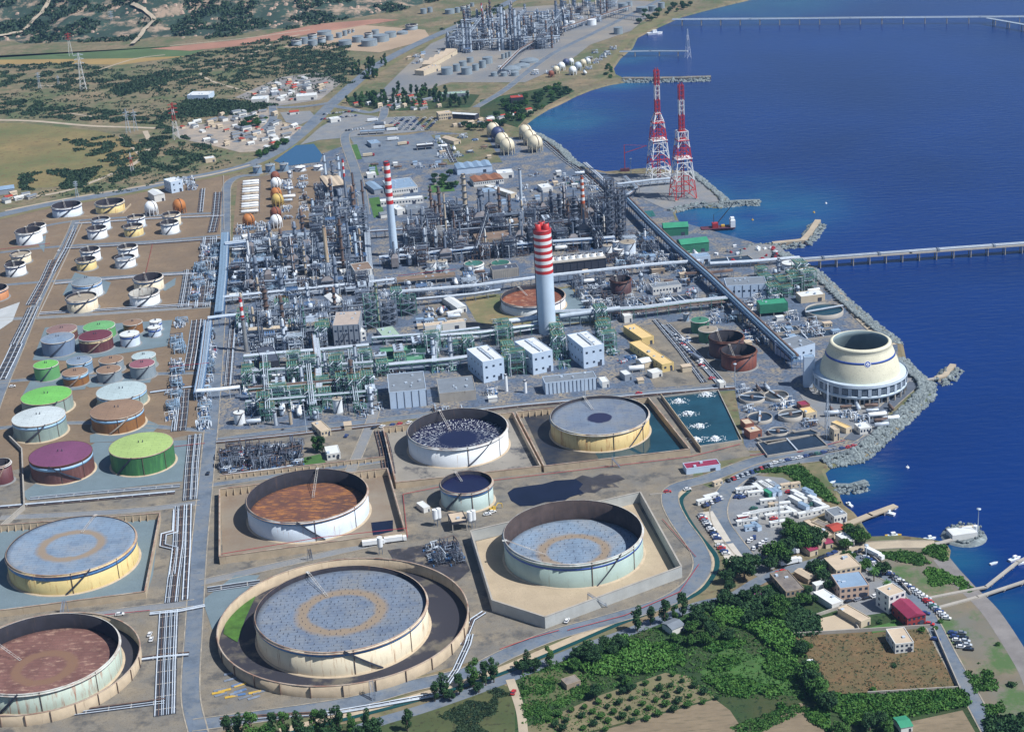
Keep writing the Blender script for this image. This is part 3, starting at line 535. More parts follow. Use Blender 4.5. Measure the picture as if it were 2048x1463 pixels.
def tank(q, typ, wall, roof, label, stripe=None, level=.3, sz=(.74, .88), rim=None, inn=None, o=(0, 0), s=1, st=(-110, 60), group=None, near=True, ladder=None, legs=0, cat='storage tank', rad=None):
    l, r, yr, yb = q; l, r = o[0]+l/s, o[0]+r/s; yr, yb = o[1]+yr/s, o[1]+yb/s
    x, y, R, h = solve_cyl(l, r, yr, yb)
    n = 72 if R > 20 else (40 if R > 6 else 24)
    t = thing('storage_tank', label, cat, (x, y, .12), 0, group)
    TL.append((x, y, R, h))
    wm = wallmat(wall); rimm = rim or rimpale; th = .25
    if typ == 'open':
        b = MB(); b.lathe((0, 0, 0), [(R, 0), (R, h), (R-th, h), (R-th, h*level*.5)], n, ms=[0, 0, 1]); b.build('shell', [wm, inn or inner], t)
        zr = h*level
        b = MB(); b.lathe((0, 0, 0), [(R-.02, h-1.2), (R+.75, h-1.15), (R+.75, h-.95), (R-.02, h-.95)], n)
        b.lathe((0, 0, 0), [(R-th-.06, h+.05), (R+.12, h+.05), (R+.12, h-.4)], n); b.build('wind_girder', rimm, t)
        b = MB(); RR = R-th-.35
        b.lathe((0, 0, 0), [(.01, zr+(.15 if R > 20 else 0)), (RR*.5, zr+.1), (RR*.93, zr), (RR, zr+.5), (RR+.3, zr-.4)], n); fr = b.build('floating_roof', topmat(roof), t)
        if legs:
            b = MB(); rs = R*.93
            for i in range(-legs, legs+1):
                for j in range(-legs, legs+1):
                    X, Y = i*rs/legs+(j % 2)*rs/legs/2+random.uniform(-.9, .9), j*rs/legs+random.uniform(-.9, .9)
                    if X*X+Y*Y < rs*rs: b.box((X, Y, zr), (.22, .22, random.uniform(.5, 1.2)))
            lg = b.build('deck_legs', darkst, fr); lg['kind'] = 'stuff'
        if ladder is not None or R > 7:
            a = R_(ladder if ladder is not None else 115); b = MB()
            A = (R*math.cos(a), R*math.sin(a), h+.6); B = (R*.42*math.cos(a), R*.42*math.sin(a), zr+.6)
            for dx in (-.55, .55): b.rod((A[0]+dx*math.sin(a), A[1]-dx*math.cos(a), A[2]), (B[0]+dx*math.sin(a), B[1]-dx*math.cos(a), B[2]), .13 if R > 20 else .09, 4)
            for k in range(14):
                f = k/13; p = [A[i]+(B[i]-A[i])*f for i in range(3)]; b.box((p[0], p[1], p[2]), (.12, 1.1, .06), a)
            b.box((A[0], A[1], h), (2.4, 1.6, .2), a); b.build('rolling_ladder', rimpale, t)
    else:
        b = MB(); b.lathe((0, 0, 0), [(R, 0), (R, h)], n); b.build('shell', wm, t)
        rise = {'cone': .09, 'dome': .25, 'flat': .02}[typ]*R
        prof = [(R+.15, h-.15), (R+.15, h+.05)]+[((R+.1)*(1-k/6), h+.05+rise*(k/6 if typ != 'dome' else math.sin(math.pi/2*k/6))) for k in range(6)]+[(.01, h+.05+rise)]
        b = MB(); b.lathe((0, 0, 0), prof, n, smooth=(typ == 'dome')); b.build('roof', topmat(roof), t)
        if near:
            b = MB(); b.lathe((0, 0, 0), [(R+.12, h-.5), (R+.22, h-.5), (R+.22, h+.12), (R-.15, h+.12)], n); b.build('rim', rimm, t)
            for dx in (-.8, .8): b = MB(); b.cone((dx*R/12, 0, h+rise-.1), .28, .28, 1.5, 8); b.build('roof_vent', darkst, t)
    if stripe: b = MB(); b.lathe((0, 0, 0), [(R+.04, h*sz[0]), (R+.06, h*sz[0]), (R+.06, h*sz[1]), (R+.04, h*sz[1])], n); b.build('painted_band', stripes[stripe], t)
    if near:
        b = MB(); stair(b, R, h, R_(st[0]), R_(st[1])*min(1, 12/R+.25)); b.build('spiral_stair', darkst if wall not in ('maroon', 'brown') else rimrust, t)
        b = MB(); b.lathe((0, 0, 0), [(R+1.4, -.1), (R+1.2, .35), (R+.02, .4)], n); b.build('base_ring', tanconc if R > 15 else concd, t)
        if R > 15:
            for k in (-78, -35): a = R_(k); b = MB(); b.rod(((R+.2)*math.cos(a), (R+.2)*math.sin(a), .4), ((R+.2)*math.cos(a), (R+.2)*math.sin(a), h), .2, 5); b.build('standpipe', rustpipe, t)
    return t
O4, S4 = (400, 900), 2.598; O5, S5 = (700, 740), 2.926; O3, S3 = (0, 1010), 3.2; Z1o, Z1s = (0, 360), 4; Z2o, Z2s = (0, 700), 4; Z6o, Z6s = (800, 330), 3.954; Z3o, Z3s = (1200, 380), 3.16
g7 = 'large crude tanks in the bottom third'
tank((509, 854, 1304, 1354), 'open', 'cream', 'blue+ring', 'largest crude tank, cream shell, blue-grey floating roof with tan ring, inside a circular wall', 'b', .78, (.80, .88), rimrust, st=(-60, -45), ladder=118, legs=11)
tank((492, 735, 1044, 1086), 'open', 'whiteb', 'rust', 'white crude tank with streaky rust-brown floating roof sunk low, in a rectangular basin', 'b', .26, (.82, .92), rimrust, st=(-70, -40), ladder=85, legs=0)
tank((1006.6, 1285.4, 1128, 1177), 'open', 'palegreen', 'bluelt+ring', 'pale green crude tank with thin dark blue band, deep inside a tall concrete wall', 'db', .14, (.72, .80), rimpale, st=(-75, 40), ladder=190, legs=8, inn=mat('tank_inside_brown', (.055, .04, .04), .9, .3, .2, streak=(.03, .025, .03), streak_amt=.3))
tank((814.5, 1015, 897, 936), 'open', 'white', 'oil+flake', 'white crude tank holding black oil speckled with white flakes', None, .42, rim=rimpale, st=(-80, 50), ladder=112)
tank((1100.5, 1298, 869, 904), 'open', 'yellowc', 'blue+hole', 'yellowed rust-streaked crude tank, grey roof with a dark pool in its middle', None, .8, rim=rimpale, st=(-60, 45), ladder=105, legs=0)
tank((880, 985, 986.7, 1025), 'open', 'cyan', 'oil', 'medium pale green tank filled with dark blue oil beside the batching plant', 'b', .78, (.74, .9), rimrust, st=(-140, 40))
tank((11, 272, 1150, 1191), 'open', 'yellow', 'bluelt+ring', 'yellow crude tank with blue band, cracked blue-grey roof and tan ring, at left edge', 'b', .93, (.70, .88), rimrust, st=(-85, 40), ladder=80)
tank((-76, 239, 1388, 1429), 'open', 'aqua', 'rustp+ringb', 'rust-streaked aqua crude tank with brown roof cut by the bottom left corner', None, .2, rim=rimpale, st=(-110, 30), ladder=150)
tank((1001.6, 1130, 613, 634), 'open', 'white', 'rustbright', 'white tank with blue band and bright rust roof behind the big striped chimney', 'b', .6, (.72, .9), rimrust, st=(-100, 60))
# coloured tank rows (left)
for q, ty, wa, ro, la, kw in (
 ((228, 738, 935, 1080), 'cone', 'brownred', 'purple', 'purple-roofed tank with brown shell and light blue band', dict(stripe='lb', sz=(.72, .88), rim=rust, st=(-45, -60))),
 ((870, 1385, 865, 1012), 'cone', 'green', 'lime', 'green tank with yellow-lime roof and a dark rim', dict(rim=rimrust, st=(-130, 40))),
 ((92, 523, 615, 745), 'cone', 'graygreen', 'pale', 'pale cyan tank with whitish roof, left of the brown one', dict(stripe='lb', sz=(.74, .9), st=(-110, 50))),
 ((720, 1148, 558, 678), 'cone', 'brown', 'brown', 'orange-brown tank with light blue band', dict(stripe='lb', sz=(.72, .88), rim=rimrust, st=(-100, 50))),
 ((165, 575, 440, 545), 'cone', 'graygreen', 'limed', 'grey-green tank with bright green roof', dict(rim=rimrust)),
 ((768, 1172, 400, 492), 'cone', 'graygreen', 'palecyan', 'wide pale tank with bluish-white roof behind the orange-brown tank', dict(stripe='lb', sz=(.72, .9))),
 ((265, 468, 150, 255), 'cone', 'green2', 'limed', 'small light green tank beside the tank farm road', {}),
 ((495, 703, 212, 298), 'cone', 'brown', 'brown', 'small brown tank with light blue band and red base', dict(stripe='lb', sz=(.66, .9))),
 ((530, 735, 118, 210), 'cone', 'bluegrey', 'bluelt', 'small light blue tank behind the small brown tank', dict(stripe='lb')),
 ((770, 968, 190, 272), 'cone', 'gray', 'brown', 'small grey tank with tan roof nearest the wide pale tank', {}),
 ((790, 985, 110, 190), 'cone', 'gray', 'brown', 'small grey tank with tan roof, second in its pair', {}),
 ((1033, 1238, 145, 240), 'cone', 'gray', 'pink', 'small grey tank with pinkish roof', {}),
 ((1052, 1245, 78, 160), 'cone', 'graygreen', 'palecyan', 'small grey-green tank behind the pink-roofed one', {})):
    tank(q, ty, wa, ro, la+', among the coloured tanks', o=Z2o, s=Z2s, **kw)
for q, ty, wa, ro, la, kw in (
 ((325, 594, 1310, 1420), 'cone', 'blue', 'bluelt', 'blue tank with ribbed shell and light blue roof', {}),
 ((625, 897, 1290, 1390), 'cone', 'maroon', 'maroon', 'dark maroon tank with cream band', dict(stripe='cr', sz=(.74, .9))),
 ((370, 616, 1235, 1310), 'cone', 'brownred', 'brownpink', 'brownish-pink roofed tank with white band behind the blue tank', dict(stripe='cr', sz=(.8, .92))),
 ((662, 920, 1212, 1290), 'cone', 'green2', 'green', 'light green tank behind the maroon tank', {}),
 ((982, 1138, 1165, 1242), 'cone', 'brown', 'brown', 'small rust-brown tank right of the light green tank', {}),
 ((955, 1113, 1255, 1342), 'cone', 'whiteb', 'white', 'white-blue tank with dark blue band, fronting the rust-brown one', dict(stripe='db')),
 ((1180, 1283, 1193, 1262), 'cone', 'whiteb', 'white', 'tiny white tank with dark blue band, front of a pair', dict(stripe='db', sz=(.6, .78))),
 ((1195, 1292, 1142, 1215), 'cone', 'whiteb', 'white', 'tiny white tank with dark blue band, back of a pair', dict(stripe='db', sz=(.6, .78)))):
    tank(q, ty, wa, ro, la+', in the coloured tank rows', o=Z1o, s=Z1s, **kw)
for q, ty, wa, ro, la, kw in (
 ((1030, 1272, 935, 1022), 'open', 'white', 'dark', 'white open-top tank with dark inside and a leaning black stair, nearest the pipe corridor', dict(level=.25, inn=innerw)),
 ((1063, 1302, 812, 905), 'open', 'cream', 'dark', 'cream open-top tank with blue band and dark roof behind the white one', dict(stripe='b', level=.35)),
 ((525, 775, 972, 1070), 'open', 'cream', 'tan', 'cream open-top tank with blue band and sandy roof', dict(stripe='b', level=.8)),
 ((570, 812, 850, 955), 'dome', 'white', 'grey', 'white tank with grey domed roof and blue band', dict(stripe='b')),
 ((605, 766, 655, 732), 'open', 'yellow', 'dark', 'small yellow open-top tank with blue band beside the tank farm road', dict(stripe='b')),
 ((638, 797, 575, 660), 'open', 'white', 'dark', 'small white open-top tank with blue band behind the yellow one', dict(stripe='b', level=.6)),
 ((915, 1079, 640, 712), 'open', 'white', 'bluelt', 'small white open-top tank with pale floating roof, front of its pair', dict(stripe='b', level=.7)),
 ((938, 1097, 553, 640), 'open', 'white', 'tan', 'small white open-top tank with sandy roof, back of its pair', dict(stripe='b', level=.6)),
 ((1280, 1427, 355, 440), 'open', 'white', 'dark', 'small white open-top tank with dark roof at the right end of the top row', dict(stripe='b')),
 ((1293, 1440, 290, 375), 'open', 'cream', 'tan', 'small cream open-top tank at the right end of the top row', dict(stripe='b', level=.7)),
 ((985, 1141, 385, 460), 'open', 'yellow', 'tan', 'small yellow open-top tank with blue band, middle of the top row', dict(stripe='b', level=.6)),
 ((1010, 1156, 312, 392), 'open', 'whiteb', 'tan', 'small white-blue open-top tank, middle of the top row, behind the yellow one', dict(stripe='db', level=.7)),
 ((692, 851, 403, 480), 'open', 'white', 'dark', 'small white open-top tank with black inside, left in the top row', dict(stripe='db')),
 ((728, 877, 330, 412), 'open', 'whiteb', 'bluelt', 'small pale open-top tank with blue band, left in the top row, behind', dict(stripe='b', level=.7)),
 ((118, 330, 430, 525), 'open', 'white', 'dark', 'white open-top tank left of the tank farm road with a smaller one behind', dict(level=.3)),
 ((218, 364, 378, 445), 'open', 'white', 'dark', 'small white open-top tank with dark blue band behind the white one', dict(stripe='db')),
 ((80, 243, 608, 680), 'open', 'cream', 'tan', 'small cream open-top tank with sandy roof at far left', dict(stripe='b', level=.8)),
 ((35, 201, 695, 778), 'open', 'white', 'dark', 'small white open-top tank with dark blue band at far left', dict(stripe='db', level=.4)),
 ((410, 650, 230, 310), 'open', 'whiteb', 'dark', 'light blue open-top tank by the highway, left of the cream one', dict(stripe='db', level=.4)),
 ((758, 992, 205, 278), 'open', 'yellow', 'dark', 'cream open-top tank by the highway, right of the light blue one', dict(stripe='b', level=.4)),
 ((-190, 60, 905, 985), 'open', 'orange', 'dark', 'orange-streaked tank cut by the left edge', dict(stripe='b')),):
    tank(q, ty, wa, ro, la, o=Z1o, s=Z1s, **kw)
tank((-95, 85, 935, 1085), 'open', 'maroon', 'dark', 'maroon open-top tank cut by the left edge, behind a curved wall', o=Z2o, s=Z2s)
# right and middle
for q, ty, wa, ro, la, kw in (
 ((688, 909, 962, 1075), 'open', 'darkrust', 'dark', 'dark maroon rusted open tank behind the brighter rusty one', dict(rim=rust)),
 ((765, 990, 1050, 1152), 'open', 'rusty', 'dark', 'rusty red open tank near the cooling tower, front of its pair', dict(rim=rust)),
 ((573, 690, 840, 915), 'flat', 'greend', 'greendk', 'dark green tank with green roof left of the main conveyor rack', {}),
 ((622, 743, 900, 975), 'cone', 'greend', 'tan', 'dark green tank with cream roof in front of the green-roofed one', {}),
 ((525, 562, 785, 832), 'flat', 'bluegrey', 'bluelt', 'slim blue-grey tank beside the green tanks', {}),
 ((1148, 1255, 475, 512), 'flat', 'white', 'white', 'white tank at the landward end of the long jetty', {}),
 ((1259, 1320, 515, 598), 'flat', 'white', 'white', 'tall cream-white tank on the sea wall', {}),
 ((932, 968, 730, 765), 'flat', 'white', 'white', 'tiny white tank left of the green pump house', {})):
    tank(q, ty, wa, ro, la, o=Z3o, s=Z3s, **kw)
for q, ty, wa, ro, la, kw in (
 ((1660, 1828, 925, 1032), 'open', 'darkrust', 'dark', 'dark rusty open tank right of the striped chimney', dict(rim=rust)),
 ((1740, 1863, 625, 715), 'flat', 'whiteb', 'tan', 'largest of the white tanks beside the fan cooling tower', {}),
 ((1603, 1676, 645, 708), 'flat', 'white', 'tan', 'white tank at the right end of the fan cooling tower', {}),
 ((1690, 1770, 675, 725), 'flat', 'white', 'white', 'short white tank in front of the largest white tank', {}),
 ((1680, 1735, 612, 660), 'flat', 'whiteb', 'white', 'slim white tank behind the short white tank', {}),
 ((210, 287, 775, 832), 'flat', 'white', 'tan', 'pale tank with sandy roof, left of two, above the long shed', {}),
 ((297, 373, 768, 822), 'flat', 'white', 'tan', 'pale tank with sandy roof, right of two, above the long shed', {}),
 ((198, 280, 838, 870), 'flat', 'gray', 'grey', 'short grey tank, left of two, above the long shed', {}),
 ((292, 375, 810, 856), 'flat', 'gray', 'grey', 'short grey tank, right of two, above the long shed', {}),
 ((505, 660, 800, 848), 'open', 'white', 'water', 'round white basin of green water left of the concrete one', dict(level=.85, near=False, inn=innerw)),
 ((717, 868, 795, 818), 'open', 'cream', 'water', 'round concrete basin of green water above the louvred shed', dict(level=.8, near=False, inn=innerw))):
    tank(q, ty, wa, ro, la, o=Z6o, s=Z6s, **kw)
for i, q in enumerate(((430, 503, 634, 690), (532, 612, 621, 680), (650, 722, 613, 670))):
    tank(q, 'dome', 'bluegrey', 'grey', 'blue-grey tank in the row of three by the holding pond', o=(400, 180), s=4.096, group='three blue-grey tanks by the holding pond')
for i, q in enumerate(((775, 863, 640, 672), (928, 1004, 632, 663))):
    tank(q, 'dome', 'white', 'white', 'white tank with dark blue band and domed roof by the holding pond', stripe='db', o=(400, 180), s=4.096)
tank((262, 350, 1140, 1230), 'flat', 'white', 'white', 'white upright tank beside the main road, left of the green process unit', o=(400, 540), s=3.954)
tank((1045, 1122, 1030, 1138), 'flat', 'white', 'tan', 'white upright tank with sandy top below the green process unit', o=(400, 540), s=3.954)
for q in ((280, 350, 278, 318), (345, 395, 262, 305), (393, 460, 282, 320), (392, 455, 240, 268), (460, 515, 260, 300), (458, 555, 222, 245), (515, 568, 246, 280), (585, 627, 230, 262), (630, 662, 214, 248), (664, 688, 206, 232), (692, 712, 202, 224), (603, 693, 285, 320), (695, 775, 256, 294), (757, 868, 282, 322), (780, 835, 230, 262), (838, 948, 250, 292), (918, 998, 226, 262), (1060, 1143, 176, 210), (830, 880, 210, 238),
          (1162, 1205, 64, 98), (1210, 1245, 54, 88), (1330, 1396, 70, 100), (1398, 1433, 56, 90), (1436, 1472, 46, 76), (1476, 1500, 36, 64), (1502, 1530, 24, 48)):
    tank(q, 'flat' if q[0] % 4 else 'open', 'gray', 'grey', ('far grey tank in the front rows' if q[3] > 285 else 'far grey tank in the back rows' if q[0] < 1160 else 'far grey tank in the remote row')+' below the hills', o=(500, 0), s=3.4133, near=False, group='grey tanks of the far tank farm below the hills')
for q in ((1303, 1383, 470, 515), (1384, 1433, 445, 492), (1440, 1515, 468, 514), (1425, 1478, 424, 455), (1516, 1562, 444, 486), (1562, 1610, 420, 468), (1478, 1525, 398, 430), (1585, 1655, 398, 440), (1714, 1738, 372, 405), (1740, 1760, 362, 398), (1762, 1784, 355, 390)):
    tank(q, 'flat', 'gray', 'grey', 'far grey tank in front of the distant process towers', o=(500, 0), s=3.4133, near=False, group='grey tanks in front of the distant process towers')
for q in ((1723, 1850, 478, 490), (1800, 1910, 455, 468), (1845, 1970, 423, 435), (1643, 1688, 500, 525), (1710, 1755, 500, 525), (1780, 1835, 498, 522), (1002, 1078, 225, 240)):
    tank(q, 'dome', 'gray', 'grey', 'low grey-green domed tank far off beside the distant shore road', o=(500, 0), s=3.4133, near=False, group='low domed tanks far off')
for q in ((755, 815, 188, 232), (785, 850, 28, 75), (905, 985, 55, 88), (987, 1042, 45, 80), (1050, 1095, 22, 60), (835, 880, 15, 48), (413, 450, 144, 174), (458, 498, 146, 172), (535, 570, 144, 172), (576, 640, 136, 172)):
    tank(q, 'flat', 'white' if q[0] < 650 else 'gray', 'white' if q[0] < 650 else 'grey', ('distant white tank' if q[0] < 650 else 'distant grey tank')+' near the far shoreline', o=(1000, 0), s=3.325, near=False, group='distant tanks near the far shoreline, '+('white' if q[0] < 650 else 'grey'))
# ================= WALLS ROUND THE TANKS =================
def wall(px, h, label, m=tanconc, th=.45, closed=False, butt=None, name='retaining_wall', cat='wall', origin=None):
    P = [G(*p)[:2] for p in px]; S = strip_pts(P, th, closed); n = len(S); b = MB(); vs = []
    for l, r in S: vs += [(l[0], l[1], 0), (l[0], l[1], h), (r[0], r[1], h), (r[0], r[1], 0)]
    fs = []
    for i in range(n if closed else n-1):
        k, q = 4*i, 4*((i+1) % n); fs += [(k, k+1, q+1, q), (k+1, k+2, q+2, q+1), (k+2, k+3, q+3, q+2)]
    if not closed: fs += [(0, 3, 2, 1), (4*n-4, 4*n-3, 4*n-2, 4*n-1)]
    b.add(vs, fs); o = (float(P[0][0]), float(P[0][1]), 0)
    if butt is None and h < 4: return tag(b.build(name, m, None, o), label, cat)
    t = thing(name, label, cat, o); b.build('wall', m, t, o)
    b = MB()
    for i in range(n if closed else n-1):           # coping
        a, c = P[i], P[(i+1) % n]; d = c-a; L = np.linalg.norm(d); b.box(((a[0]+c[0])/2, (a[1]+c[1])/2, h), (L, th+.3, .18), math.atan2(d[1], d[0]))
    b.build('coping', rimrust if m is tanconc else conc, t, o)
    if butt:
        for i, side in butt:
            a, c = P[i], P[(i+1) % n]; d = c-a; L = np.linalg.norm(d); u = d/L; nn = np.array([-u[1], u[0]])*side
            for k in range(1, int(L/4.2)):
                p = a+u*k*4.2; b = MB(); e1 = p-u*.18+nn*.22; e2 = p+u*.18+nn*.22; f = 1.7
                b.add([(e1[0], e1[1], 0), (e2[0], e2[1], 0), (e2[0], e2[1], h-.3), (e1[0], e1[1], h-.3), (e1[0]+nn[0]*f, e1[1]+nn[1]*f, 0), (e2[0]+nn[0]*f, e2[1]+nn[1]*f, 0)], [(0, 1, 2, 3), (4, 5, 2, 3)[::-1], (0, 4, 3), (1, 2, 5), (0, 1, 5, 4)])
                b.build('buttress', m, t, o)
    return t
wall([(441, 1128), (441, 992), (776, 950), (812, 1078)], 4.8, 'tan concrete basin wall round the rust-roofed white tank', closed=True, butt=[(1, -1)])
wall([(767, 866), (1026, 836), (1082, 944), (793, 977)], 4.2, 'tan concrete basin wall round the black oil tank with white flakes', closed=True, butt=[(0, -1)])
wall([(1033, 835), (1297, 806), (1380, 910), (1089, 944)], 4.2, 'tan concrete basin wall round the yellowed tank, flooded inside', closed=True, butt=[(0, -1)])
wall([(1322, 797), (1402, 905)], 3.6, 'long wall between the flooded basin and the aeration pond')
wall([(943, 1082), (1281, 1004), (1363, 1154), (1091, 1256), (986, 1222)], 6.6, 'tall grey concrete wall round the pale green crude tank', mat('concrete_pale', (.40, .42, .42), .85, .1, .2, streak=(.25, .25, .25), streak_amt=.0), .6, True)
wall([(-70, 1068), (322, 1038), (292, 1196), (-70, 1243)], 4.2, 'tan concrete basin wall round the yellow crude tank', closed=True, butt=[(0, -1)])
wall([(440, 958), (770, 920)], 2.6, 'low ribbed tan wall behind the rust-roofed tank basin', butt=[(0, -1)])
wall([(1316, 796), (1436, 782), (1484, 882), (1396, 895)], 1.2, 'low kerb wall of the aeration pond', conc, closed=True)
for q, hh, la in (((433, 937, 1372, 1395), 0, 'round tan concrete wall circling the largest crude tank'), ((-118, 281, 1431, 1453), 0, 'round tan concrete wall circling the rust-streaked aqua tank')):
    x, y, R, h = solve_cyl(*q); t = thing('round_wall', la, 'wall', (x, y, 0)); b = MB(); b.lathe((0, 0, 0), [(R, 0), (R, h), (R-.5, h), (R-.5, 0)], 96); b.build('wall', tanconc, t)
    b = MB(); b.lathe((0, 0, 0), [(R+.12, h-.02), (R+.12, h+.2), (R-.62, h+.2), (R-.62, h-.02)], 96); b.build('coping', rimrust, t)
    for k in range(-170, 0, 14): b = MB(); a = R_(k); b.box(((R+.3)*math.cos(a), (R+.3)*math.sin(a), 0), (.5, .25, h), a); b.build('joint_rib', rustpipe, t)
    b = MB(); b.lathe((0, 0, 0), [(R-.6, .25), (.01, .25)], 96); b.build('floor', mat('ring_floor', (.14, .125, .10), .8, .3, .08, col2=(.028, .028, .04), amt=.66, sharp=.05), t)
wall([(0, 1062), (50, 1018), (45, 905), (20, 880)], 3.2, 'curved grey wall beside the maroon tank at the left edge', conc, butt=[(1, 1)])
wall([(85, 442), (245, 428), (262, 410)], 1.6, 'low tan wall in front of the two tanks by the highway')
for P_ in ([(148, 452), (36, 690), (70, 640)][:2], [(165, 446), (75, 636)], [(447, 352), (448, 460)]): wall(P_, .9, 'low pale kerb wall beside the tank farm road', conc, name='kerb_wall')
wall([(1300, 990), (1345, 985)], .8, 'short kerb near the pond', conc, name='kerb_wall')
wall([(1580, 1272), (1860, 1255)], 2, 'grey wall along the top of the brown fallow field', conc, name='field_wall')
wall([(1868, 1262), (1920, 1382)], 2, 'wall between the fallow field and the shore road', conc, name='field_wall')
wall([(1735, 1388), (1922, 1377)], 1.6, 'wall along the bottom of the brown fallow field', conc, name='field_wall')
wall([(1605, 1242), (1692, 1213), (1718, 1262), (1640, 1268)], 1.8, 'pale yard wall round the dirt courtyard', conc, name='yard_wall')
wall([(1583, 1070), (1655, 1048)], 2, 'pale wall between the cabins and the harbour sheds', conc, name='yard_wall')
wall([(1740, 1110), (1800, 1165), (1822, 1190)], 1.6, 'pale garden wall along the shore road', conc, name='yard_wall')
# ================= SPHERES =================
cream_s = mat('sphere_cream', (.68, .62, .47), .5, .08, .2, streak=(.45, .38, .28), streak_amt=.05); orange_s = mat('sphere_orange', (.45, .17, .045), .6, .1, .2); dark_s = mat('sphere_dark', (.05, .07, .16), .5, .1, .2); yell_s = mat('sphere_yellow', (.55, .40, .12), .6, .15, .2); redb_s = mat('sphere_redbrown', (.22, .07, .04), .7, .2, .2)
def sphere(cx, cy, r, m, label, group=None):
    R = r/PPM(cx, cy+r); lo = R*1.25
    g = G(cx, cy, lo); t = thing('sphere_tank', label, 'sphere tank', (g[0], g[1], 0), random.uniform(-.3, .3), group)
    n = 28 if r > 9 else 16
    b = MB(); b.sphere((0, 0, lo), R, n, n//2); b.build('ball', m, t)
    k = 10 if r > 9 else 7
    for i in range(k): a = 2*math.pi*i/k; b = MB(); b.cone((R*.97*math.cos(a), R*.97*math.sin(a), 0), .35, .35, lo, 6, cap=False); b.build('leg', m, t)
    if r > 9:
        b = MB()
        for i in range(k):
            a, c = 2*math.pi*i/k, 2*math.pi*(i+1)/k
            for z1, z2 in ((.5, lo*.75), (lo*.75, .5)): b.rod((R*.97*math.cos(a), R*.97*math.sin(a), z1), (R*.97*math.cos(c), R*.97*math.sin(c), z2), .09, 3)
        b.build('bracing', rustpipe, t)
        b = MB(); pts = [((R+.35)*math.sin(a)*math.cos(-.9), (R+.35)*math.sin(a)*math.sin(-.9), lo+(R+.35)*math.cos(a)) for a in np.linspace(1.7, 0, 9)]; b.path(pts, .3, 4); b.build('stair', rustpipe, t)
        b = MB(); b.cone((0, 0, lo+R-.1), R*.18, R*.18, .3, 12); b.build('top_platform', rustpipe, t)
    return t
for x, y, r, m, la in ((1660, 878, 44, cream_s, 'cream sphere tank at the back left of the bay group'), (1692, 908, 46, dark_s, 'dark blue sphere tank among the cream ones by the bay'), (1720, 948, 46, cream_s, 'cream sphere tank behind the front left one by the bay'), (1756, 990, 50, cream_s, 'cream sphere tank at the front left of the bay group'),
   (1880, 892, 44, cream_s, 'cream sphere tank nearest the bay shore, at the back'), (1910, 930, 46, cream_s, 'cream sphere tank in the middle of the right-hand row by the bay'), (1946, 972, 51, cream_s, 'cream sphere tank at the front right of the bay group')): sphere(500+x/3.4133, y/3.4133, r/3.4133, m, la)
for x, y, r, m in ((340, 488, 20, redb_s), (373, 461, 23, cream_s), (408, 437, 25, white), (438, 412, 22, dark_s), (472, 406, 19, white), (483, 465, 26, white), (518, 436, 25, pale), (552, 415, 22, cream_s), (585, 403, 16, white)):
    sphere(1000+x/3.325, y/3.325, r/3.325, m, {redb_s: 'rust brown', cream_s: 'cream', white: 'white', dark_s: 'purple-grey', pale: 'grey'}[m]+' small sphere in the distant sphere group')
for x, y, r, m, la in ((302, 414, 13, white, 'white sphere tank beside the substation'), (358, 410, 13, orange_s, 'rust-orange sphere tank beside the substation'), (497, 438, 12, orange_s, 'orange sphere tank at the bottom of the small sphere yard'), (552, 440, 12, white, 'white sphere with yellow arcs at the bottom of the sphere column'), (551, 424, 11, redb_s, 'red-brown sphere in the sphere column'),
   (555, 398, 12, yell_s, 'yellow sphere in the sphere column'), (552, 385, 11, orange_s, 'orange sphere in the sphere column'), (552, 365, 11, white, 'white sphere near the top of the sphere column'), (550, 351, 9, redb_s, 'dark red sphere at the top of the sphere column')): sphere(x, y, r, m, la)
# ================= STACKS AND CHIMNEYS =================
def zh(px, py, ty): g = G(px, py); return g, zat(g, ty)
chim = mat('chimney_blue_white', (.50, .62, .76), .6, .05, .1, streak=(.28, .35, .45), streak_amt=.0); bandw = mat('band_white', (.74, .76, .78), .55, .05, .2)
g, H = zh(1095, 664, 455); t = thing('striped_chimney', 'tall thick white chimney with seven red bands and three red flues', 'chimney', (g[0], g[1], 0))
b = MB(); b.cone((0, 0, 0), 6.4, 6.4, H*.6, 32); b.build('shaft', chim, t)
zb = H*.58; n7 = 14
for i in range(13): b = MB(); z0 = zb+(H-1.5-zb)*i/13; z1 = zb+(H-1.5-zb)*(i+1)/13; b.cone((0, 0, z0), 6.42, 6.42, z1-z0, 32, cap=False); b.build('red_band' if i % 2 == 0 else 'white_band', bandred if i % 2 == 0 else bandw, t)
b = MB(); b.lathe((0, 0, 0), [(6.6, H-1.6), (6.6, H-.9), (.01, H-.9)], 32); b.build('cap', redp, t)
for k in range(3): a = R_(90+120*k); b = MB(); b.lathe((3.3*math.cos(a), 3.3*math.sin(a), 0), [(2.3, H-1), (2.2, H+3.6), (1.9, H+3.6), (1.9, H+.5), (.01, H+.5)], 16, ms=[0, 0, 1, 1]); b.build('flue', [bandred, blackm], t)
b = MB(); b.box((-6.6, 0, 0), (.5, .6, H)); b.build('ladder', darkst, t)
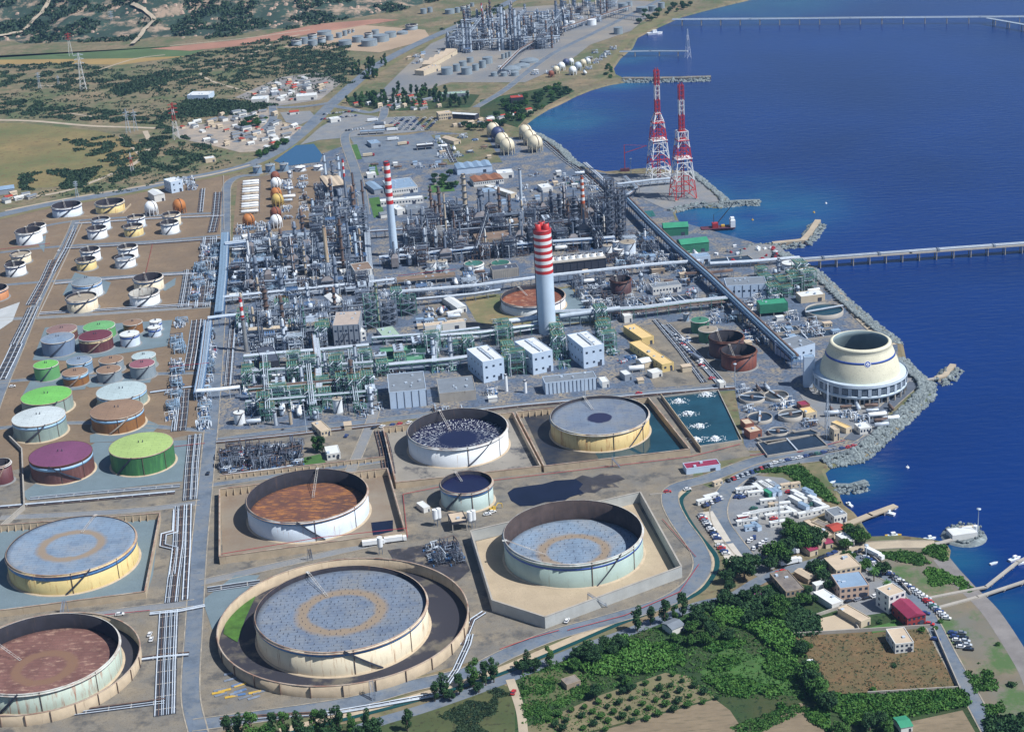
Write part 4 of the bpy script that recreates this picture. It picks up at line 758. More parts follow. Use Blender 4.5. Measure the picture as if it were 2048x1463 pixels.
def stack(px, py, ty, w0, w1, m, label, bands=0, bfrac=.35, plats=0, bm=(bandred, bandw), tops=None, cat='stack', name='stack', lattice=False):
    g, H = zh(px, py, ty); r0 = w0/2/PPM(px, py); r1 = w1/2/PPM(px, py); t = thing(name, label, cat, (g[0], g[1], 0), random.random())
    zb = H*(1-bfrac) if bands else H; rb = r0+(r1-r0)*zb/H
    if lattice:
        b = MB(); W = r0*2.4
        for sx in (-1, 1):
            for sy in (-1, 1): b.rod((sx*W/2, sy*W/2, 0), (sx*W/2, sy*W/2, zb), .25, 4)
        for i in range(int(zb/5)):
            for a, c in (((-1, -1), (1, -1)), ((1, -1), (1, 1)), ((1, 1), (-1, 1)), ((-1, 1), (-1, -1))):
                b.rod((a[0]*W/2, a[1]*W/2, i*5), (c[0]*W/2, c[1]*W/2, i*5+5), .15, 3); b.rod((a[0]*W/2, a[1]*W/2, i*5+5), (c[0]*W/2, c[1]*W/2, i*5+5), .15, 3)
        b.build('lattice', rustpipe, t)
    b = MB(); b.cone((0, 0, 0), r0, rb, zb, 20, cap=not bands); b.build('shaft', m, t)
    for i in range(bands):
        z0 = zb+(H-zb)*i/bands; z1 = zb+(H-zb)*(i+1)/bands; ra = r0+(r1-r0)*z0/H; rc = r0+(r1-r0)*z1/H; top = (bands-1-i) % 2 == 0
        b = MB(); b.cone((0, 0, z0), ra+.03, rc+.03, z1-z0, 20, cap=(i == bands-1)); b.build('red_band' if top else 'white_band', bm[0] if top else bm[1], t)
    b = MB(); b.lathe((0, 0, 0), [(r1+.02, H-.8), (r1*1.15, H-.7), (r1*1.1, H+.15), (r1*.8, H+.15), (r1*.8, H-.4), (.01, H-.4)], 16, ms=[0, 0, 0, 1, 1]); b.build('rim', [tops or darkst, blackm], t)
    for i in range(plats):
        z = H*(i+1)/(plats+.6); rr = r0+(r1-r0)*z/H; b = MB(); b.lathe((0, 0, 0), [(rr-.05, z), (rr+1.1, z), (rr+1.1, z+.9), (rr+1.02, z+.9), (rr+1.02, z+.15), (rr-.05, z+.15)], 14); b.build('platform', steel if m is not rustpipe else rustpipe, t)
    if plats: b = MB(); b.box((r0+.35, 0, 0), (.5, .4, H*.95)); b.build('ladder', steel, t)
    return t
stack(789, 512, 323, 17, 12, chim, 'slim pale blue stack with red and white bands at its top', 11, .44)
stack(493, 702, 595, 9, 6, mat('stack_greybrown', (.22, .23, .24), .7, .2, .2), 'leaning grey stack with red and white tip beside the main road', 5, .40, plats=1)
stack(1168, 460, 352, 11, 6, rustpipe, 'dark stack with orange-red and white bands at its top', 9, .5, lattice=True, bm=(mat('band_orange', (.50, .10, .03), .6, .1, .2), bandw))
stack(1044, 425, 338, 6, 6, pale, 'plain grey stack with black tip near the warehouses')
stack(693, 405, 318, 5, 4, steel, 'thin stack with red and white tip behind the saw-tooth shed', 5, .4)
tansp = mat('tan_column', (.50, .43, .33), .7, .15, .2, streak=(.2, .12, .08), streak_amt=.3)
for x, y, ty, w, m, la, pl in ((932, 436, 348, 9, tansp, 'tall cream column with rusty spirals and platforms', 6), (656, 538, 452, 8, mat('flue_cream', (.60, .50, .36), .7, .15, .2, streak=(.26, .13, .07), streak_amt=.3), 'thick tan flue column with rust stains', 0), (567, 552, 470, 6, tansp, 'beige column with dark spiral', 5), (713, 516, 462, 6, chim, 'pale blue column beside the stair tower', 1),
   (864, 432, 372, 5, rustpipe, 'tan-brown column at the left end of the dark refinery core', 3), (882, 455, 372, 6, rustpipe, 'rust-brown column second from left in the dark core', 3), (893, 470, 385, 4, tansp, 'thin cream column in the dark core', 2), (873, 452, 400, 5, rustpipe, 'short rust-brown column in the dark core', 2), (910, 478, 420, 4, rustpipe, 'thin rusty column in the dark core', 2),
   (963, 440, 378, 11, steel, 'fat grey reactor column with dark top', 3), (628, 440, 398, 6, chim, 'short pale column in front of the saw-tooth shed', 1), (500, 530, 478, 5, white, 'white column in the upper left unit', 0), (612, 550, 490, 5, tansp, 'spiral beige column behind the valve manifold', 4),
   (688, 545, 435, 6, rustpipe, 'tall rusty column left of the stair tower', 4), (640, 540, 470, 4, steel, 'thin column beside the thick tan flue', 3), (700, 520, 425, 5, steel, 'thin grey column beside the stair tower', 3), (680, 500, 400, 7, steel, 'grey column with platforms in front of the saw-tooth shed', 5),
   (1104, 445, 382, 6, darkst, 'dark column left in the right-hand dark unit', 3), (1120, 447, 388, 7, darkst, 'dark column second in the right-hand dark unit', 3), (1137, 440, 400, 5, rustpipe, 'short brown column in the right-hand dark unit', 2), (1150, 452, 395, 8, darkst, 'dark ringed column beside the orange banded stack', 6),
   (654, 375, 308, 5, chim, 'tall pale column left of the pair behind the saw-tooth shed', 2), (681, 375, 310, 6, chim, 'tall pale column right of the pair behind the saw-tooth shed', 3), (667, 372, 322, 4, steel, 'thin column between the pale pair behind the saw-tooth shed', 3), (710, 410, 345, 4, rustpipe, 'rust-brown thin column beside the gate road', 1), (728, 420, 360, 4, rustpipe, 'rust-brown thin column at the edge of the gate road', 1),
   (868, 728, 676, 8, silver, 'silver column left of the pair behind the concrete block', 2), (902, 722, 670, 8, silver, 'silver column right of the pair behind the concrete block', 2), (652, 752, 702, 6, silver, 'silver column at the left of the green unit piping', 1), (640, 760, 712, 5, silver, 'slim silver column in the green unit piping', 1), (714, 748, 690, 6, silver, 'tall white-silver column beside the green shed', 1), (727, 748, 706, 4, silver, 'slim silver column beside the green shed', 0),
   (607, 790, 730, 6, silver, 'silver column above the green process unit', 1), (512, 800, 745, 6, silver, 'silver column at the left of the green process unit', 1), (757, 640, 565, 6, mat('column_yellowgreen', (.30, .33, .22), .6, .2, .2), 'greenish column with yellow platforms', 5), (738, 640, 590, 4, greenst, 'thin green column beside the yellow-railed one', 4), (612, 680, 610, 4, greenst, 'dark green column above the pipe bridge', 4),
   (535, 640, 575, 9, rustpipe, 'broad brownish column beside the valve manifold', 4), (552, 850, 822, 7, silver, 'pale vessel standing at the front of the green process unit', 0), (582, 848, 820, 7, tansp, 'cream vessel standing at the front of the green process unit', 0),
   (1013, 782, 748, 7, white, 'white pipe riser in front of the boiler houses', 0), (1051, 785, 760, 7, white, 'white angled vent column in front of the boiler houses', 0), (1557, 552, 516, 5, pale, 'pale thin column beside the jetty tank', 3), (1290, 486, 458, 5, white, 'white post column beside the conveyor rack', 0)):
    stack(x, y, ty, w, w*.92, m, la, plats=pl, name='process_column', cat='column')
# tall lattice columns (right) and stair tower
def frame_mb(W, D, H, lv, post=.35, br=True, deck=True):
    b = MB()
    nx = max(1, round(W/6)); ny = max(1, round(D/6))
    for i in range(nx+1):
        for j in range(ny+1): b.box((-W/2+W*i/nx, -D/2+D*j/ny, 0), (post, post, H))
    for l in range(1, lv+1):
        z = H*l/lv-.4
        for i in range(nx+1): b.box((-W/2+W*i/nx, 0, z), (post*.8, D, .4))
        for j in range(ny+1): b.box((0, -D/2+D*j/ny, z), (W, post*.8, .4))
        if br:
            z0 = z-H/lv+.4
            for s in (-1, 1):
                b.rod((-W/2, s*D/2, z0), (-W/2+W/nx, s*D/2, z), .12, 3); b.rod((W/2, s*D/2, z0), (W/2-W/nx, s*D/2, z), .12, 3); b.rod((s*W/2, -D/2, z0), (s*W/2, -D/2+D/ny, z), .12, 3)
    return b
def lattice(px, py, ty, W, D, lv, m, label, cols=2):
    g, H = zh(px, py, ty); t = thing('steel_tower', label, 'steel tower', (g[0], g[1], 0), R_(7)); frame_mb(W, D, H, lv, .4).build('frame', m, t)
    b = MB()
    for l in range(1, lv): b.box((0, 0, H*l/lv), (W*.92, D*.9, .12))
    b.build('decks', steel, t)
    for k in range(cols): b = MB(); x = (k-(cols-1)/2)*W/cols; b.cone((x, 0, 0), W*.16, W*.14, H*.96, 14); b.build('vessel', mat('dark_vessel', (.10, .11, .14), .6, .3, .3, streak=(.25, .2, .15), streak_amt=.2), t)
    b = MB()
    for l in range(lv): z = H*l/lv; s = 1 if l % 2 else -1; b.rod((-s*W*.4, -D/2-.5, z), (s*W*.4, -D/2-.5, z+H/lv), .3, 4)
    b.build('stairs', steel, t); return t
lattice(1222, 488, 355, 7, 7, 11, darkst, 'tall black lattice column tower, left of the pair', 2); lattice(1243, 482, 376, 7, 7, 9, darkst, 'tall black lattice column tower, right of the pair', 2)
lattice(1150, 478, 425, 9, 8, 4, darkst, 'blackened steel tower in the dark core right of the chimney', 1); lattice(730, 478, 412, 8, 7, 6, steel, 'grey stair tower at the right edge of the upper left unit', 1); lattice(690, 515, 440, 7, 6, 6, steel, 'grey stair tower behind the thick tan flue', 0)
lattice(745, 655, 590, 10, 8, 5, greenst, 'green steel tower with yellow rails beside the long shed', 2); lattice(780, 650, 600, 12, 9, 4, steel, 'grey steel reactor frame left of the contractor yard', 2); lattice(818, 628, 592, 12, 9, 3, greenst, 'short green and yellow reactor frame on a concrete table', 3)
# ================= COOLING TOWER =================
cx, cy = 224.69, 993.99; t = thing('cooling_tower', 'huge cream conical cooling tower with blue band on a windowed round base', 'cooling tower', (cx, cy, 0), R_(-90))
ctm = mat('tower_concrete', (.66, .64, .50), .75, .05, .15, fine=.8, streak=(.55, .52, .40), streak_amt=.0)
b = MB(); b.lathe((0, 0, 0), [(25.6, 12.6), (25.3, 15.6), (24.1, 20), (22.3, 24.6), (20.4, 29), (19.3, 31.2), (19.7, 31.6), (19.6, 32.6), (18.5, 33.3), (17.4, 33.3), (17.6, 30), (22, 20), (24.5, 13)], 80, ms=[0]*8+[0]+[1]*3); b.build('shell', [ctm, mat('tower_inside', (.20, .27, .30), .8, .2, .1)], t)
def rz_(z): return np.interp(z, [12.6, 15.6, 20, 24.6, 29, 31.2], [25.6, 25.3, 24.1, 22.3, 20.4, 19.3])
b = MB(); b.lathe((0, 0, 0), [(rz_(24.6)+.04, 24.6), (rz_(24.6)+.07, 24.6), (rz_(25.9)+.07, 25.9), (rz_(25.9)+.04, 25.9)], 80); b.build('painted_band', stripes['db'], t)
b = MB()   # round emblem on the band, facing the camera side: white disc, blue disc, white four-pointed diamond ring
A = math.radians(0); zc = 25.2; R = rz_(zc)
def disc(r, off, m, k=24, rot=0, name='emblem'):
    b = MB(); vs = [(0, 0)]+[(r*math.cos(2*math.pi*i/k+rot), r*math.sin(2*math.pi*i/k+rot)) for i in range(k)]
    vs = [(math.sqrt(max(0, rz_(zc+y*.93)**2-x*x))+off, x, zc+y*.93) for x, y in vs]; b.add(vs, [(0, i+1, (i+1) % k+1) for i in range(k)]); return b.build(name, m, t)
disc(2.1, .20, bandw, name='emblem_white_ring'); disc(1.75, .26, stripes['db'], name='emblem_blue_disc'); disc(1.25, .32, bandw, 4, name='emblem_diamond'); disc(.5, .38, stripes['db'], 4, name='emblem_centre')
b = MB(); b.lathe((0, 0, 0), [(29.4, 4.2), (30.0, 4.2), (30.0, 6.2), (29.5, 6.2)], 72); b.lathe((0, 0, 0), [(29.5, 11.2), (30.2, 11.2), (30.4, 12.4), (25.4, 12.9)], 72); b.lathe((0, 0, 0), [(29.0, 4.3), (29.0, 11.3)], 72); b.build('gallery_wall', mat('gallery_white', (.50, .60, .70), .6, .1, .2), t)
b = MB(); b.lathe((0, 0, 0), [(30.3, 12.5), (30.4, 13.6), (30.3, 13.6), (30.2, 12.5)], 72); b.build('railing', pale, t)
for k in range(30):
    a = 2*math.pi*(k+.5)/30; b = MB(); b.box((29.4*math.cos(a), 29.4*math.sin(a), 6.6), (.5, 3.4, 3.9), a); w_ = b.build('window', mat('gallery_glass', (.06, .09, .13), .3, .2, .5), t)
    b = MB()
    for z in (7.8, 9.1): b.box((29.7*math.cos(a), 29.7*math.sin(a), z), (.1, 3.4, .12), a)
    for q in (-1, 0, 1): b.box((29.7*math.cos(a)-q*.95*math.sin(a), 29.7*math.sin(a)+q*.95*math.cos(a), 6.6), (.1, .1, 3.9), a)
    b.build('frame', pale, w_)
    a = 2*math.pi*k/30; b = MB(); b.box((29.75*math.cos(a), 29.75*math.sin(a), 6.2), (.7, 2.2, 5.0), a); b.build('pilaster', pale, t)
    b = MB(); b.box((29.5*math.cos(a), 29.5*math.sin(a), 0), (.9, .9, 4.2), a); b.build('column', conc, t)
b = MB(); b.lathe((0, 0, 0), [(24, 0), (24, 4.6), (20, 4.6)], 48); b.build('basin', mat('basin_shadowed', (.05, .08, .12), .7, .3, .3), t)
for k in range(30):
    a = 2*math.pi*(k+.5)/30; b = MB(); b.path([(27.5*math.cos(a), 27.5*math.sin(a), 0), (27.5*math.cos(a), 27.5*math.sin(a), 2.6), (26.4*math.cos(a), 26.4*math.sin(a), 3.8), (24*math.cos(a), 24*math.sin(a), 4)], .45, 7); b.build('riser_pipe', pale, t)
# ================= FLARE TOWERS =================
def flare(px, py, ty, scheme, label):
    g, H = zh(px, py, ty); t = thing('flare_tower', label, 'flare tower', (g[0], g[1], 0), R_(12))
    def W(z): f = z/H; return 20-(20-10)*f/.52 if f < .52 else (9.2 if f < .60 else 4.2)
    z0 = 0
    for i, (f1, col) in enumerate(scheme):
        z1 = H*f1; b = MB(); n = max(1, round((z1-z0)/(8 if z0 < H*.5 else 4))); r = .42 if z0 < H*.5 else .28
        for k in range(n):
            a, c = z0+(z1-z0)*k/n, z0+(z1-z0)*(k+1)/n; wa, wc = W(a+.01)/2, W(c-.01)/2; cs = ((-1, -1), (1, -1), (1, 1), (-1, 1))
            for q in range(4):
                A, B = cs[q], cs[(q+1) % 4]
                b.rod((A[0]*wa, A[1]*wa, a), (A[0]*wc, A[1]*wc, c), r, 4); b.rod((A[0]*wc, A[1]*wc, c), (B[0]*wc, B[1]*wc, c), r*.8, 4)
                b.rod((A[0]*wa, A[1]*wa, a), ((A[0]+B[0])/2*wc, (A[1]+B[1])/2*wc, c), r*.7, 3); b.rod((B[0]*wa, B[1]*wa, a), ((A[0]+B[0])/2*wc, (A[1]+B[1])/2*wc, c), r*.7, 3)
        b.build('lattice_section', bandred if col == 'r' else bandw, t); z0 = z1
    for dx in (-1.1, 1.1): b = MB(); b.cone((dx, 0, 0), .55, .5, H*1.02, 8, cap=True); b.build('flare_pipe', mat('flare_red', (.30, .05, .07), .6, .1, .2), t)
    for z in (.36, .52, .60): b = MB(); b.box((0, 0, H*z), (W(H*z)+2, W(H*z)+2, .3)); b.build('platform', bandred if z > .5 else bandw, t)
    for sx in (-1, 1):
        for sy in (-1, 1): b = MB(); b.box((sx*10, sy*10, 0), (2.4, 2.4, .9)); b.build('footing', conc, t)
flare(1318, 355, 140, ((.12, 'w'), (.19, 'r'), (.34, 'w'), (.47, 'r'), (.61, 'w'), (.73, 'r'), (.86, 'w'), (1, 'r')), 'red and white lattice flare tower, left and taller-looking of the pair')
flare(1366, 395, 170, ((.17, 'r'), (.33, 'w'), (.46, 'r'), (.60, 'w'), (.74, 'r'), (.87, 'w'), (1, 'r')), 'red and white lattice flare tower, right one standing nearer the breakwater')
# ================= BUILDINGS =================
BW = dict(panel=mat('wall_panel_blue', (.50, .62, .78), .5, .06, .2), grey=mat('wall_grey', (.27, .31, .37), .6, .1, .2), white=mat('wall_white', (.66, .67, .66), .7, .06, .2), cream=mat('wall_cream', (.56, .48, .36), .8, .08, .2), pink=mat('wall_pink', (.52, .38, .30), .8, .08, .2), green=mat('wall_green', (.035, .19, .12), .55, .15, .3), yellow=mat('wall_sand', (.60, .46, .20), .8, .08, .2),
          brick=mat('wall_brick', (.26, .10, .07), .85, .15, .3), red=mat('wall_red', (.28, .04, .04), .7, .1, .3), conc=conc, dark=mat('wall_dark', (.035, .04, .06), .7, .2, .3), tan=mat('wall_tan', (.30, .24, .18), .8, .1, .2))
BR = dict(grey=mat('roofing_grey', (.17, .20, .24), .85, .12, .2), blue=mat('roofing_blue', (.22, .32, .45), .6, .1, .2), white=mat('roofing_white', (.64, .67, .69), .6, .06, .2), tan=mat('roofing_tan', (.50, .41, .31), .85, .1, .2), brown=mat('roofing_brown', (.17, .12, .09), .85, .2, .2, col2=(.25, .18, .14)), green=mat('roofing_green', (.04, .26, .15), .55, .12, .2), rust=mat('roofing_rust', (.25, .11, .06), .85, .2, .3),
          maroon=mat('roofing_maroon', (.24, .025, .07), .7, .1, .3), red=mat('roofing_red', (.36, .05, .03), .7, .12, .3), sand=mat('roofing_sand', (.66, .48, .22), .8, .06, .2), dark=mat('roofing_dark', (.06, .075, .11), .7, .2, .3), pink=mat('roofing_pink', (.40, .34, .30), .8, .1, .2), slate=mat('roofing_slate', (.14, .125, .12), .9, .25, .3, col2=(.26, .23, .2)), pgreen=mat('roofing_pale_green', (.30, .42, .34), .7, .1, .2))
def bld(fl, fr, d, h, roof, wl, rf, label, cat='building', name='building', win=None, pil=0, door=1, legs=False, group=None, ridge='x', slot=0):
    A = G(*fl)[:2]; B = G(*fr)[:2]; u = B-A; W = float(np.linalg.norm(u)); u /= W; v = np.array([-u[1], u[0]])
    if isinstance(d, tuple): q = G(*d)[:2]-A; D = float(q@v)
    else: D = float(d)
    c = A+u*W/2+v*D/2; rz = math.atan2(u[1], u[0]); t = thing(name, label, cat, (c[0], c[1], 0), rz, group); z0 = 0
    wm = BW[wl]; rm = BR[rf]
    if legs:
        z0 = h*.55 if legs is True else legs; nl = max(2, int(W/7)+1)
        for i in range(nl):
            for s in (-1, 1): b = MB(); b.box((-W/2+.4+(W-.8)*i/(nl-1), s*(D/2-.4), 0), (.5, .5, z0)); b.build('leg', conc, t)
    b = MB()
    if roof == 'flat':
        b.box((0, 0, z0), (W, D, h-z0)); b.build('wall', wm, t); b = MB(); b.box((0, 0, h+.002), (W-.5, D-.5, .12)); b.build('roof', rm, t)
        b = MB(); p = .45 if h > 3 else .25
        for s in (-1, 1): b.box((0, s*(D/2-.12), h), (W+.1, .3, p)); b.box((s*(W/2-.12), 0, h), (.3, D-.35, p))
        b.build('parapet', wm, t)
        random.seed(int(W*100+D))
        for k in range(int(W*D/160)+(1 if W*D > 60 else 0)): b = MB(); b.box((random.uniform(-.38, .38)*W, random.uniform(-.38, .38)*D, h+.12), (random.uniform(.8, 2), random.uniform(.8, 2), random.uniform(.5, 1.2)), 0); b.build('roof_unit', pale, t)
    else:
        n = 1 if roof == 'gable' else int(roof[3:]); rise = min(W, D)*.16/n if roof == 'gable' else W/n*.16
        b.box((0, 0, z0), (W, D, h-z0)); b.build('wall', wm, t); o = .35
        for k in range(n):
            b = MB()
            if ridge == 'x' and roof == 'gable': vs = [(-W/2-o, -D/2-o, h), (W/2+o, -D/2-o, h), (W/2+o, 0, h+rise), (-W/2-o, 0, h+rise), (-W/2-o, D/2+o, h), (W/2+o, D/2+o, h)]
            else:
                a = -W/2+W*k/n; e = a+W/n; m_ = (a+e)/2; vs = [(a, D/2+o, h), (a, -D/2-o, h), (m_, -D/2-o, h+rise), (m_, D/2+o, h+rise), (e, D/2+o, h), (e, -D/2-o, h)]; vs = [vs[1], vs[0], vs[3], vs[2], vs[5], vs[4]]
            b.add(vs, [(0, 1, 2, 3), (3, 2, 5, 4), (0, 3, 4), (1, 5, 2), (0, 4, 5, 1)])
            b.build('roof', rm, t)
    if slot:
        for dx in ([0] if slot == 1 else [-.2*W, .2*W]):
            b = MB(); b.box((dx, 0, h+.12), (1.6, D*.86, .9)); rv = b.build('ridge_vent', pale, t); b = MB(); b.box((dx+1.3, 0, h+.13), (.9, D*.86, .25)); b.build('slot', blackm, t)
    if pil:
        for i in range(pil+1): b = MB(); b.box((-W/2+W*i/pil, -D/2-.08, z0), (.35, .3, h-z0-.1)); b.build('pilaster', darkst if wl in ('panel', 'grey', 'white') else wm, t)
    if win:
        nx, nz = win
        for i in range(nx):
            for j in range(nz):
                zz = z0+(h-z0)*(j+.38)/nz if nz > 1 else z0+(h-z0)*.45; ww = min(1.6, W/nx*.5); hh = min(1.5, (h-z0)/nz*.45)
                b = MB(); b.box((-W/2+W*(i+.5)/nx, -D/2-.02, zz), (ww, .1, hh)); b.build('window', wind, t)
        ny = max(1, int(D/5))
        for i in range(ny):
            for j in range(nz):
                zz = z0+(h-z0)*(j+.38)/nz if nz > 1 else z0+(h-z0)*.45
                for s in (-1, 1): b = MB(); b.box((s*(W/2+.02), -D/2+D*(i+.5)/ny, zz), (.1, 1.2, min(1.5, (h-z0)/nz*.45))); b.build('window', wind, t)
    if door and not legs: b = MB(); b.box((W*.28, -D/2-.03, 0), (min(3.2, W*.2), .12, min(3, h*.6))); b.build('door', darkst, t)
    return t
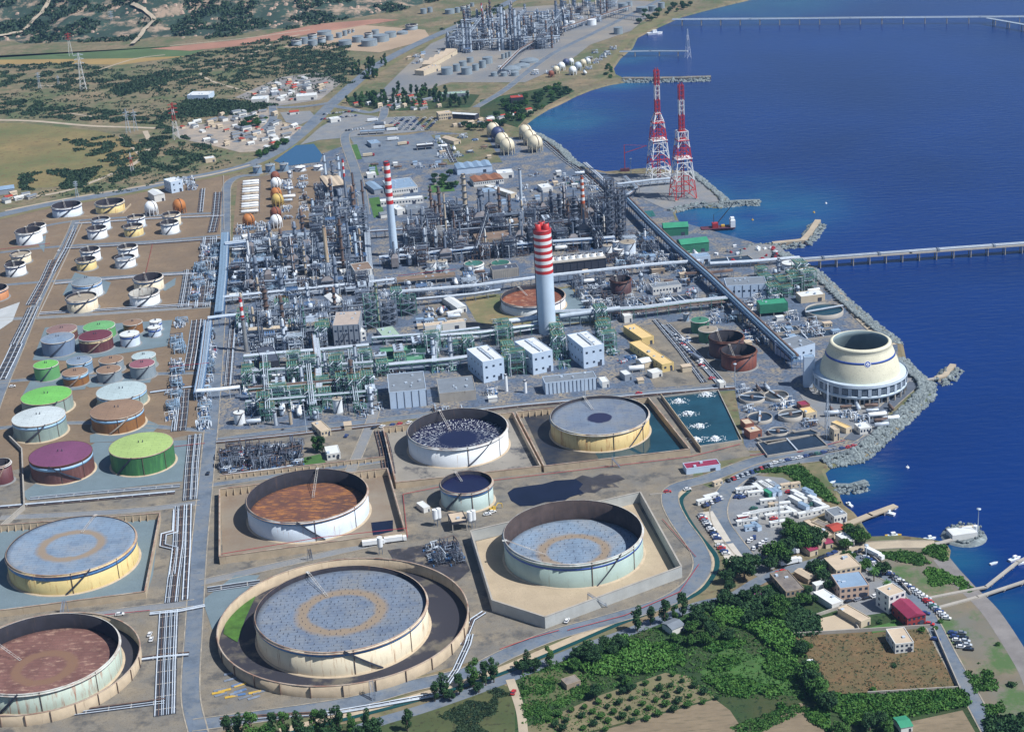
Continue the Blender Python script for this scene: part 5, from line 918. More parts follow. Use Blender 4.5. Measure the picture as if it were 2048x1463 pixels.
for a in (
 ((669, 692), (721, 689), 30, 15.5, 'flat', 'grey', 'pink', 'tall panelled grey hall with pinkish-grey flat roof', dict(pil=5, win=(5, 2))),
 ((781, 818), (855, 811), 33, 11.5, 'flat', 'panel', 'grey', 'wide hall with dark grey roof and light blue panelled front', dict(pil=5, door=0)),
 ((880, 806), (953, 799), 27, 6.5, 'flat', 'conc', 'grey', 'low rough concrete block with grey flat roof and a white pipe on it', dict(door=0)),
 ((1091, 789), (1194, 778), 12, 8, 'flat', 'panel', 'grey', 'long pale hall with dark vertical strips, in front of the boiler houses', dict(pil=13, door=0)),
 ((1325, 745), (1348, 740), (1284, 695), 5.5, 'flat', 'yellow', 'sand', 'front half of the long sand-coloured building', dict(win=(2, 1))),
 ((1284, 692), (1308, 687), (1262, 664), 5.5, 'flat', 'yellow', 'sand', 'rear half of the long sand-coloured building', {}),
 ((1328, 473), (1377, 470), 15, 7.5, 'gable', 'green', 'green', 'green hall with green roof on the bay shore, farther of the pair', {}),
 ((1363, 508), (1418, 502), 15, 8, 'gable', 'green', 'green', 'green hall with green roof on the bay shore, nearer of the pair', {}),
 ((1382, 528), (1421, 524), 9, 5, 'flat', 'panel', 'blue', 'pale blue annex in front of the nearer green hall', {}),
 ((1453, 596), (1534, 592), 18, 9.5, 'flat', 'panel', 'grey', 'large white-blue panelled hall near the jetty tank', dict(pil=5, win=(8, 1))),
 ((1520, 634), (1576, 629), 11, 9, 'flat', 'green', 'green', 'dark green pump hall raised on concrete legs', dict(legs=2.6)),
 ((1602, 607), (1650, 601), 11, 5, 'flat', 'cream', 'white', 'low pale building with white roof by the sea wall', {}),
 ((1584, 724), (1630, 712), 20, 9, 'flat', 'panel', 'grey', 'pale blue block with grey roof left of the cooling tower', dict(win=(3, 1))),
 ((1608, 775), (1629, 774), 5, 21, 'flat', 'panel', 'blue', 'tall narrow slab block standing against the cooling tower', dict(door=0)),
 ((1548, 704), (1566, 702), 12, 4, 'flat', 'cream', 'white', 'small low white building beside the pale blue block', {}),
 ((915, 350), (985, 343), 22, 6, 'saw4', 'panel', 'blue', 'wide warehouse with ribbed light blue roof', {}),
 ((948, 374), (1008, 367), 20, 5, 'saw3', 'white', 'rust', 'warehouse with rust-brown roof and white arched wall', dict(win=(14, 1))),
 ((996, 358), (1028, 355), 14, 5, 'flat', 'white', 'white', 'white-roofed store beside the rust-brown warehouse', {}),
 ((1022, 397), (1034, 394), (1006, 371), 4, 'flat', 'cream', 'white', 'narrow long white-roofed shed running away from the camera', {}),
 ((968, 394), (994, 391), 16, 4, 'flat', 'grey', 'blue', 'light blue roofed store left of the narrow white shed', {}),
 ((780, 391), (836, 384), 36, 5.5, 'flat', 'white', 'blue', 'blue-roofed office block with white windowed front', dict(win=(12, 1))),
 ((749, 389), (768, 386), 30, 4.5, 'gable', 'grey', 'blue', 'narrow blue-roofed hall left of the office block', dict(ridge='y')),
 ((735, 357), (753, 355), 9, 4, 'flat', 'white', 'white', 'small white building beside the gate road', {}),
 ((762, 414), (847, 406), 8, 5, 'flat', 'white', 'white', 'long white-roofed building in front of the office block', dict(win=(14, 1))),
 ((795, 431), (811, 428), 17, 5, 'flat', 'white', 'white', 'white-roofed store beside the lawn', {}),
 ((815, 429), (846, 425), 14, 4, 'flat', 'grey', 'grey', 'grey-roofed store left of the dark core', {}),
 ((762, 437), (782, 434), 9, 3.5, 'gable', 'white', 'grey', 'little grey-roofed house on the lawn', {}),
 ((657, 398), (695, 393), 42, 12, 'saw3', 'dark', 'tan', 'open saw-tooth shed with cream ridged roof', dict(legs=9)),
 ((712, 571), (748, 566), 20, 12, 'flat', 'white', 'brown', 'brown-roofed block with white panelled front', dict(pil=5)),
 ((500, 542), (545, 538), 16, 6.5, 'flat', 'dark', 'blue', 'blue-grey roofed shelter inside the upper left unit', dict(legs=3)),
 ((669, 624), (693, 619), 22, 7, 'gable', 'white', 'white', 'white gabled shed with bright blue-white roof', dict(ridge='y')),
 ((528, 750), (561, 745), 32, 9, 'flat', 'dark', 'dark', 'raised air cooler house with dark blue grid roof', dict(legs=5)),
 ((795, 574), (912, 563), 8, 5.5, 'flat', 'tan', 'brown', 'long brown-roofed open shed with a red pipe along it', dict(legs=4)),
 ((986, 558), (1038, 552), 12, 7, 'flat', 'conc', 'dark', 'louvred concrete shed below the round green basins', dict(pil=14, door=0)),
 ((955, 497), (1025, 489), 19, 7, 'flat', 'tan', 'brown', 'brown-roofed shed in the dark core, in front of the chimney top', dict(pil=6)),
 ((1025, 455), (1062, 451), 10, 5, 'flat', 'tan', 'brown', 'small brown-roofed shed in the dark core', {}),
 ((915, 627), (934, 623), 30, 4.5, 'gable', 'white', 'white', 'white-roofed shed beside the weedy chimney tank yard', dict(ridge='y')),
 ((851, 666), (932, 656), 7, 5, 'flat', 'white', 'tan', 'long cream-roofed shed along the contractor yard', {}),
 ((772, 690), (806, 684), 26, 4, 'flat', 'grey', 'pgreen', 'flat pale green roofed building right of the panelled hall', {}),
 ((723, 682), (733, 680), 22, 7, 'flat', 'white', 'white', 'narrow white annex on the right of the panelled grey hall', dict(win=(1, 2))),
 ((603, 574), (616, 572), 8, 5.5, 'flat', 'white', 'white', 'small white cabin at the end of the valve manifold', {}),
 ((628, 580), (643, 577), 9, 8, 'flat', 'white', 'tan', 'small cream-roofed block right of the white cabin', {}),
 ((684, 558), (697, 556), 8, 5.5, 'flat', 'white', 'white', 'small white block left of the brown-roofed one', dict(win=(2, 2))),
 ((460, 605), (480, 603), 10, 4, 'flat', 'white', 'white', 'small white-roofed control cabin near the pipe corridor', {}),
 ((488, 485), (504, 482), 8, 5, 'gable', 'white', 'white', 'small white gabled cabin in the upper left unit', {}),
 ((643, 875), (663, 870), 17, 4, 'flat', 'cream', 'tan', 'small cream house with flat roof beside the side road', dict(win=(3, 1))),
 ((655, 921), (682, 917), 12, 4, 'flat', 'white', 'white', 'small white house in the green garden', dict(win=(3, 1))),
 ((1373, 949), (1441, 940), 8, 3.6, 'flat', 'panel', 'maroon', 'low building with long maroon roof by the perimeter road', {}),
 ((344, 387), (367, 382), 17, 11, 'flat', 'panel', 'white', 'tall pale blue substation hall', dict(win=(2, 2))),
 ((310, 405), (331, 401), 20, 7, 'gable', 'white', 'white', 'lower white gabled substation hall', dict(ridge='y')),
 ((1500, 879), (1524, 874), 8, 4.5, 'flat', 'brick', 'tan', 'small brick building with cream roof, front of two', {}),
 ((1491, 861), (1508, 858), 8, 4, 'flat', 'brick', 'tan', 'small brick building with cream roof, back of two', {}),
 ((1603, 822), (1620, 819), 7, 3.5, 'flat', 'brick', 'maroon', 'small maroon-roofed hut beside the round settling tanks', {}),
 ((1612, 838), (1634, 834), 9, 3.5, 'flat', 'cream', 'sand', 'small cream-roofed hut beside the round settling tanks', {}),
 ((1720, 870), (1744, 866), 8, 4, 'flat', 'white', 'white', 'white garage with dark openings near the rock sea wall', dict(win=(4, 1))),
 ((1692, 868), (1703, 864), 13, 3.5, 'flat', 'cream', 'sand', 'small sand-roofed hut near the white garage', {}),
 ((1668, 882), (1679, 880), 7, 7, 'flat', 'cream', 'tan', 'small two-storey brown-framed hut at the basin corner', dict(win=(2, 1))),
 ((1440, 778), (1452, 776), 6, 4, 'flat', 'white', 'white', 'little white cabin by the lane crossing', {}),
 ((1249, 646), (1265, 644), 8, 5, 'flat', 'white', 'white', 'small white hut behind the right-hand boiler house', {}),
 ((1205, 776), (1219, 774), 9, 4, 'flat', 'white', 'white', 'little white cube hut right of the long pale hall', {}),
 ((1250, 762), (1265, 759), 9, 4, 'flat', 'grey', 'white', 'rounded white hut at the lane corner', {}),
 ((1285, 737), (1310, 731), 9, 4, 'gable', 'cream', 'white', 'cream gabled hut left of the sand-coloured building', {}),
 ((1305, 757), (1325, 752), 7, 3.5, 'flat', 'white', 'white', 'small white hut at the front of the contractor lane', {}),
 ((1306, 590), (1363, 583), 10, 5.5, 'flat', 'white', 'grey', 'long white-walled building right of the rusty tank', dict(win=(9, 1))),
 ((1304, 550), (1330, 547), 8, 4, 'flat', 'tan', 'tan', 'small tan-roofed shed beside the conveyor rack', {}),
 ((1572, 1196), (1609, 1189), (1530, 1160), 3.4, 'flat', 'tan', 'slate', 'old flat-roofed building with patchy grey-brown roof at the village edge', dict(win=(4, 1))),
 ((1616, 1168), (1633, 1161), (1600, 1148), 3, 'gable', 'tan', 'tan', 'narrow tan barn in the village', dict(ridge='y')),
 ((1632, 1182), (1655, 1176), 4, 3, 'flat', 'white', 'white', 'white bus-like cabin beside the pink house', {}),
 ((1680, 1200), (1738, 1193), 15, 6.4, 'flat', 'pink', 'blue', 'pink two-storey house with pale blue-grey flat roof', dict(win=(5, 2))),
 ((1672, 1160), (1722, 1150), 14, 5.5, 'flat', 'cream', 'tan', 'cream house with stepped tan roofs behind the pink one', dict(win=(5, 2))),
 ((1664, 1221), (1686, 1213), (1638, 1192), 3.2, 'flat', 'white', 'white', 'white flat-roofed shed beside the pink house', {}),
 ((1722, 1256), (1741, 1248), (1701, 1218), 3.4, 'flat', 'cream', 'tan', 'long low cream-roofed outbuilding beside the dirt courtyard', {}),
 ((1777, 1228), (1810, 1217), 10, 9.6, 'flat', 'white', 'tan', 'tall white house with three storeys by the shore road', dict(win=(3, 3))),
 ((1814, 1256), (1851, 1248), 16, 5.6, 'gable', 'red', 'maroon', 'red house with maroon gabled roof', dict(win=(4, 2), ridge='y')),
 ((1790, 1307), (1827, 1303), 14, 5, 'flat', 'white', 'tan', 'white cube farmhouse standing alone on the brown field', dict(win=(4, 2))),
 ((1655, 1084), (1668, 1080), (1614, 1050), 3.2, 'flat', 'tan', 'tan', 'long low harbour shed with brown roof, left', {}),
 ((1672, 1076), (1684, 1070), (1642, 1046), 3.5, 'flat', 'cream', 'slate', 'long low harbour shed with mottled roof, right', {}),
 ((1668, 1077), (1690, 1071), 8, 4.5, 'gable', 'cream', 'red', 'small harbour house with bright red roof', dict(win=(3, 1))),
 ((1668, 1050), (1694, 1044), 10, 5, 'flat', 'white', 'grey', 'white harbour house with grey roof', dict(win=(4, 1))),
 ((1692, 1097), (1709, 1092), (1672, 1082), 4, 'flat', 'white', 'white', 'pale flat-roofed house at the harbour road bend', dict(win=(2, 1))),
 ((1620, 1113), (1636, 1108), 8, 3.4, 'gable', 'cream', 'maroon', 'small kiosk with purple-red roof under the trees', {}),
 ((1637, 1098), (1652, 1094), 7, 4.5, 'flat', 'pink', 'pink', 'small pink house beside the red-roofed kiosk', dict(win=(2, 1))),
 ((1652, 1097), (1666, 1094), 5, 3, 'gable', 'cream', 'maroon', 'tiny red-roofed hut beside the pink house', {}),
 ((1345, 1271), (1369, 1261), 8, 3.5, 'gable', 'white', 'grey', 'small white-walled hut between the trees and the farm lane', {}),
 ((1134, 1380), (1162, 1371), 6, 2.8, 'flat', 'tan', 'slate', 'rough garden shed among the vegetable beds', {}),
 ((1802, 1466), (1825, 1462), 8, 3, 'gable', 'white', 'green', 'green-roofed hut at the bottom edge', {}),
 ((905, 1065), (936, 1060), 12, 6, 'flat', 'dark', 'tan', 'open batching plant shelter with pale roof', dict(legs=5)),
 ((848, 1026), (861, 1022), 9, 3, 'flat', 'white', 'white', 'little white site office behind the batching plant', {}),
 ((375, 201), (418, 200), 22, 6, 'flat', 'panel', 'white', 'large white flat-roofed factory on the far plain', {}),
 ((503, 208), (535, 206), 18, 5, 'flat', 'white', 'white', 'white factory with flat roof left of the highway junction', {}),
 ((593, 202), (634, 199), 16, 5, 'flat', 'white', 'white', 'long white shed beside the highway junction', {}),
 ((544, 192), (560, 190), 12, 4, 'flat', 'grey', 'white', 'small pale shed in the far workshop area', {}),
 ((412, 326), (432, 323), 10, 4, 'flat', 'cream', 'white', 'small cream building alone on the left plain', {}),
 ((0, 390), (30, 386), 14, 5, 'gable', 'grey', 'blue', 'blue-roofed shed at the far left edge', {}),
 ((1022, 207), (1048, 205), 14, 6, 'flat', 'dark', 'red', 'red-roofed building among the shore trees', {}),
 ((878, 241), (905, 238), 14, 7, 'flat', 'cream', 'cream' if 0 else 'tan', 'cream block beside the flat white office', dict(win=(6, 2))),
 ((885, 236), (950, 240), 10, 5, 'flat', 'dark', 'white', 'long flat white office by the gate', {}),
 ((883, 196), (938, 193), 12, 4, 'flat', 'grey', 'pgreen', 'long pale green-roofed shed near the poplar park', {}),
 ((662, 246), (682, 243), 10, 4, 'flat', 'white', 'white', 'small white gatehouse beside the highway junction', {}),
 ((580, 230), (598, 228), 8, 3, 'gable', 'white', 'red', 'small red-roofed station in the junction lot', {}),
 ((743, 296), (764, 293), 18, 4, 'flat', 'grey', 'blue', 'blue-grey flat-roofed building in the gate yard', {}),
 ((834, 301), (868, 298), 8, 5, 'flat', 'dark', 'white', 'white canopy building in the gate yard', dict(legs=3)),
 ((908, 290), (922, 287), 24, 4, 'gable', 'cream', 'tan', 'tan shed in the storage yard', dict(ridge='y')),
 ((862, 138), (915, 108), 12, 6, 'saw5', 'cream', 'tan', 'far long factory with ribbed cream roof', {}),
 ((848, 152), (852+30, 140), 14, 6, 'flat', 'cream', 'tan', 'far cream building beside the ribbed factory', {}),
 ((1084, 385), (1106, 382), 14, 4, 'flat', 'white', 'white', 'white-roofed store in the parts yard', {}),
 ((720, 246+25), (770, 268), 6, 4, 'flat', 'grey', 'blue', 'long blue canopy across the gate road', dict(legs=3)),
):
    kw = a[8]; bld(*a[:8], **kw)
for fl, fr, la in (((968, 766), (1010, 757), 'left'), ((1067, 750), (1107, 741), 'middle'), ((1168, 737), (1209, 729), 'right')):
    t = bld(fl, fr, 29, 15, 'flat', 'panel', 'white', 'tall pale boiler house with dark roof slot, '+la+' of the three', group='three tall boiler houses', slot=1, door=1, win=(3, 2), pil=0)
# ---------------- fan cooling tower ----------------
A = G(1100, 549)[:2]; B = G(1212, 537)[:2]; u = B-A; W = float(np.linalg.norm(u)); rz = math.atan2(u[1], u[0]); v = np.array([-u[1], u[0]])/W; c = (A+B)/2+v*7
t = thing('fan_cooling_tower', 'long black louvred cooling tower with a row of eight white fan stacks', 'fan cooling tower', (c[0], c[1], 0), rz)
b = MB(); b.box((0, 0, 0), (W, 14, 9)); b.build('casing', BW['dark'], t); b = MB(); b.box((0, 0, 9), (W+1, 15, .5)); b.build('deck', conc, t)
for k in range(9): b = MB(); b.box((-W/2+W*k/8, -7.1, 0), (.4, .4, 9)); b.build('post', darkst, t)
for k in range(8): b = MB(); x = -W/2+W*(k+.5)/8; b.lathe((x, 0, 9.5), [(2.6, 0), (2.0, 1.3), (2.3, 2.8), (2.1, 2.8), (1.9, 1.2), (.01, 1.1)], 20, ms=[0, 0, 0, 1, 1]); b.build('fan_stack', [white, blackm], t)
# ---------------- pipe racks ----------------
def rack(px, w, h, n, label, pm=silver, fm=steel, big=None, levels=1, rr=(.18, .4), name='pipe_rack', cat='pipe rack', cover=None):
    P = [G(*p)[:2] for p in px]; o = (float(P[0][0]), float(P[0][1]), 0); t = thing(name, label, cat, o); b = MB(); acc = 0
    for i in range(len(P)-1):
        d = P[i+1]-P[i]; L = float(np.linalg.norm(d)); rz = math.atan2(d[1], d[0]); nn = np.array([-d[1], d[0]])/L; k = max(1, int(L/7))
        for j in range(k+1 if i == len(P)-2 else k):
            p = P[i]+d*j/k
            for s in (-1, 1): q = p+nn*s*w/2; b.box((q[0], q[1], 0), (.35, .35, h+.3), rz)
            for l in range(levels): b.box((p[0], p[1], h-.5-l*3), (.3, w, .35), rz)
        m = (P[i]+P[i+1])/2
        for s in (-1, 1): q = m+nn*s*w/2; b.box((q[0], q[1], h-.45), (L, .22, .4), rz)
    b.build('frame', fm, t, o); rd = random.Random(len(label)*7+n)
    for l in range(levels):
        y = -w/2+.4
        for k in range(n):
            r = rd.uniform(*rr); y += (w-.8)/max(1, n-1) if k else 0
            if k in (big or ()): r = 1.0
            S = strip_pts(P, 2*abs(y) if abs(y) > .05 else .1); pts = [((a if y > 0 else c)[0], (a if y > 0 else c)[1], h-.15-l*3+r) for a, c in S]
            b = MB(); b.path(pts, r, 6 if r < .5 else 10); b.build('pipe', (pm if rd.random() < .75 else (rustpipe if rd.random() < .5 else pale)), t, o)
    if cover: b = MB(); S = strip_pts(P, w*.6); vs = sum([[(a[0], a[1], h+2), (c[0], c[1], h+2)] for a, c in S], []); b.add(vs, [(2*i, 2*i+1, 2*i+3, 2*i+2) for i in range(len(S)-1)]); b.build('walkway', cover, t, o)
    return t
rack([(1258, 418), (1300, 462), (1350, 510), (1420, 572), (1500, 650), (1592, 738)], 6, 9, 8, 'long blue conveyor-like pipe bridge running diagonally along the bay side', pm=mat('rack_blue', (.22, .33, .46), .5, .15, .4), fm=bluest, big=(2, 5), levels=2)
rack([(1100, 643), (1200, 640), (1290, 634), (1380, 622), (1462, 614)], 6, 8, 7, 'green pipe bridge with silver pipes from the chimney to the diagonal bridge', fm=greenst, levels=2)
rack([(845, 690), (960, 682), (1060, 668), (1090, 660)], 5, 7, 7, 'green pipe bridge left of the big chimney', fm=greenst, levels=2)
rack([(745, 750), (800, 745), (900, 736), (960, 728)], 5, 7, 8, 'green pipe bridge in front of the green basins', fm=greenst, levels=2)
rack([(745, 690), (860, 682), (960, 670)], 4, 6, 6, 'green and black pipe bridge behind the green basins', fm=greenst, levels=2)
rack([(800, 600), (950, 588), (1100, 568), (1300, 546), (1400, 538)], 5, 7, 6, 'long silver pipe bridge passing behind the big chimney', big=(1,))
rack([(820, 612), (950, 600), (1000, 592)], 4, 5, 5, 'silver pipe bridge in front of the long brown shed', big=(0,))
rack([(448, 610), (560, 598), (700, 584), (790, 574)], 5, 7, 7, 'grey pipe bridge along the bottom of the upper left unit', levels=2)
rack([(452, 505), (560, 492), (650, 480), (735, 470)], 6, 8, 8, 'pale blue pipe bridge along the top of the upper left unit', pm=pale, fm=bluest, levels=2, big=(3,))
rack([(470, 560), (560, 552), (700, 540)], 4, 7, 6, 'grey pipe bridge through the middle of the upper left unit', levels=2)
rack([(452, 480), (448, 560), (440, 640)], 7, 7, 10, 'wide blue pipe bridge along the main road, upper stretch', pm=MATS['rack_blue'], fm=bluest, levels=2)
rack([(418, 655), (408, 740), (398, 800)], 6, 6, 9, 'wide blue pipe bridge along the main road, lower stretch', pm=MATS['rack_blue'], fm=bluest, levels=2)
rack([(418, 655), (460, 650), (490, 647)], 5, 8, 6, 'short blue pipe bridge crossing the main road', pm=pale, fm=bluest)
rack([(395, 800), (440, 797), (482, 792)], 4, 7, 5, 'pale pipe bridge crossing the main road by the green unit', pm=white, fm=pale)
rack([(735, 478), (860, 470), (960, 462)], 4, 7, 6, 'dark pipe bridge behind the slim striped stack', fm=darkst, pm=steel)
rack([(975, 450), (1080, 440), (1120, 436)], 7, 8, 6, 'broad dark blue duct bridge in the dark core', fm=darkst, pm=mat('duct_dark_blue', (.08, .11, .16), .5, .2, .3), rr=(.5, .9))
rack([(760, 532), (850, 524), (960, 512), (1080, 502), (1230, 492)], 5, 8, 7, 'blue-green pipe bridge along the front of the dark core', fm=bluest, levels=2)
rack([(735, 470), (738, 520), (745, 590)], 5, 7, 7, 'pipe bridge running away from the slim striped stack', fm=steel, levels=2)
rack([(1170, 335), (1200, 362), (1240, 402)], 4, 5, 6, 'pipe rack on the shore side behind the lattice columns', levels=1)
rack([(1235, 380), (1300, 372), (1345, 368)], 5, 6, 6, 'pale pipe rack leading to the flare towers', pm=pale, levels=2)
rack([(1255, 400), (1275, 385), (1250, 362)], 4, 5, 5, 'pale bent pipe rack beside the lattice columns', pm=pale)
rack([(1420, 536), (1500, 532), (1560, 527), (1600, 524)], 5, 4, 6, 'pipe rack from the diagonal bridge to the long jetty', pm=silver)
rack([(1370, 560), (1420, 558), (1465, 553)], 4, 5, 5, 'short silver pipe rack behind the white-blue hall', big=(1,))
rack([(870, 742), (872, 700), (880, 668)], 4, 7, 6, 'green pipe rack rising beside the silver columns', fm=greenst)
rack([(640, 800), (638, 740), (632, 690)], 5, 9, 8, 'green pipe rack running up through the green unit', fm=greenst, levels=2)
rack([(490, 735), (560, 728), (640, 722), (740, 712)], 5, 9, 7, 'green pipe rack across the top of the green unit', fm=greenst, levels=2)
rack([(500, 800), (600, 792), (735, 780)], 5, 9, 7, 'green pipe rack across the middle of the green unit', fm=greenst, levels=2, big=(1,))
rack([(500, 680), (560, 676), (640, 668)], 4, 8, 5, 'pale tan duct from the leaning stack', fm=steel, pm=tansp, rr=(.3, .9))
for i, (a, c) in enumerate((((1006, 668), (1085, 657)), ((1120, 656), (1240, 640)))):
    rack([a, c], 3, 8, 1, 'fat silver flue duct on the %s of the big chimney' % ('left', 'right')[i], rr=(1.8, 1.9), name='flue_duct', cat='flue duct')
rack([(1000, 150), (1040, 110), (1100, 75), (1260, 22)], 4, 7, 4, 'far long silver pipe bridge on the distant shore plain', pm=white, big=(1,))
rack([(1040, 32), (1180, 30), (1280, 42)], 4, 6, 4, 'far dark blue pipe bridge across the distant plant', pm=steel)
def grid_racks(q, rows, cols, lab, fm, pm, h=7, w=3.4):
    A, B, Cc, D = [np.array(p, float) for p in q]; k = 0
    for i in range(rows): f = (i+.5)/rows; k += 1; rack([tuple(A+(D-A)*f), tuple(B+(Cc-B)*f)], w, h+(i % 2)*2, 3, '%s cross rack of the %s, counted from the front' % (('first', 'second', 'third', 'fourth')[i], lab), fm=fm, pm=pm, levels=2)
    for i in range(cols): f = (i+.5)/cols; rack([tuple(A+(B-A)*f), tuple(D+(Cc-D)*f)], w, h+3, 3, '%s long rack of the %s, counted from the left' % (('first', 'second', 'third', 'fourth')[i], lab), fm=fm, pm=pm)
grid_racks([(462, 600), (735, 585), (725, 482), (470, 492)], 3, 4, 'upper left unit', darkst, steel)
grid_racks([(775, 540), (1255, 492), (1215, 418), (840, 442)], 3, 4, 'dark core', darkst, darkst, 8)
grid_racks([(485, 712), (735, 690), (735, 612), (475, 628)], 2, 3, 'middle left unit', darkst, steel)
grid_racks([(495, 852), (760, 828), (745, 724), (490, 742)], 2, 3, 'green unit', greenst, silver, 8)
grid_racks([(885, 108), (1110, 96), (1170, 30), (930, 42)], 3, 3, 'far refinery', steel, pale, 9, 5)
def access(a, za, c, label):
    A, B = G(*a, za), G(*c, .2); t = thing('access_stair', label, 'access stair', (B[0], B[1], 0)); d = B-A; n = np.array([-d[1], d[0], 0]); n /= np.linalg.norm(n); n *= .7
    for s in (-1, 1): b = MB(); b.rod(A+n*s-B*[1, 1, 0], B+n*s-B*[1, 1, 0], .16, 4); b.rod(A+n*s+[0, 0, 1.1]-B*[1, 1, 0], B+n*s+[0, 0, 1.1]-B*[1, 1, 0], .09, 4); b.build('stringer', steel, t)
    b = MB(); [b.box(tuple((A+d*k/16-B*[1, 1, 0])), (.25, 1.3, .08), math.atan2(d[1], d[0])) for k in range(16)]; b.build('treads', steel, t)
    b = MB(); b.rod(A-n*1.5-B*[1, 1, 0], (A*[1, 1, 0]-n*2-B*[1, 1, 0]), .15, 4); b.rod(A+n*1.5-B*[1, 1, 0], (A*[1, 1, 0]+n*2-B*[1, 1, 0]), .15, 4); b.build('trestle', steel, t)
access((1176, 1188), 9, (1214, 1212), 'lattice stair over the tall wall of the pale green tank'); access((742, 1362), 8, (748, 1400), 'rust-red stair over the round wall of the largest tank'); access((618, 1098), 7, (622, 1116), 'stair over the basin wall of the rust-roofed tank'); access((946, 942), 6, (966, 958), 'stair over the basin wall of the black oil tank'); access((1224, 916), 6, (1240, 934), 'stair over the basin wall of the yellowed tank'); access((128, 1200), 7, (122, 1234), 'stair over the basin wall of the yellow tank')
# ---------------- low pipe tracks ----------------
def track(px, w, n, label, m=silver, trench=True, rr=(.14, .34), mix=True):
    P = [G(*p)[:2] for p in px]; o = (float(P[0][0]), float(P[0][1]), 0); t = thing('pipe_track', label, 'pipe track', o); rd = random.Random(int(px[0][0]*3+px[0][1]+n))
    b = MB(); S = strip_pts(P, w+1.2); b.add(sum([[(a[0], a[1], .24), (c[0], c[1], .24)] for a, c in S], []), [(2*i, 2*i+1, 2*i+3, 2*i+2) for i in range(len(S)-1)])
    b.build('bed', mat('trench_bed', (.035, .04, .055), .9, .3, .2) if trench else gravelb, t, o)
    n = max(3, int(n*.66))
    for k in range(n):
        y = -w/2+w*(k+rd.uniform(-.25, .25))/max(1, n-1); r = rd.uniform(.13, .42); S = strip_pts(P, 2*abs(y) if abs(y) > .05 else .1)
        b = MB(); b.path([((a if y > 0 else c)[0], (a if y > 0 else c)[1], .35+r) for a, c in S], r, 6); b.build('pipe', m if (not mix or rd.random() < .6) else (rustpipe if rd.random() < .6 else pale), t, o)
    b = MB()
    for i in range(len(P)-1):
        d = P[i+1]-P[i]; L = float(np.linalg.norm(d))
        for j in range(max(1, int(L/9))): p = P[i]+d*(j+.5)/max(1, int(L/9)); b.box((p[0], p[1], .25), (.5, w+.6, .12), math.atan2(d[1], d[0]))
    b.build('sleepers', conc, t, o); return t
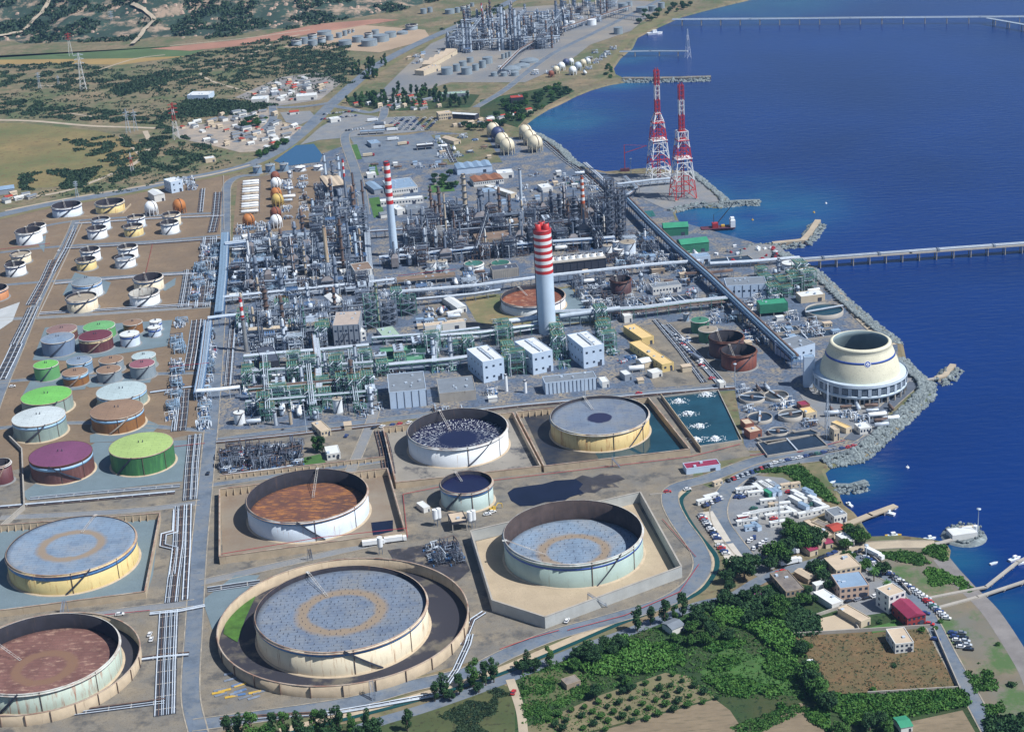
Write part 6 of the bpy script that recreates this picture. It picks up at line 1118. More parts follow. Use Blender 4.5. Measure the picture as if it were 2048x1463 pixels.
for P_, w, n, la in (([(362, 1012), (358, 1090), (348, 1160), (343, 1205)], 6.5, 11, 'wide bundle of low pipes left of the main road, beside the yellow tank'), ([(338, 1222), (333, 1330), (330, 1430)], 9, 13, 'wide bundle of low pipes left of the main road, at the bottom'), ([(378, 1010), (376, 1090), (370, 1200)], 3, 5, 'narrow bundle of low pipes at the edge of the main road'),
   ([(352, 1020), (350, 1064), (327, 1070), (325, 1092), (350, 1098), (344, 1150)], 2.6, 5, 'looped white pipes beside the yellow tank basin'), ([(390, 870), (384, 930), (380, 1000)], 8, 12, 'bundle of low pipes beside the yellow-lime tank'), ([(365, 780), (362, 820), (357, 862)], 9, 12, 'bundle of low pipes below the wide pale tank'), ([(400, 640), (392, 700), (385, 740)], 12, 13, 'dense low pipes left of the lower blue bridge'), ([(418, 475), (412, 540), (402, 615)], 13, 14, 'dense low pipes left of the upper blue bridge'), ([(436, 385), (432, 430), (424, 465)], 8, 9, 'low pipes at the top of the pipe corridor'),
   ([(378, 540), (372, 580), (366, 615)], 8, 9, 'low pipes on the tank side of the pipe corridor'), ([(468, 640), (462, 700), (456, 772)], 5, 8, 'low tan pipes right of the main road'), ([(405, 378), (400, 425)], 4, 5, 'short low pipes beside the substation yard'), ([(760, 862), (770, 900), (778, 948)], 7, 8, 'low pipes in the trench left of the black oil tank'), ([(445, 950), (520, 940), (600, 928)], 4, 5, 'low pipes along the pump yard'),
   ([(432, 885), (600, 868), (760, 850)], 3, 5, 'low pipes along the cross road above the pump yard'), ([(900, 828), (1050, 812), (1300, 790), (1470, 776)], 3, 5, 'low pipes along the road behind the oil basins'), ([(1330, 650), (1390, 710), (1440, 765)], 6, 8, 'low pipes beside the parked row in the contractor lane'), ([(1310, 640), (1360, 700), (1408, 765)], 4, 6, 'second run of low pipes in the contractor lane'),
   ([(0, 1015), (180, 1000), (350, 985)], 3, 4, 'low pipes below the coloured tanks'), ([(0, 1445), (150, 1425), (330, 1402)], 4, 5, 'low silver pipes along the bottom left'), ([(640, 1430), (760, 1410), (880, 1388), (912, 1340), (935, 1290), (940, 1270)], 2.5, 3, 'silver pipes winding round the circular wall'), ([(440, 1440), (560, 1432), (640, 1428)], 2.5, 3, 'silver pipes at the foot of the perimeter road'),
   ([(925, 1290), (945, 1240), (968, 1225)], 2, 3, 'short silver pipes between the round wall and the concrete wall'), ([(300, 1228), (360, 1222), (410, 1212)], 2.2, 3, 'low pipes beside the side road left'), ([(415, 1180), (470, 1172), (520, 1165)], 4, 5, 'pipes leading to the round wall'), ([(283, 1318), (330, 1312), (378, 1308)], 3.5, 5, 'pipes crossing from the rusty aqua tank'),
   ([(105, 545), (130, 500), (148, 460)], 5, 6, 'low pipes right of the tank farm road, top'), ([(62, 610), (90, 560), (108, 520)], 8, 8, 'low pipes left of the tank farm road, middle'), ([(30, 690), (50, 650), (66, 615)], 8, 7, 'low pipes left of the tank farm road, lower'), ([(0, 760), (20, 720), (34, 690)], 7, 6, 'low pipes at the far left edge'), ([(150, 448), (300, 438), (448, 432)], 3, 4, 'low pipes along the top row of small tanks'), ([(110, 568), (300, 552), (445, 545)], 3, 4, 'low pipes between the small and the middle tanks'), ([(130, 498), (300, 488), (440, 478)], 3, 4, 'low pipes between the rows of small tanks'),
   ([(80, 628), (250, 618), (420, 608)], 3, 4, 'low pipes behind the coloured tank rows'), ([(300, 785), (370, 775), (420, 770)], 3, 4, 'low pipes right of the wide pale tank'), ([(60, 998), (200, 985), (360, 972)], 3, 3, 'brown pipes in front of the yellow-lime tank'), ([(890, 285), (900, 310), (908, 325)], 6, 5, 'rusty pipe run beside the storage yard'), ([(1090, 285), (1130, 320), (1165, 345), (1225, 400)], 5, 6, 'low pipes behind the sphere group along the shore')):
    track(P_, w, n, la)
for P_, la in (([(445, 1128), (640, 1095), (815, 1076)], 'red fire main along the front of the rust-roofed tank basin'), ([(815, 1076), (806, 990), (880, 975), (1090, 950), (1380, 915), (1480, 890)], 'red fire main along the front of the oil tank basins'), ([(1135, 1262), (1250, 1232), (1360, 1185), (1398, 1130)], 'red fire main bending round the concrete wall'), ([(1000, 1300), (1060, 1278), (1118, 1262)], 'red pipe beside the perimeter road'),
   ([(1325, 1040), (1365, 1085), (1392, 1115)], 'red pipe inside the perimeter road bend'), ([(1500, 912), (1600, 905), (1690, 882)], 'red kerb pipe round the treatment basins'), ([(200, 1232), (300, 1222)], 'red pipe beside the side road left'), ([(340, 750), (420, 742)], 'red pipe beside the pink-roofed tank'), ([(300, 900), (410, 888)], 'red pipe beside the yellow-lime tank'), ([(305, 490), (290, 555)], 'red pipe in the small tank yard'), ([(0, 500), (100, 488)], 'red pipe at the far left'), ([(797, 566), (912, 553)], 'crimson pipe along the long brown shed roof')):
    P = [G(*p)[:2] for p in P_]; zz = 6.4 if 'roof' in la else .8; b = MB(); b.path([(p[0], p[1], zz) for p in P], .17, 6); o = (float(P[0][0]), float(P[0][1]), 0); tag(b.build('fire_main', redp, None, o), la, 'pipe')
# ================= PROCESS EQUIPMENT =================
OCC = [(x, y, R+2) for x, y, R, h in TL]
for o in list(ALL):
    if o.name.startswith(('building', 'process_column', 'stack', 'steel_tower', 'sphere', 'fan_cool')):
        r = 3.0
        if o.name.startswith(('building', 'fan', 'steel_t')):
            c = [q for q in o.children if q.name.startswith(('wall', 'casing', 'frame'))]
            if c: d = [max(v.co[i] for v in c[0].data.vertices) for i in (0, 1)]; ca, sa = math.cos(o.rotation_euler.z), math.sin(o.rotation_euler.z); n_ = max(1, round(max(d)/min(d)));
            else: continue
            m = min(d); L = max(d)-m
            for k in np.linspace(-L, L, n_*2+1): X, Y = (k, 0) if d[0] >= d[1] else (0, k); OCC.append((o.location.x+X*ca-Y*sa, o.location.y+X*sa+Y*ca, m+2.5))
        else: OCC.append((o.location.x, o.location.y, r+2))
OA = None
def free(x, y, r=3):
    global OA
    if OA is None or len(OA) != len(OCC): OA = np.array(OCC)
    return bool(np.all((OA[:, 0]-x)**2+(OA[:, 1]-y)**2 > (OA[:, 2]+r)**2))
HID = 0
def proto(name, label, cat): return thing(name, label, cat, (0, 0, -50))
def hves(b, x, y, z, L, r, n=12):
    vs = []; pr = [(0, -L/2-r*.5), (r*.7, -L/2-r*.35), (r, -L/2), (r, L/2), (r*.7, L/2+r*.35), (0, L/2+r*.5)]
    for rr, u in pr:
        for k in range(n): vs.append((x+u, y+rr*math.cos(2*math.pi*k/n), z+rr*math.sin(2*math.pi*k/n)))
    return b.add(vs, [(i*n+k, i*n+(k+1) % n, (i+1)*n+(k+1) % n, (i+1)*n+k) for i in range(5) for k in range(n)], 0, True)
rd = random.Random(5)
def mk_frame(col, rail, W, D, H, lv, tag_):
    t = proto('process_module', tag_, 'process module'); frame_mb(W, D, H, lv, .26).build('frame', col, t)
    for l in range(1, lv+1):
        b = MB(); [b.box((0, D*(q-2)*.21, H*l/lv+.02), (W*.96, D*.09 if q % 2 else D*.13, .1)) for q in range(5)]; b.build('deck', rail, t)
    for l in range(lv):
        for k in range(2): b = MB(); hves(b, rd.uniform(-.6, .6), (k-.5)*D*.45, H*l/lv+1.5, W*.6, rd.uniform(.5, .9)); b.build('exchanger', silver if rd.random() < .6 else rustpipe, t)
    b = MB()
    for k in range(16):
        x, y = rd.uniform(-W/2, W/2), rd.uniform(-D/2, D/2); z = rd.uniform(.4, 1.05)*H; b.path([(x, y, 0), (x, y, z), (x+rd.uniform(-5, 5), y, z), (x+rd.uniform(-5, 5), y+rd.uniform(-3, 3), z-2)], rd.uniform(.12, .28), 5)
    pp = b.build('pipework', silver, t); pp['kind'] = 'stuff'
    b = MB()
    for s in (-1, 1): b.box((0, s*D*.48, H+1), (W, .08, .1)); b.box((s*W*.48, 0, H+1), (.08, D*.94, .1))
    b.build('railing', yellow if rail is greenst else pale, t); return t
def mk_tangle(m1, m2, S, hz, n):
    t = proto('pipe_cluster' if m1 in (darkst, steel, greenst) else ('valve_manifold' if hz < 2.1 else 'pipe_manifold'), 'x', 'pipe manifold')
    for mm, q in ((m1, n), (m2, n//2)):
        b = MB()
        for k in range(q):
            x, y, z = rd.uniform(-S, S), rd.uniform(-S, S), rd.uniform(.4, hz); p = [(x, y, 0), (x, y, z)]
            for _ in range(rd.randint(1, 3)):
                if rd.random() < .5: x = rd.uniform(-S, S)
                else: y = rd.uniform(-S, S)
                p.append((x, y, z))
            p.append((x, y, 0)); b.path(p, rd.uniform(.1, .3), 5)
        b.build('pipework', mm, t)['kind'] = 'stuff'
    b = MB()
    for k in range(6): b.box((rd.uniform(-S, S), rd.uniform(-S, S), 0), (rd.uniform(.6, 1.6), rd.uniform(.5, 1.2), rd.uniform(.7, 1.6)))
    b.build('pumps', bluest, t)['kind'] = 'stuff'; return t
def mk_drum(r, h, m):
    t = proto('upright_vessel', 'x', 'vessel'); b = MB(); b.lathe((0, 0, 1.2), [(.01, -.3), (r*.8, 0), (r, .5), (r, h), (r*.8, h+.5), (.01, h+.8)], 14); b.build('shell', m, t)
    for k in range(4): a = math.pi/2*k+.7; b = MB(); b.box((r*.8*math.cos(a), r*.8*math.sin(a), 0), (.25, .25, 1.8)); b.build('leg', steel, t)
    b = MB(); b.lathe((0, 0, h*.9), [(r, 0), (r+.9, 0), (r+.9, .9)], 12); b.build('platform', steel, t); b = MB(); b.path([(r*.4, 0, h+1.8), (r*.4, 0, h+3), (r+1, 0, h+3), (r+1, 0, 0)], .2, 5); b.build('pipe', silver, t); return t
def mk_col(r, h, m):
    t = proto('slim_column', 'x', 'column'); b = MB(); b.lathe((0, 0, 0), [(r*1.15, 0), (r, 2), (r, h-1), (r*.6, h), (.01, h+.3)], 14); b.build('shell', m, t)
    for k in range(max(2, int(h/7))): z = h*(k+1)/(int(h/7)+1); b = MB(); b.lathe((0, 0, z), [(r, 0), (r+1, 0), (r+1, 1)], 10); b.build('platform', steel, t)
    b = MB(); b.path([(0, 0, h), (0, 0, h+1.2), (r+.6, 0, h+1.2), (r+.6, 0, 0)], .22, 5); b.build('overhead_pipe', silver, t); return t
def mk_bullet(L, r, m):
    t = proto('horizontal_vessel', 'x', 'vessel'); b = MB(); hves(b, 0, 0, r+1.3, L, r, 14); b.build('shell', m, t)
    for s in (-1, 1): b = MB(); b.box((s*L*.3, 0, 0), (.5, r*1.5, r+.6)); b.build('saddle', conc, t)
    b = MB(); b.path([(0, 0, 2*r+1), (0, 0, 2*r+2.2), (L*.6, 0, 2*r+2.2), (L*.6, 0, 0)], .2, 5); b.build('pipe', steel, t); return t
def mk_cooler(W, D, H):
    t = proto('air_cooler', 'x', 'air cooler'); b = MB(); b.box((0, 0, H), (W, D, 1.1)); b.build('casing', pale, t); nx = max(2, int(W/4))
    for k in range(nx):
        b = MB(); b.lathe((-W/2+W*(k+.5)/nx, 0, H+1.1), [(1.6, 0), (1.5, .7), (1.35, .7), (1.35, .1), (.01, .1)], 12, ms=[0, 0, 1, 1]); b.build('fan', [steel, blackm], t)
    for sx in (-1, 1):
        for sy in (-1, 1): b = MB(); b.box((sx*(W/2-.3), sy*(D/2-.3), 0), (.3, .3, H)); b.build('leg', steel, t)
    b = MB()
    for k in range(4): b.path([(-W/2, -D/2+D*k/3, H-1.2), (W/2, -D/2+D*k/3, H-1.2)], .25, 5)
    b.build('pipework', silver, t)['kind'] = 'stuff'; return t
def mk_heater():
    t = proto('fired_heater', 'x', 'fired heater'); b = MB(); b.box((0, 0, 2), (9, 6, 8)); b.add([(-4.5, -3, 10), (4.5, -3, 10), (4.5, 3, 10), (-4.5, 3, 10), (-1.5, -1, 13), (1.5, -1, 13), (1.5, 1, 13), (-1.5, 1, 13)], [(0, 1, 5, 4), (1, 2, 6, 5), (2, 3, 7, 6), (3, 0, 4, 7)]); b.build('casing', mat('heater_casing', (.20, .19, .20), .8, .2, .3, streak=(.2, .11, .07), streak_amt=.2), t)
    b = MB(); b.cone((0, 0, 13), 1.0, .8, 11, 12); b.build('stack', steel, t)
    for sx in (-1, 0, 1):
        for sy in (-1, 1): b = MB(); b.box((sx*4, sy*2.6, 0), (.4, .4, 2)); b.build('leg', steel, t)
    for z in (5.5, 9.5): [MB().box((0, s*3.6, z), (9.4, 1, .12)).build('walkway', steel, t) for s in (-1, 1)]
    return t
def mk_cabin(m, rm):
    t = proto('equipment_hut', 'x', 'hut'); b = MB(); b.box((0, 0, 0), (6, 4.5, 3)); b.build('wall', m, t); b = MB(); b.box((0, 0, 3), (6.5, 5, .25)); b.build('roof', rm, t); b = MB(); b.box((1.5, -2.3, 0), (1, .1, 2)); b.build('door', darkst, t)
    for k in (-1.5, 0): b = MB(); b.box((k, -2.3, 1.1), (.9, .08, .9)); b.build('window', wind, t)
    return t
PR = dict(
 fg=[(mk_frame(greenst, greenst, 11, 8, 14, 3, 'x'), 'tall green-framed module'), (mk_frame(greenst, greenst, 9, 8, 9, 2, 'x'), 'low green-framed module')],
 fs=[(mk_frame(steel, steel, 12, 8, 12, 3, 'x'), 'grey three-deck module'), (mk_frame(steel, bluest, 9, 8, 8, 2, 'x'), 'grey two-deck module'), (mk_frame(pale, pale, 10, 7, 10, 2, 'x'), 'pale two-deck module')],
 fd=[(mk_frame(darkst, darkst, 11, 9, 17, 4, 'x'), 'blackened four-deck module'), (mk_frame(darkst, darkst, 10, 8, 11, 3, 'x'), 'blackened three-deck module'), (mk_frame(rustpipe, darkst, 9, 8, 13, 3, 'x'), 'rusty three-deck module')],
 ts=[(mk_tangle(silver, steel, 5, 4, 12), 'silver-grey pipe tangle'), (mk_tangle(pale, rustpipe, 5, 3.5, 12), 'pale-rusty pipe tangle'), (mk_tangle(white, bluest, 4.5, 5, 10), 'white pipe tangle')],
 td=[(mk_tangle(darkst, rustpipe, 5, 6, 14), 'dark rusty pipe tangle'), (mk_tangle(steel, darkst, 5, 7, 14), 'dark grey pipe tangle')],
 tb=[(mk_tangle(MATS['rack_blue'], silver, 5, 4, 14), 'blue pipe tangle'), (mk_tangle(MATS['rack_blue'], darkst, 5, 6, 14), 'dark blue pipe tangle')], tg=[(mk_tangle(greenst, silver, 5, 5, 12), 'green-silver pipe tangle')], tr=[(mk_tangle(silver, redp, 4, 2, 9), 'red-silver valve manifold'), (mk_tangle(bluest, white, 4, 2, 9), 'blue-white valve manifold'), (mk_tangle(darkst, silver, 4, 1.8, 10), 'dark valve manifold')],
 dr=[(mk_drum(1.4, 6, pale), 'pale upright vessel'), (mk_drum(1.8, 8, silver), 'big silver upright vessel'), (mk_drum(1.2, 5, rustpipe), 'small rusty upright vessel')],
 co=[(mk_col(1.0, 22, silver), 'slim silver column'), (mk_col(1.3, 28, rustpipe), 'tall rusty column'), (mk_col(.9, 17, tansp), 'short cream column'), (mk_col(1.5, 25, steel), 'stout grey column')],
 bu=[(mk_bullet(8, 1.3, silver), 'silver horizontal vessel'), (mk_bullet(10, 1.6, white), 'white horizontal vessel'), (mk_bullet(7, 1.1, rustpipe), 'rusty horizontal vessel')],
 ac=[(mk_cooler(14, 7, 7), 'long air cooler bank'), (mk_cooler(9, 7, 5), 'short air cooler bank')], he=[(mk_heater(), 'boxy fired heater')],
 hu=[(mk_cabin(BW['white'], BR['white']), 'small white equipment hut'), (mk_cabin(BW['cream'], BR['tan']), 'small cream equipment hut'), (mk_cabin(BW['panel'], BR['blue']), 'small pale blue equipment hut')])
CNT = {}
def fill(q, cell, mix, seed, ang=7, dens=1.0):
    rr = random.Random(seed); A, B, Cc, D = [G(*p)[:2] for p in q]; L1 = (np.linalg.norm(B-A)+np.linalg.norm(Cc-D))/2; L2 = (np.linalg.norm(D-A)+np.linalg.norm(Cc-B))/2
    nx, ny = max(1, int(L1/cell)), max(1, int(L2/cell)); ks = [k for k in mix for _ in range(mix[k])]
    for j in range(ny):
        for i in range(nx):
            if rr.random() > dens: continue
            u, v = (i+.5+rr.uniform(-.18, .18))/nx, (j+.5+rr.uniform(-.18, .18))/ny; p = (A*(1-u)+B*u)*(1-v)+(D*(1-u)+Cc*u)*v
            k = rr.choice(ks)
            if not free(p[0], p[1], 3.2 if k in ('ts', 'td', 'tr', 'dr', 'co', 'tg') else 4.4): continue
            if CNT.get(k, 0) > 280: continue
            CNT[k] = CNT.get(k, 0)+1; pr, la = rr.choice(PR[k]); px = J1(p[0], p[1]); s = rr.uniform(.88, 1.1)
            place(pr, p[0], p[1], R_(ang+90*rr.randint(0, 3 if k not in ('ac', 'fg', 'fs', 'fd', 'bu') else 1)+(0)), la+', '+where(*px), sc=(s, s, s*rr.uniform(.85, 1.15))); OCC.append((p[0], p[1], cell*.22))
fill([(460, 606), (735, 590), (735, 478), (468, 488)], 9.5, dict(fs=4, fd=3, ts=1, tb=3, dr=2, co=2, bu=2, ac=2, he=1, td=2), 1)
fill([(625, 475), (725, 468), (716, 395), (628, 405)], 9, dict(fs=3, fd=2, ts=1, tb=2, dr=2, co=3, ac=1, td=3), 2)
fill([(770, 545), (1080, 512), (1262, 488), (1215, 412), (840, 440), (750, 480)][:4] and [(775, 540), (1262, 492), (1215, 415), (835, 440)], 9.8, dict(fd=7, td=5, co=2, he=2, bu=1, dr=1, ac=1), 3)
fill([(478, 715), (740, 690), (740, 605), (470, 625)], 9.5, dict(fs=4, fg=2, ts=4, dr=1, co=1, bu=1, ac=2, tr=1), 4)
fill([(490, 858), (765, 830), (745, 720), (485, 740)], 9.5, dict(fg=7, tg=3, ts=3, dr=2, bu=2, ac=1, co=1), 5)
fill([(740, 600), (985, 588), (975, 545), (770, 560)], 10, dict(ts=4, bu=1, dr=1, fs=1), 6, dens=.8)
fill([(745, 680), (860, 668), (850, 605), (745, 615)], 11, dict(fg=3, fs=3, ts=3, hu=2, bu=1), 7, dens=.8)
fill([(1175, 640), (1290, 628), (1260, 560), (1140, 566)], 9, dict(ts=4, td=3, bu=1), 8, 10)
fill([(1290, 625), (1450, 606), (1400, 548), (1265, 560)], 10, dict(ts=3, tr=1, hu=1, bu=1, dr=1), 9, 10, .65)
fill([(1535, 600), (1640, 590), (1600, 545), (1510, 550)], 9, dict(fg=5, tg=2, dr=2, bu=1), 10, 10)
fill([(1480, 700), (1690, 670), (1660, 640), (1480, 650)], 10, dict(ts=4, tr=1, bu=2, hu=1), 11, 10, .8)
fill([(640, 872), (740, 862), (740, 842), (640, 850)], 9, dict(ts=2, hu=1), 12, dens=.5)
fill([(440, 948), (605, 930), (600, 888), (440, 900)], 6.2, dict(tr=2, td=3), 13)
fill([(745, 760), (965, 740), (955, 680), (745, 700)], 12, dict(tg=3, fg=2, ts=2, ac=1), 14, dens=.75)
for (a, c) in (((1008, 735), (1048, 728)), ((1108, 722), (1150, 715)), ((1209, 712), (1240, 707))): fill([(a[0], a[1]+20), (c[0], c[1]+20), (c[0]-22, c[1]-65), (a[0]-22, a[1]-65)], 8.5, dict(fg=6, tg=2), int(a[0]))
fill([(960, 810), (1010, 803), (1005, 780), (970, 785)], 8, dict(ts=2, dr=1, hu=1), 16, dens=.7)
fill([(1090, 448), (1215, 438), (1190, 400), (1090, 408)], 9, dict(ts=3, td=2, hu=1, bu=1), 17, dens=.8)
fill([(560, 440), (620, 436), (620, 350), (565, 352)], 10, dict(ts=3, bu=1, dr=1), 18, dens=.55)
BL = (mk_bullet(15, 1.5, white), mk_bullet(15, 1.5, tansp))
for i in range(13): g = G(500+i*.2, 428-i*5); place(BL[i % 3 == 1], g[0], g[1], R_(6), ('white', 'tan')[i % 3 == 1]+' bullet tank in the stacked row left of the sphere column'); OCC.append((g[0], g[1], 6))
fill([(375, 610), (440, 604), (450, 490), (400, 494)], 8, dict(tb=4, ts=2, tr=1), 20, dens=.8)
fill([(395, 860), (418, 858), (440, 660), (400, 665)], 7.5, dict(tb=3, ts=1), 21, dens=.75)
fill([(330, 855), (360, 850), (380, 640), (345, 645)], 8, dict(ts=1, tb=2), 22, dens=.6)
fill([(870, 325), (995, 318), (960, 272), (865, 275)], 12, dict(ts=2, bu=2, hu=1, tr=2), 23, dens=.6)
fill([(1090, 390), (1200, 380), (1160, 342), (1050, 350)], 11, dict(hu=2, ts=2, bu=2), 24, dens=.7)
fill([(880, 1075), (960, 1065), (950, 1040), (870, 1048)], 8, dict(dr=3, ts=1, bu=1), 25, dens=.8)
fill([(1750, 870), (1790, 855), (1800, 815), (1680, 830), ][:4], 8, dict(bu=4, ts=1), 26, dens=.8)
fill([(330, 385), (392, 380), (392, 355), (335, 362)], 9, dict(ts=2), 27, dens=.8)
fill([(735, 345), (900, 335), (880, 325), (735, 330)], 10, dict(hu=2, ts=2, bu=1), 50, dens=.7)
fill([(990, 410), (1090, 400), (1050, 375), (1000, 380)], 10, dict(hu=2, ts=2, bu=1), 51, dens=.7)
fill([(1215, 775), (1300, 768), (1270, 700), (1240, 700)], 9, dict(ts=2, hu=1, bu=1, tr=1), 52, dens=.6)
fill([(640, 845), (980, 822), (975, 812), (640, 832)], 8, dict(ts=2, tr=1, hu=1), 53, dens=.4)
fill([(745, 440), (860, 435), (850, 425), (745, 430)], 9, dict(ts=2, hu=1), 54, dens=.6)
fill([(1130, 560), (1420, 545), (1400, 500), (1280, 500)], 9.5, dict(ts=3, td=1, bu=1, dr=1, hu=1, tb=1), 55, 10, .75)
fill([(1190, 540), (1330, 520), (1290, 470), (1255, 470)], 9, dict(td=2, ts=2, fs=1, tb=1), 56, 10, .8)
fill([(1350, 740), (1480, 765), (1400, 660), (1360, 650)], 9, dict(ts=2, hu=1), 57, 10, .35)
fill([(1420, 650), (1600, 640), (1560, 600), (1420, 575)], 9, dict(ts=3, bu=1, tb=1, hu=1), 58, 10, .7)
fill([(850, 660), (925, 650), (905, 605), (850, 610)], 8, dict(hu=2, tr=2, bu=1), 59, dens=.5)
fill([(470, 470), (560, 462), (555, 445), (470, 450)], 9, dict(ts=2, tb=1), 60, dens=.7)
fill([(860, 1135), (935, 1125), (915, 1085), (850, 1092)], 7, dict(td=3, ts=1), 61, 20, .7)
# far refinery: dark blue columns and frames against haze
fill([(885, 110), (1110, 98), (1170, 25), (930, 40)], 14, dict(fs=3, fd=2, ts=3, co=6, dr=2, td=2), 30, dens=.9)
fill([(1100, 60), (1200, 52), (1240, 8), (1110, 12)], 15, dict(fs=3, co=4, ts=3, td=1), 31, dens=.9)
fill([(1120, 190-35), (1180, 150), (1240, 95), (1190, 100)], 16, dict(ts=4, bu=2, fs=1), 32, dens=.6)
for x, y, ty, w in ((928, 105, 45, 5), (935, 104, 45, 5), (942, 103, 46, 5), (1006, 100, 12, 6), (1032, 100, 18, 6), (1040, 99, 28, 5), (1023, 98, 25, 4), (966, 50, 8, 3), (1113, 50, 2, 5), (1127, 42, 3, 5), (898, 98, 65, 4), (915, 92, 60, 3), (1050, 30, 8, 4)):
    stack(x, y, ty, w, w*.9, steel if x % 2 else pale, 'distant tall column, '+where(x, y), plats=3, name='process_column', cat='column')
stack(965, 52, 6, 3, 2.5, steel, 'distant striped stack among the far tanks', 5, .6)
fill([(800, 140), (890, 110), (880, 90), (810, 120)], 18, dict(hu=2, ts=2), 62, dens=.5); fill([(960, 160), (1110, 150), (1130, 120), (1000, 130)], 16, dict(ts=2, hu=1, bu=1), 63, dens=.5)
# ---------------- water treatment by the cooling tower ----------------
basin_l = mat('basin_liquid', (.02, .035, .06), .15, .2, .2)
def clar(l, r, yr, yb, label, liq=basin_l, wl=conc):
    x, y, R, h = solve_cyl(1400+l/3.16, 1400+0*0+r/3.16, 700+yr/3.16, 700+yb/3.16); t = thing('settling_tank', label, 'settling tank', (x, y, .1), random.uniform(0, 3))
    b = MB(); b.lathe((0, 0, 0), [(R, 0), (R, h), (R-.4, h), (R-.4, h*.6)], 40); b.build('wall', wl, t); b = MB(); b.lathe((0, 0, 0), [(R-.4, h*.62), (.01, h*.62)], 40); b.build('liquid', liq, t)
    b = MB(); b.box((0, 0, h+.1), (2*R+1, 1.1, .25)); b.box((0, .5, h+.9), (2*R, .08, .1)); b.build('bridge', pale, t); b = MB(); b.lathe((0, 0, h*.6), [(1.2, 0), (1.2, 1.6), (.01, 1.6)], 12); b.build('centre_well', rustpipe, t); OCC.append((x, y, R+1)); return t
murk = mat('basin_murk2', (.07, .06, .05), .3, .3, .2, col2=(.03, .05, .07))
for a in ((245, 410, 325, 345, 'dark round settling tank nearest the aeration pond'), (405, 560, 310, 328, 'brownish round settling tank beside the maroon hut'), (298, 458, 450, 472, 'pale-rimmed round settling tank with grey liquid'), (492, 650, 430, 458, 'wide concrete-rimmed round settling tank'), (428, 558, 535, 552, 'small blue round settling tank in front')): clar(*a, liq=murk if 'brown' in a[4] or 'wide' in a[4] else basin_l)
clar(290, 452, 98, 122, 'blue round clarifier with a long bridge beyond the green pump hall') if 0 else None
x, y, R, h = solve_cyl(1610, 1687, 631, 640); t = thing('settling_tank', 'large blue clarifier with a long bridge beside the sea wall road', 'settling tank', (x, y, .1), .3); b = MB(); b.lathe((0, 0, 0), [(R, 0), (R, h), (R-.5, h), (R-.5, h*.5)], 48); b.build('wall', conc, t); b = MB(); b.lathe((0, 0, 0), [(R-.5, h*.7), (.01, h*.7)], 48); b.build('liquid', pondw, t); b = MB(); b.box((0, 0, h+.2), (2*R+3, 2, .5)); b.build('bridge', silver, t)
def basin(px, label, n=3, h=1.6, liq=basin_l, wm=conc):
    P = [G(*p)[:2] for p in px]; o = (float(P[0][0]), float(P[0][1]), 0); t = thing('water_basin', label, 'basin', o)
    b = MB(); b.add([(p[0], p[1], h*.6) for p in P], [(0, 1, 2, 3)]); b.build('liquid', liq, t, o)
    for i in range(4):
        a, c = P[i], P[(i+1) % 4]; d = c-a; b = MB(); b.box(((a[0]+c[0])/2, (a[1]+c[1])/2, 0), (float(np.linalg.norm(d))+.4, .5, h), math.atan2(d[1], d[0])); b.build('wall', wm, t, o)
    for k in range(1, n+1):
        f = k/(n+1); a, c = P[0]*(1-f)+P[1]*f, P[3]*(1-f)+P[2]*f; d = c-a; b = MB(); b.box(((a[0]+c[0])/2, (a[1]+c[1])/2, 0), (float(np.linalg.norm(d))-.6, .8, h+.15), math.atan2(d[1], d[0])); b.build('partition', silver, t, o)
    m = sum(P)/4; OCC.append((m[0], m[1], 8)); return t
basin([(1325, 615), (1395, 608), (1372, 592), (1310, 598)], 'dark water basins with metal partitions, right of two')
basin([(1228, 620), (1295, 615), (1275, 600), (1222, 604)], 'dark water basins with metal partitions, left of two')
basin([(1535, 915), (1655, 895), (1630, 872), (1515, 888)], 'long dark treatment basin along the curved kerb', 1)
basin([(1535, 891), (1640, 870), (1620, 862), (1512, 880)], 'second long treatment basin with small aerators', 0)
basin([(1520, 672), (1600, 664), (1590, 655), (1515, 662)], 'narrow water channel basin in front of the green pump hall', 5)
basin([(1550, 690), (1680, 672), (1665, 660), (1540, 676)], 'pale long basin with pipes toward the cooling tower', 3)
basin([(762, 712), (850, 704), (848, 696), (760, 703)], 'narrow green-edged basin, back of two', 1, 3, mat('basin_green_cover', (.10, .27, .17), .6, .1, .2), greenst)
basin([(762, 738), (850, 730), (848, 715), (760, 722)], 'narrow green-edged basin, front of two', 1, 3, mat('basin_green_cover', (.1, .3, .2)), greenst)
basin([(1405, 535), (1520, 530), (1495, 512), (1412, 520)][::1], 'dark sunken intake basin behind the white-blue hall', 1, 1)
fill([(1490, 815), (1560, 805), (1545, 775), (1480, 780)], 6, dict(bu=2, ts=3), 40, 8, .8); fill([(1500, 870), (1640, 855), (1620, 800), (1480, 818)], 9, dict(ts=3, tr=1), 41, 8, .7)
fill([(1655, 838), (1760, 828), (1755, 812), (1650, 815)], 7, dict(bu=4, ts=1), 42, 0, .9)
b = MB(); rd2 = random.Random(3)        # white spray of the aerators
for x, y in ((1357, 803), (1376, 828), (1398, 853), (1413, 790), (1430, 878), (1392, 880)):
    g = G(x, y)
    for k in range(150):
        a = rd2.uniform(0, 6.28); r = rd2.random()**1.3*5.2*(1.5 if abs(math.cos(a)) > .7 else .8); z = .2+1.8*max(0, 1-r/4)*rd2.random(); s = rd2.uniform(.25, .8)*(1.2-r/9); b.box((g[0]+r*math.cos(a), g[1]+r*math.sin(a), z), (s*1.5, s, s*.6), a)
tag(b.build('water_spray', mat('foam', (.75, .8, .85), .9, .1, 1)), 'white spray thrown up by the aerators in the dark pond', 'spray', kind='stuff')
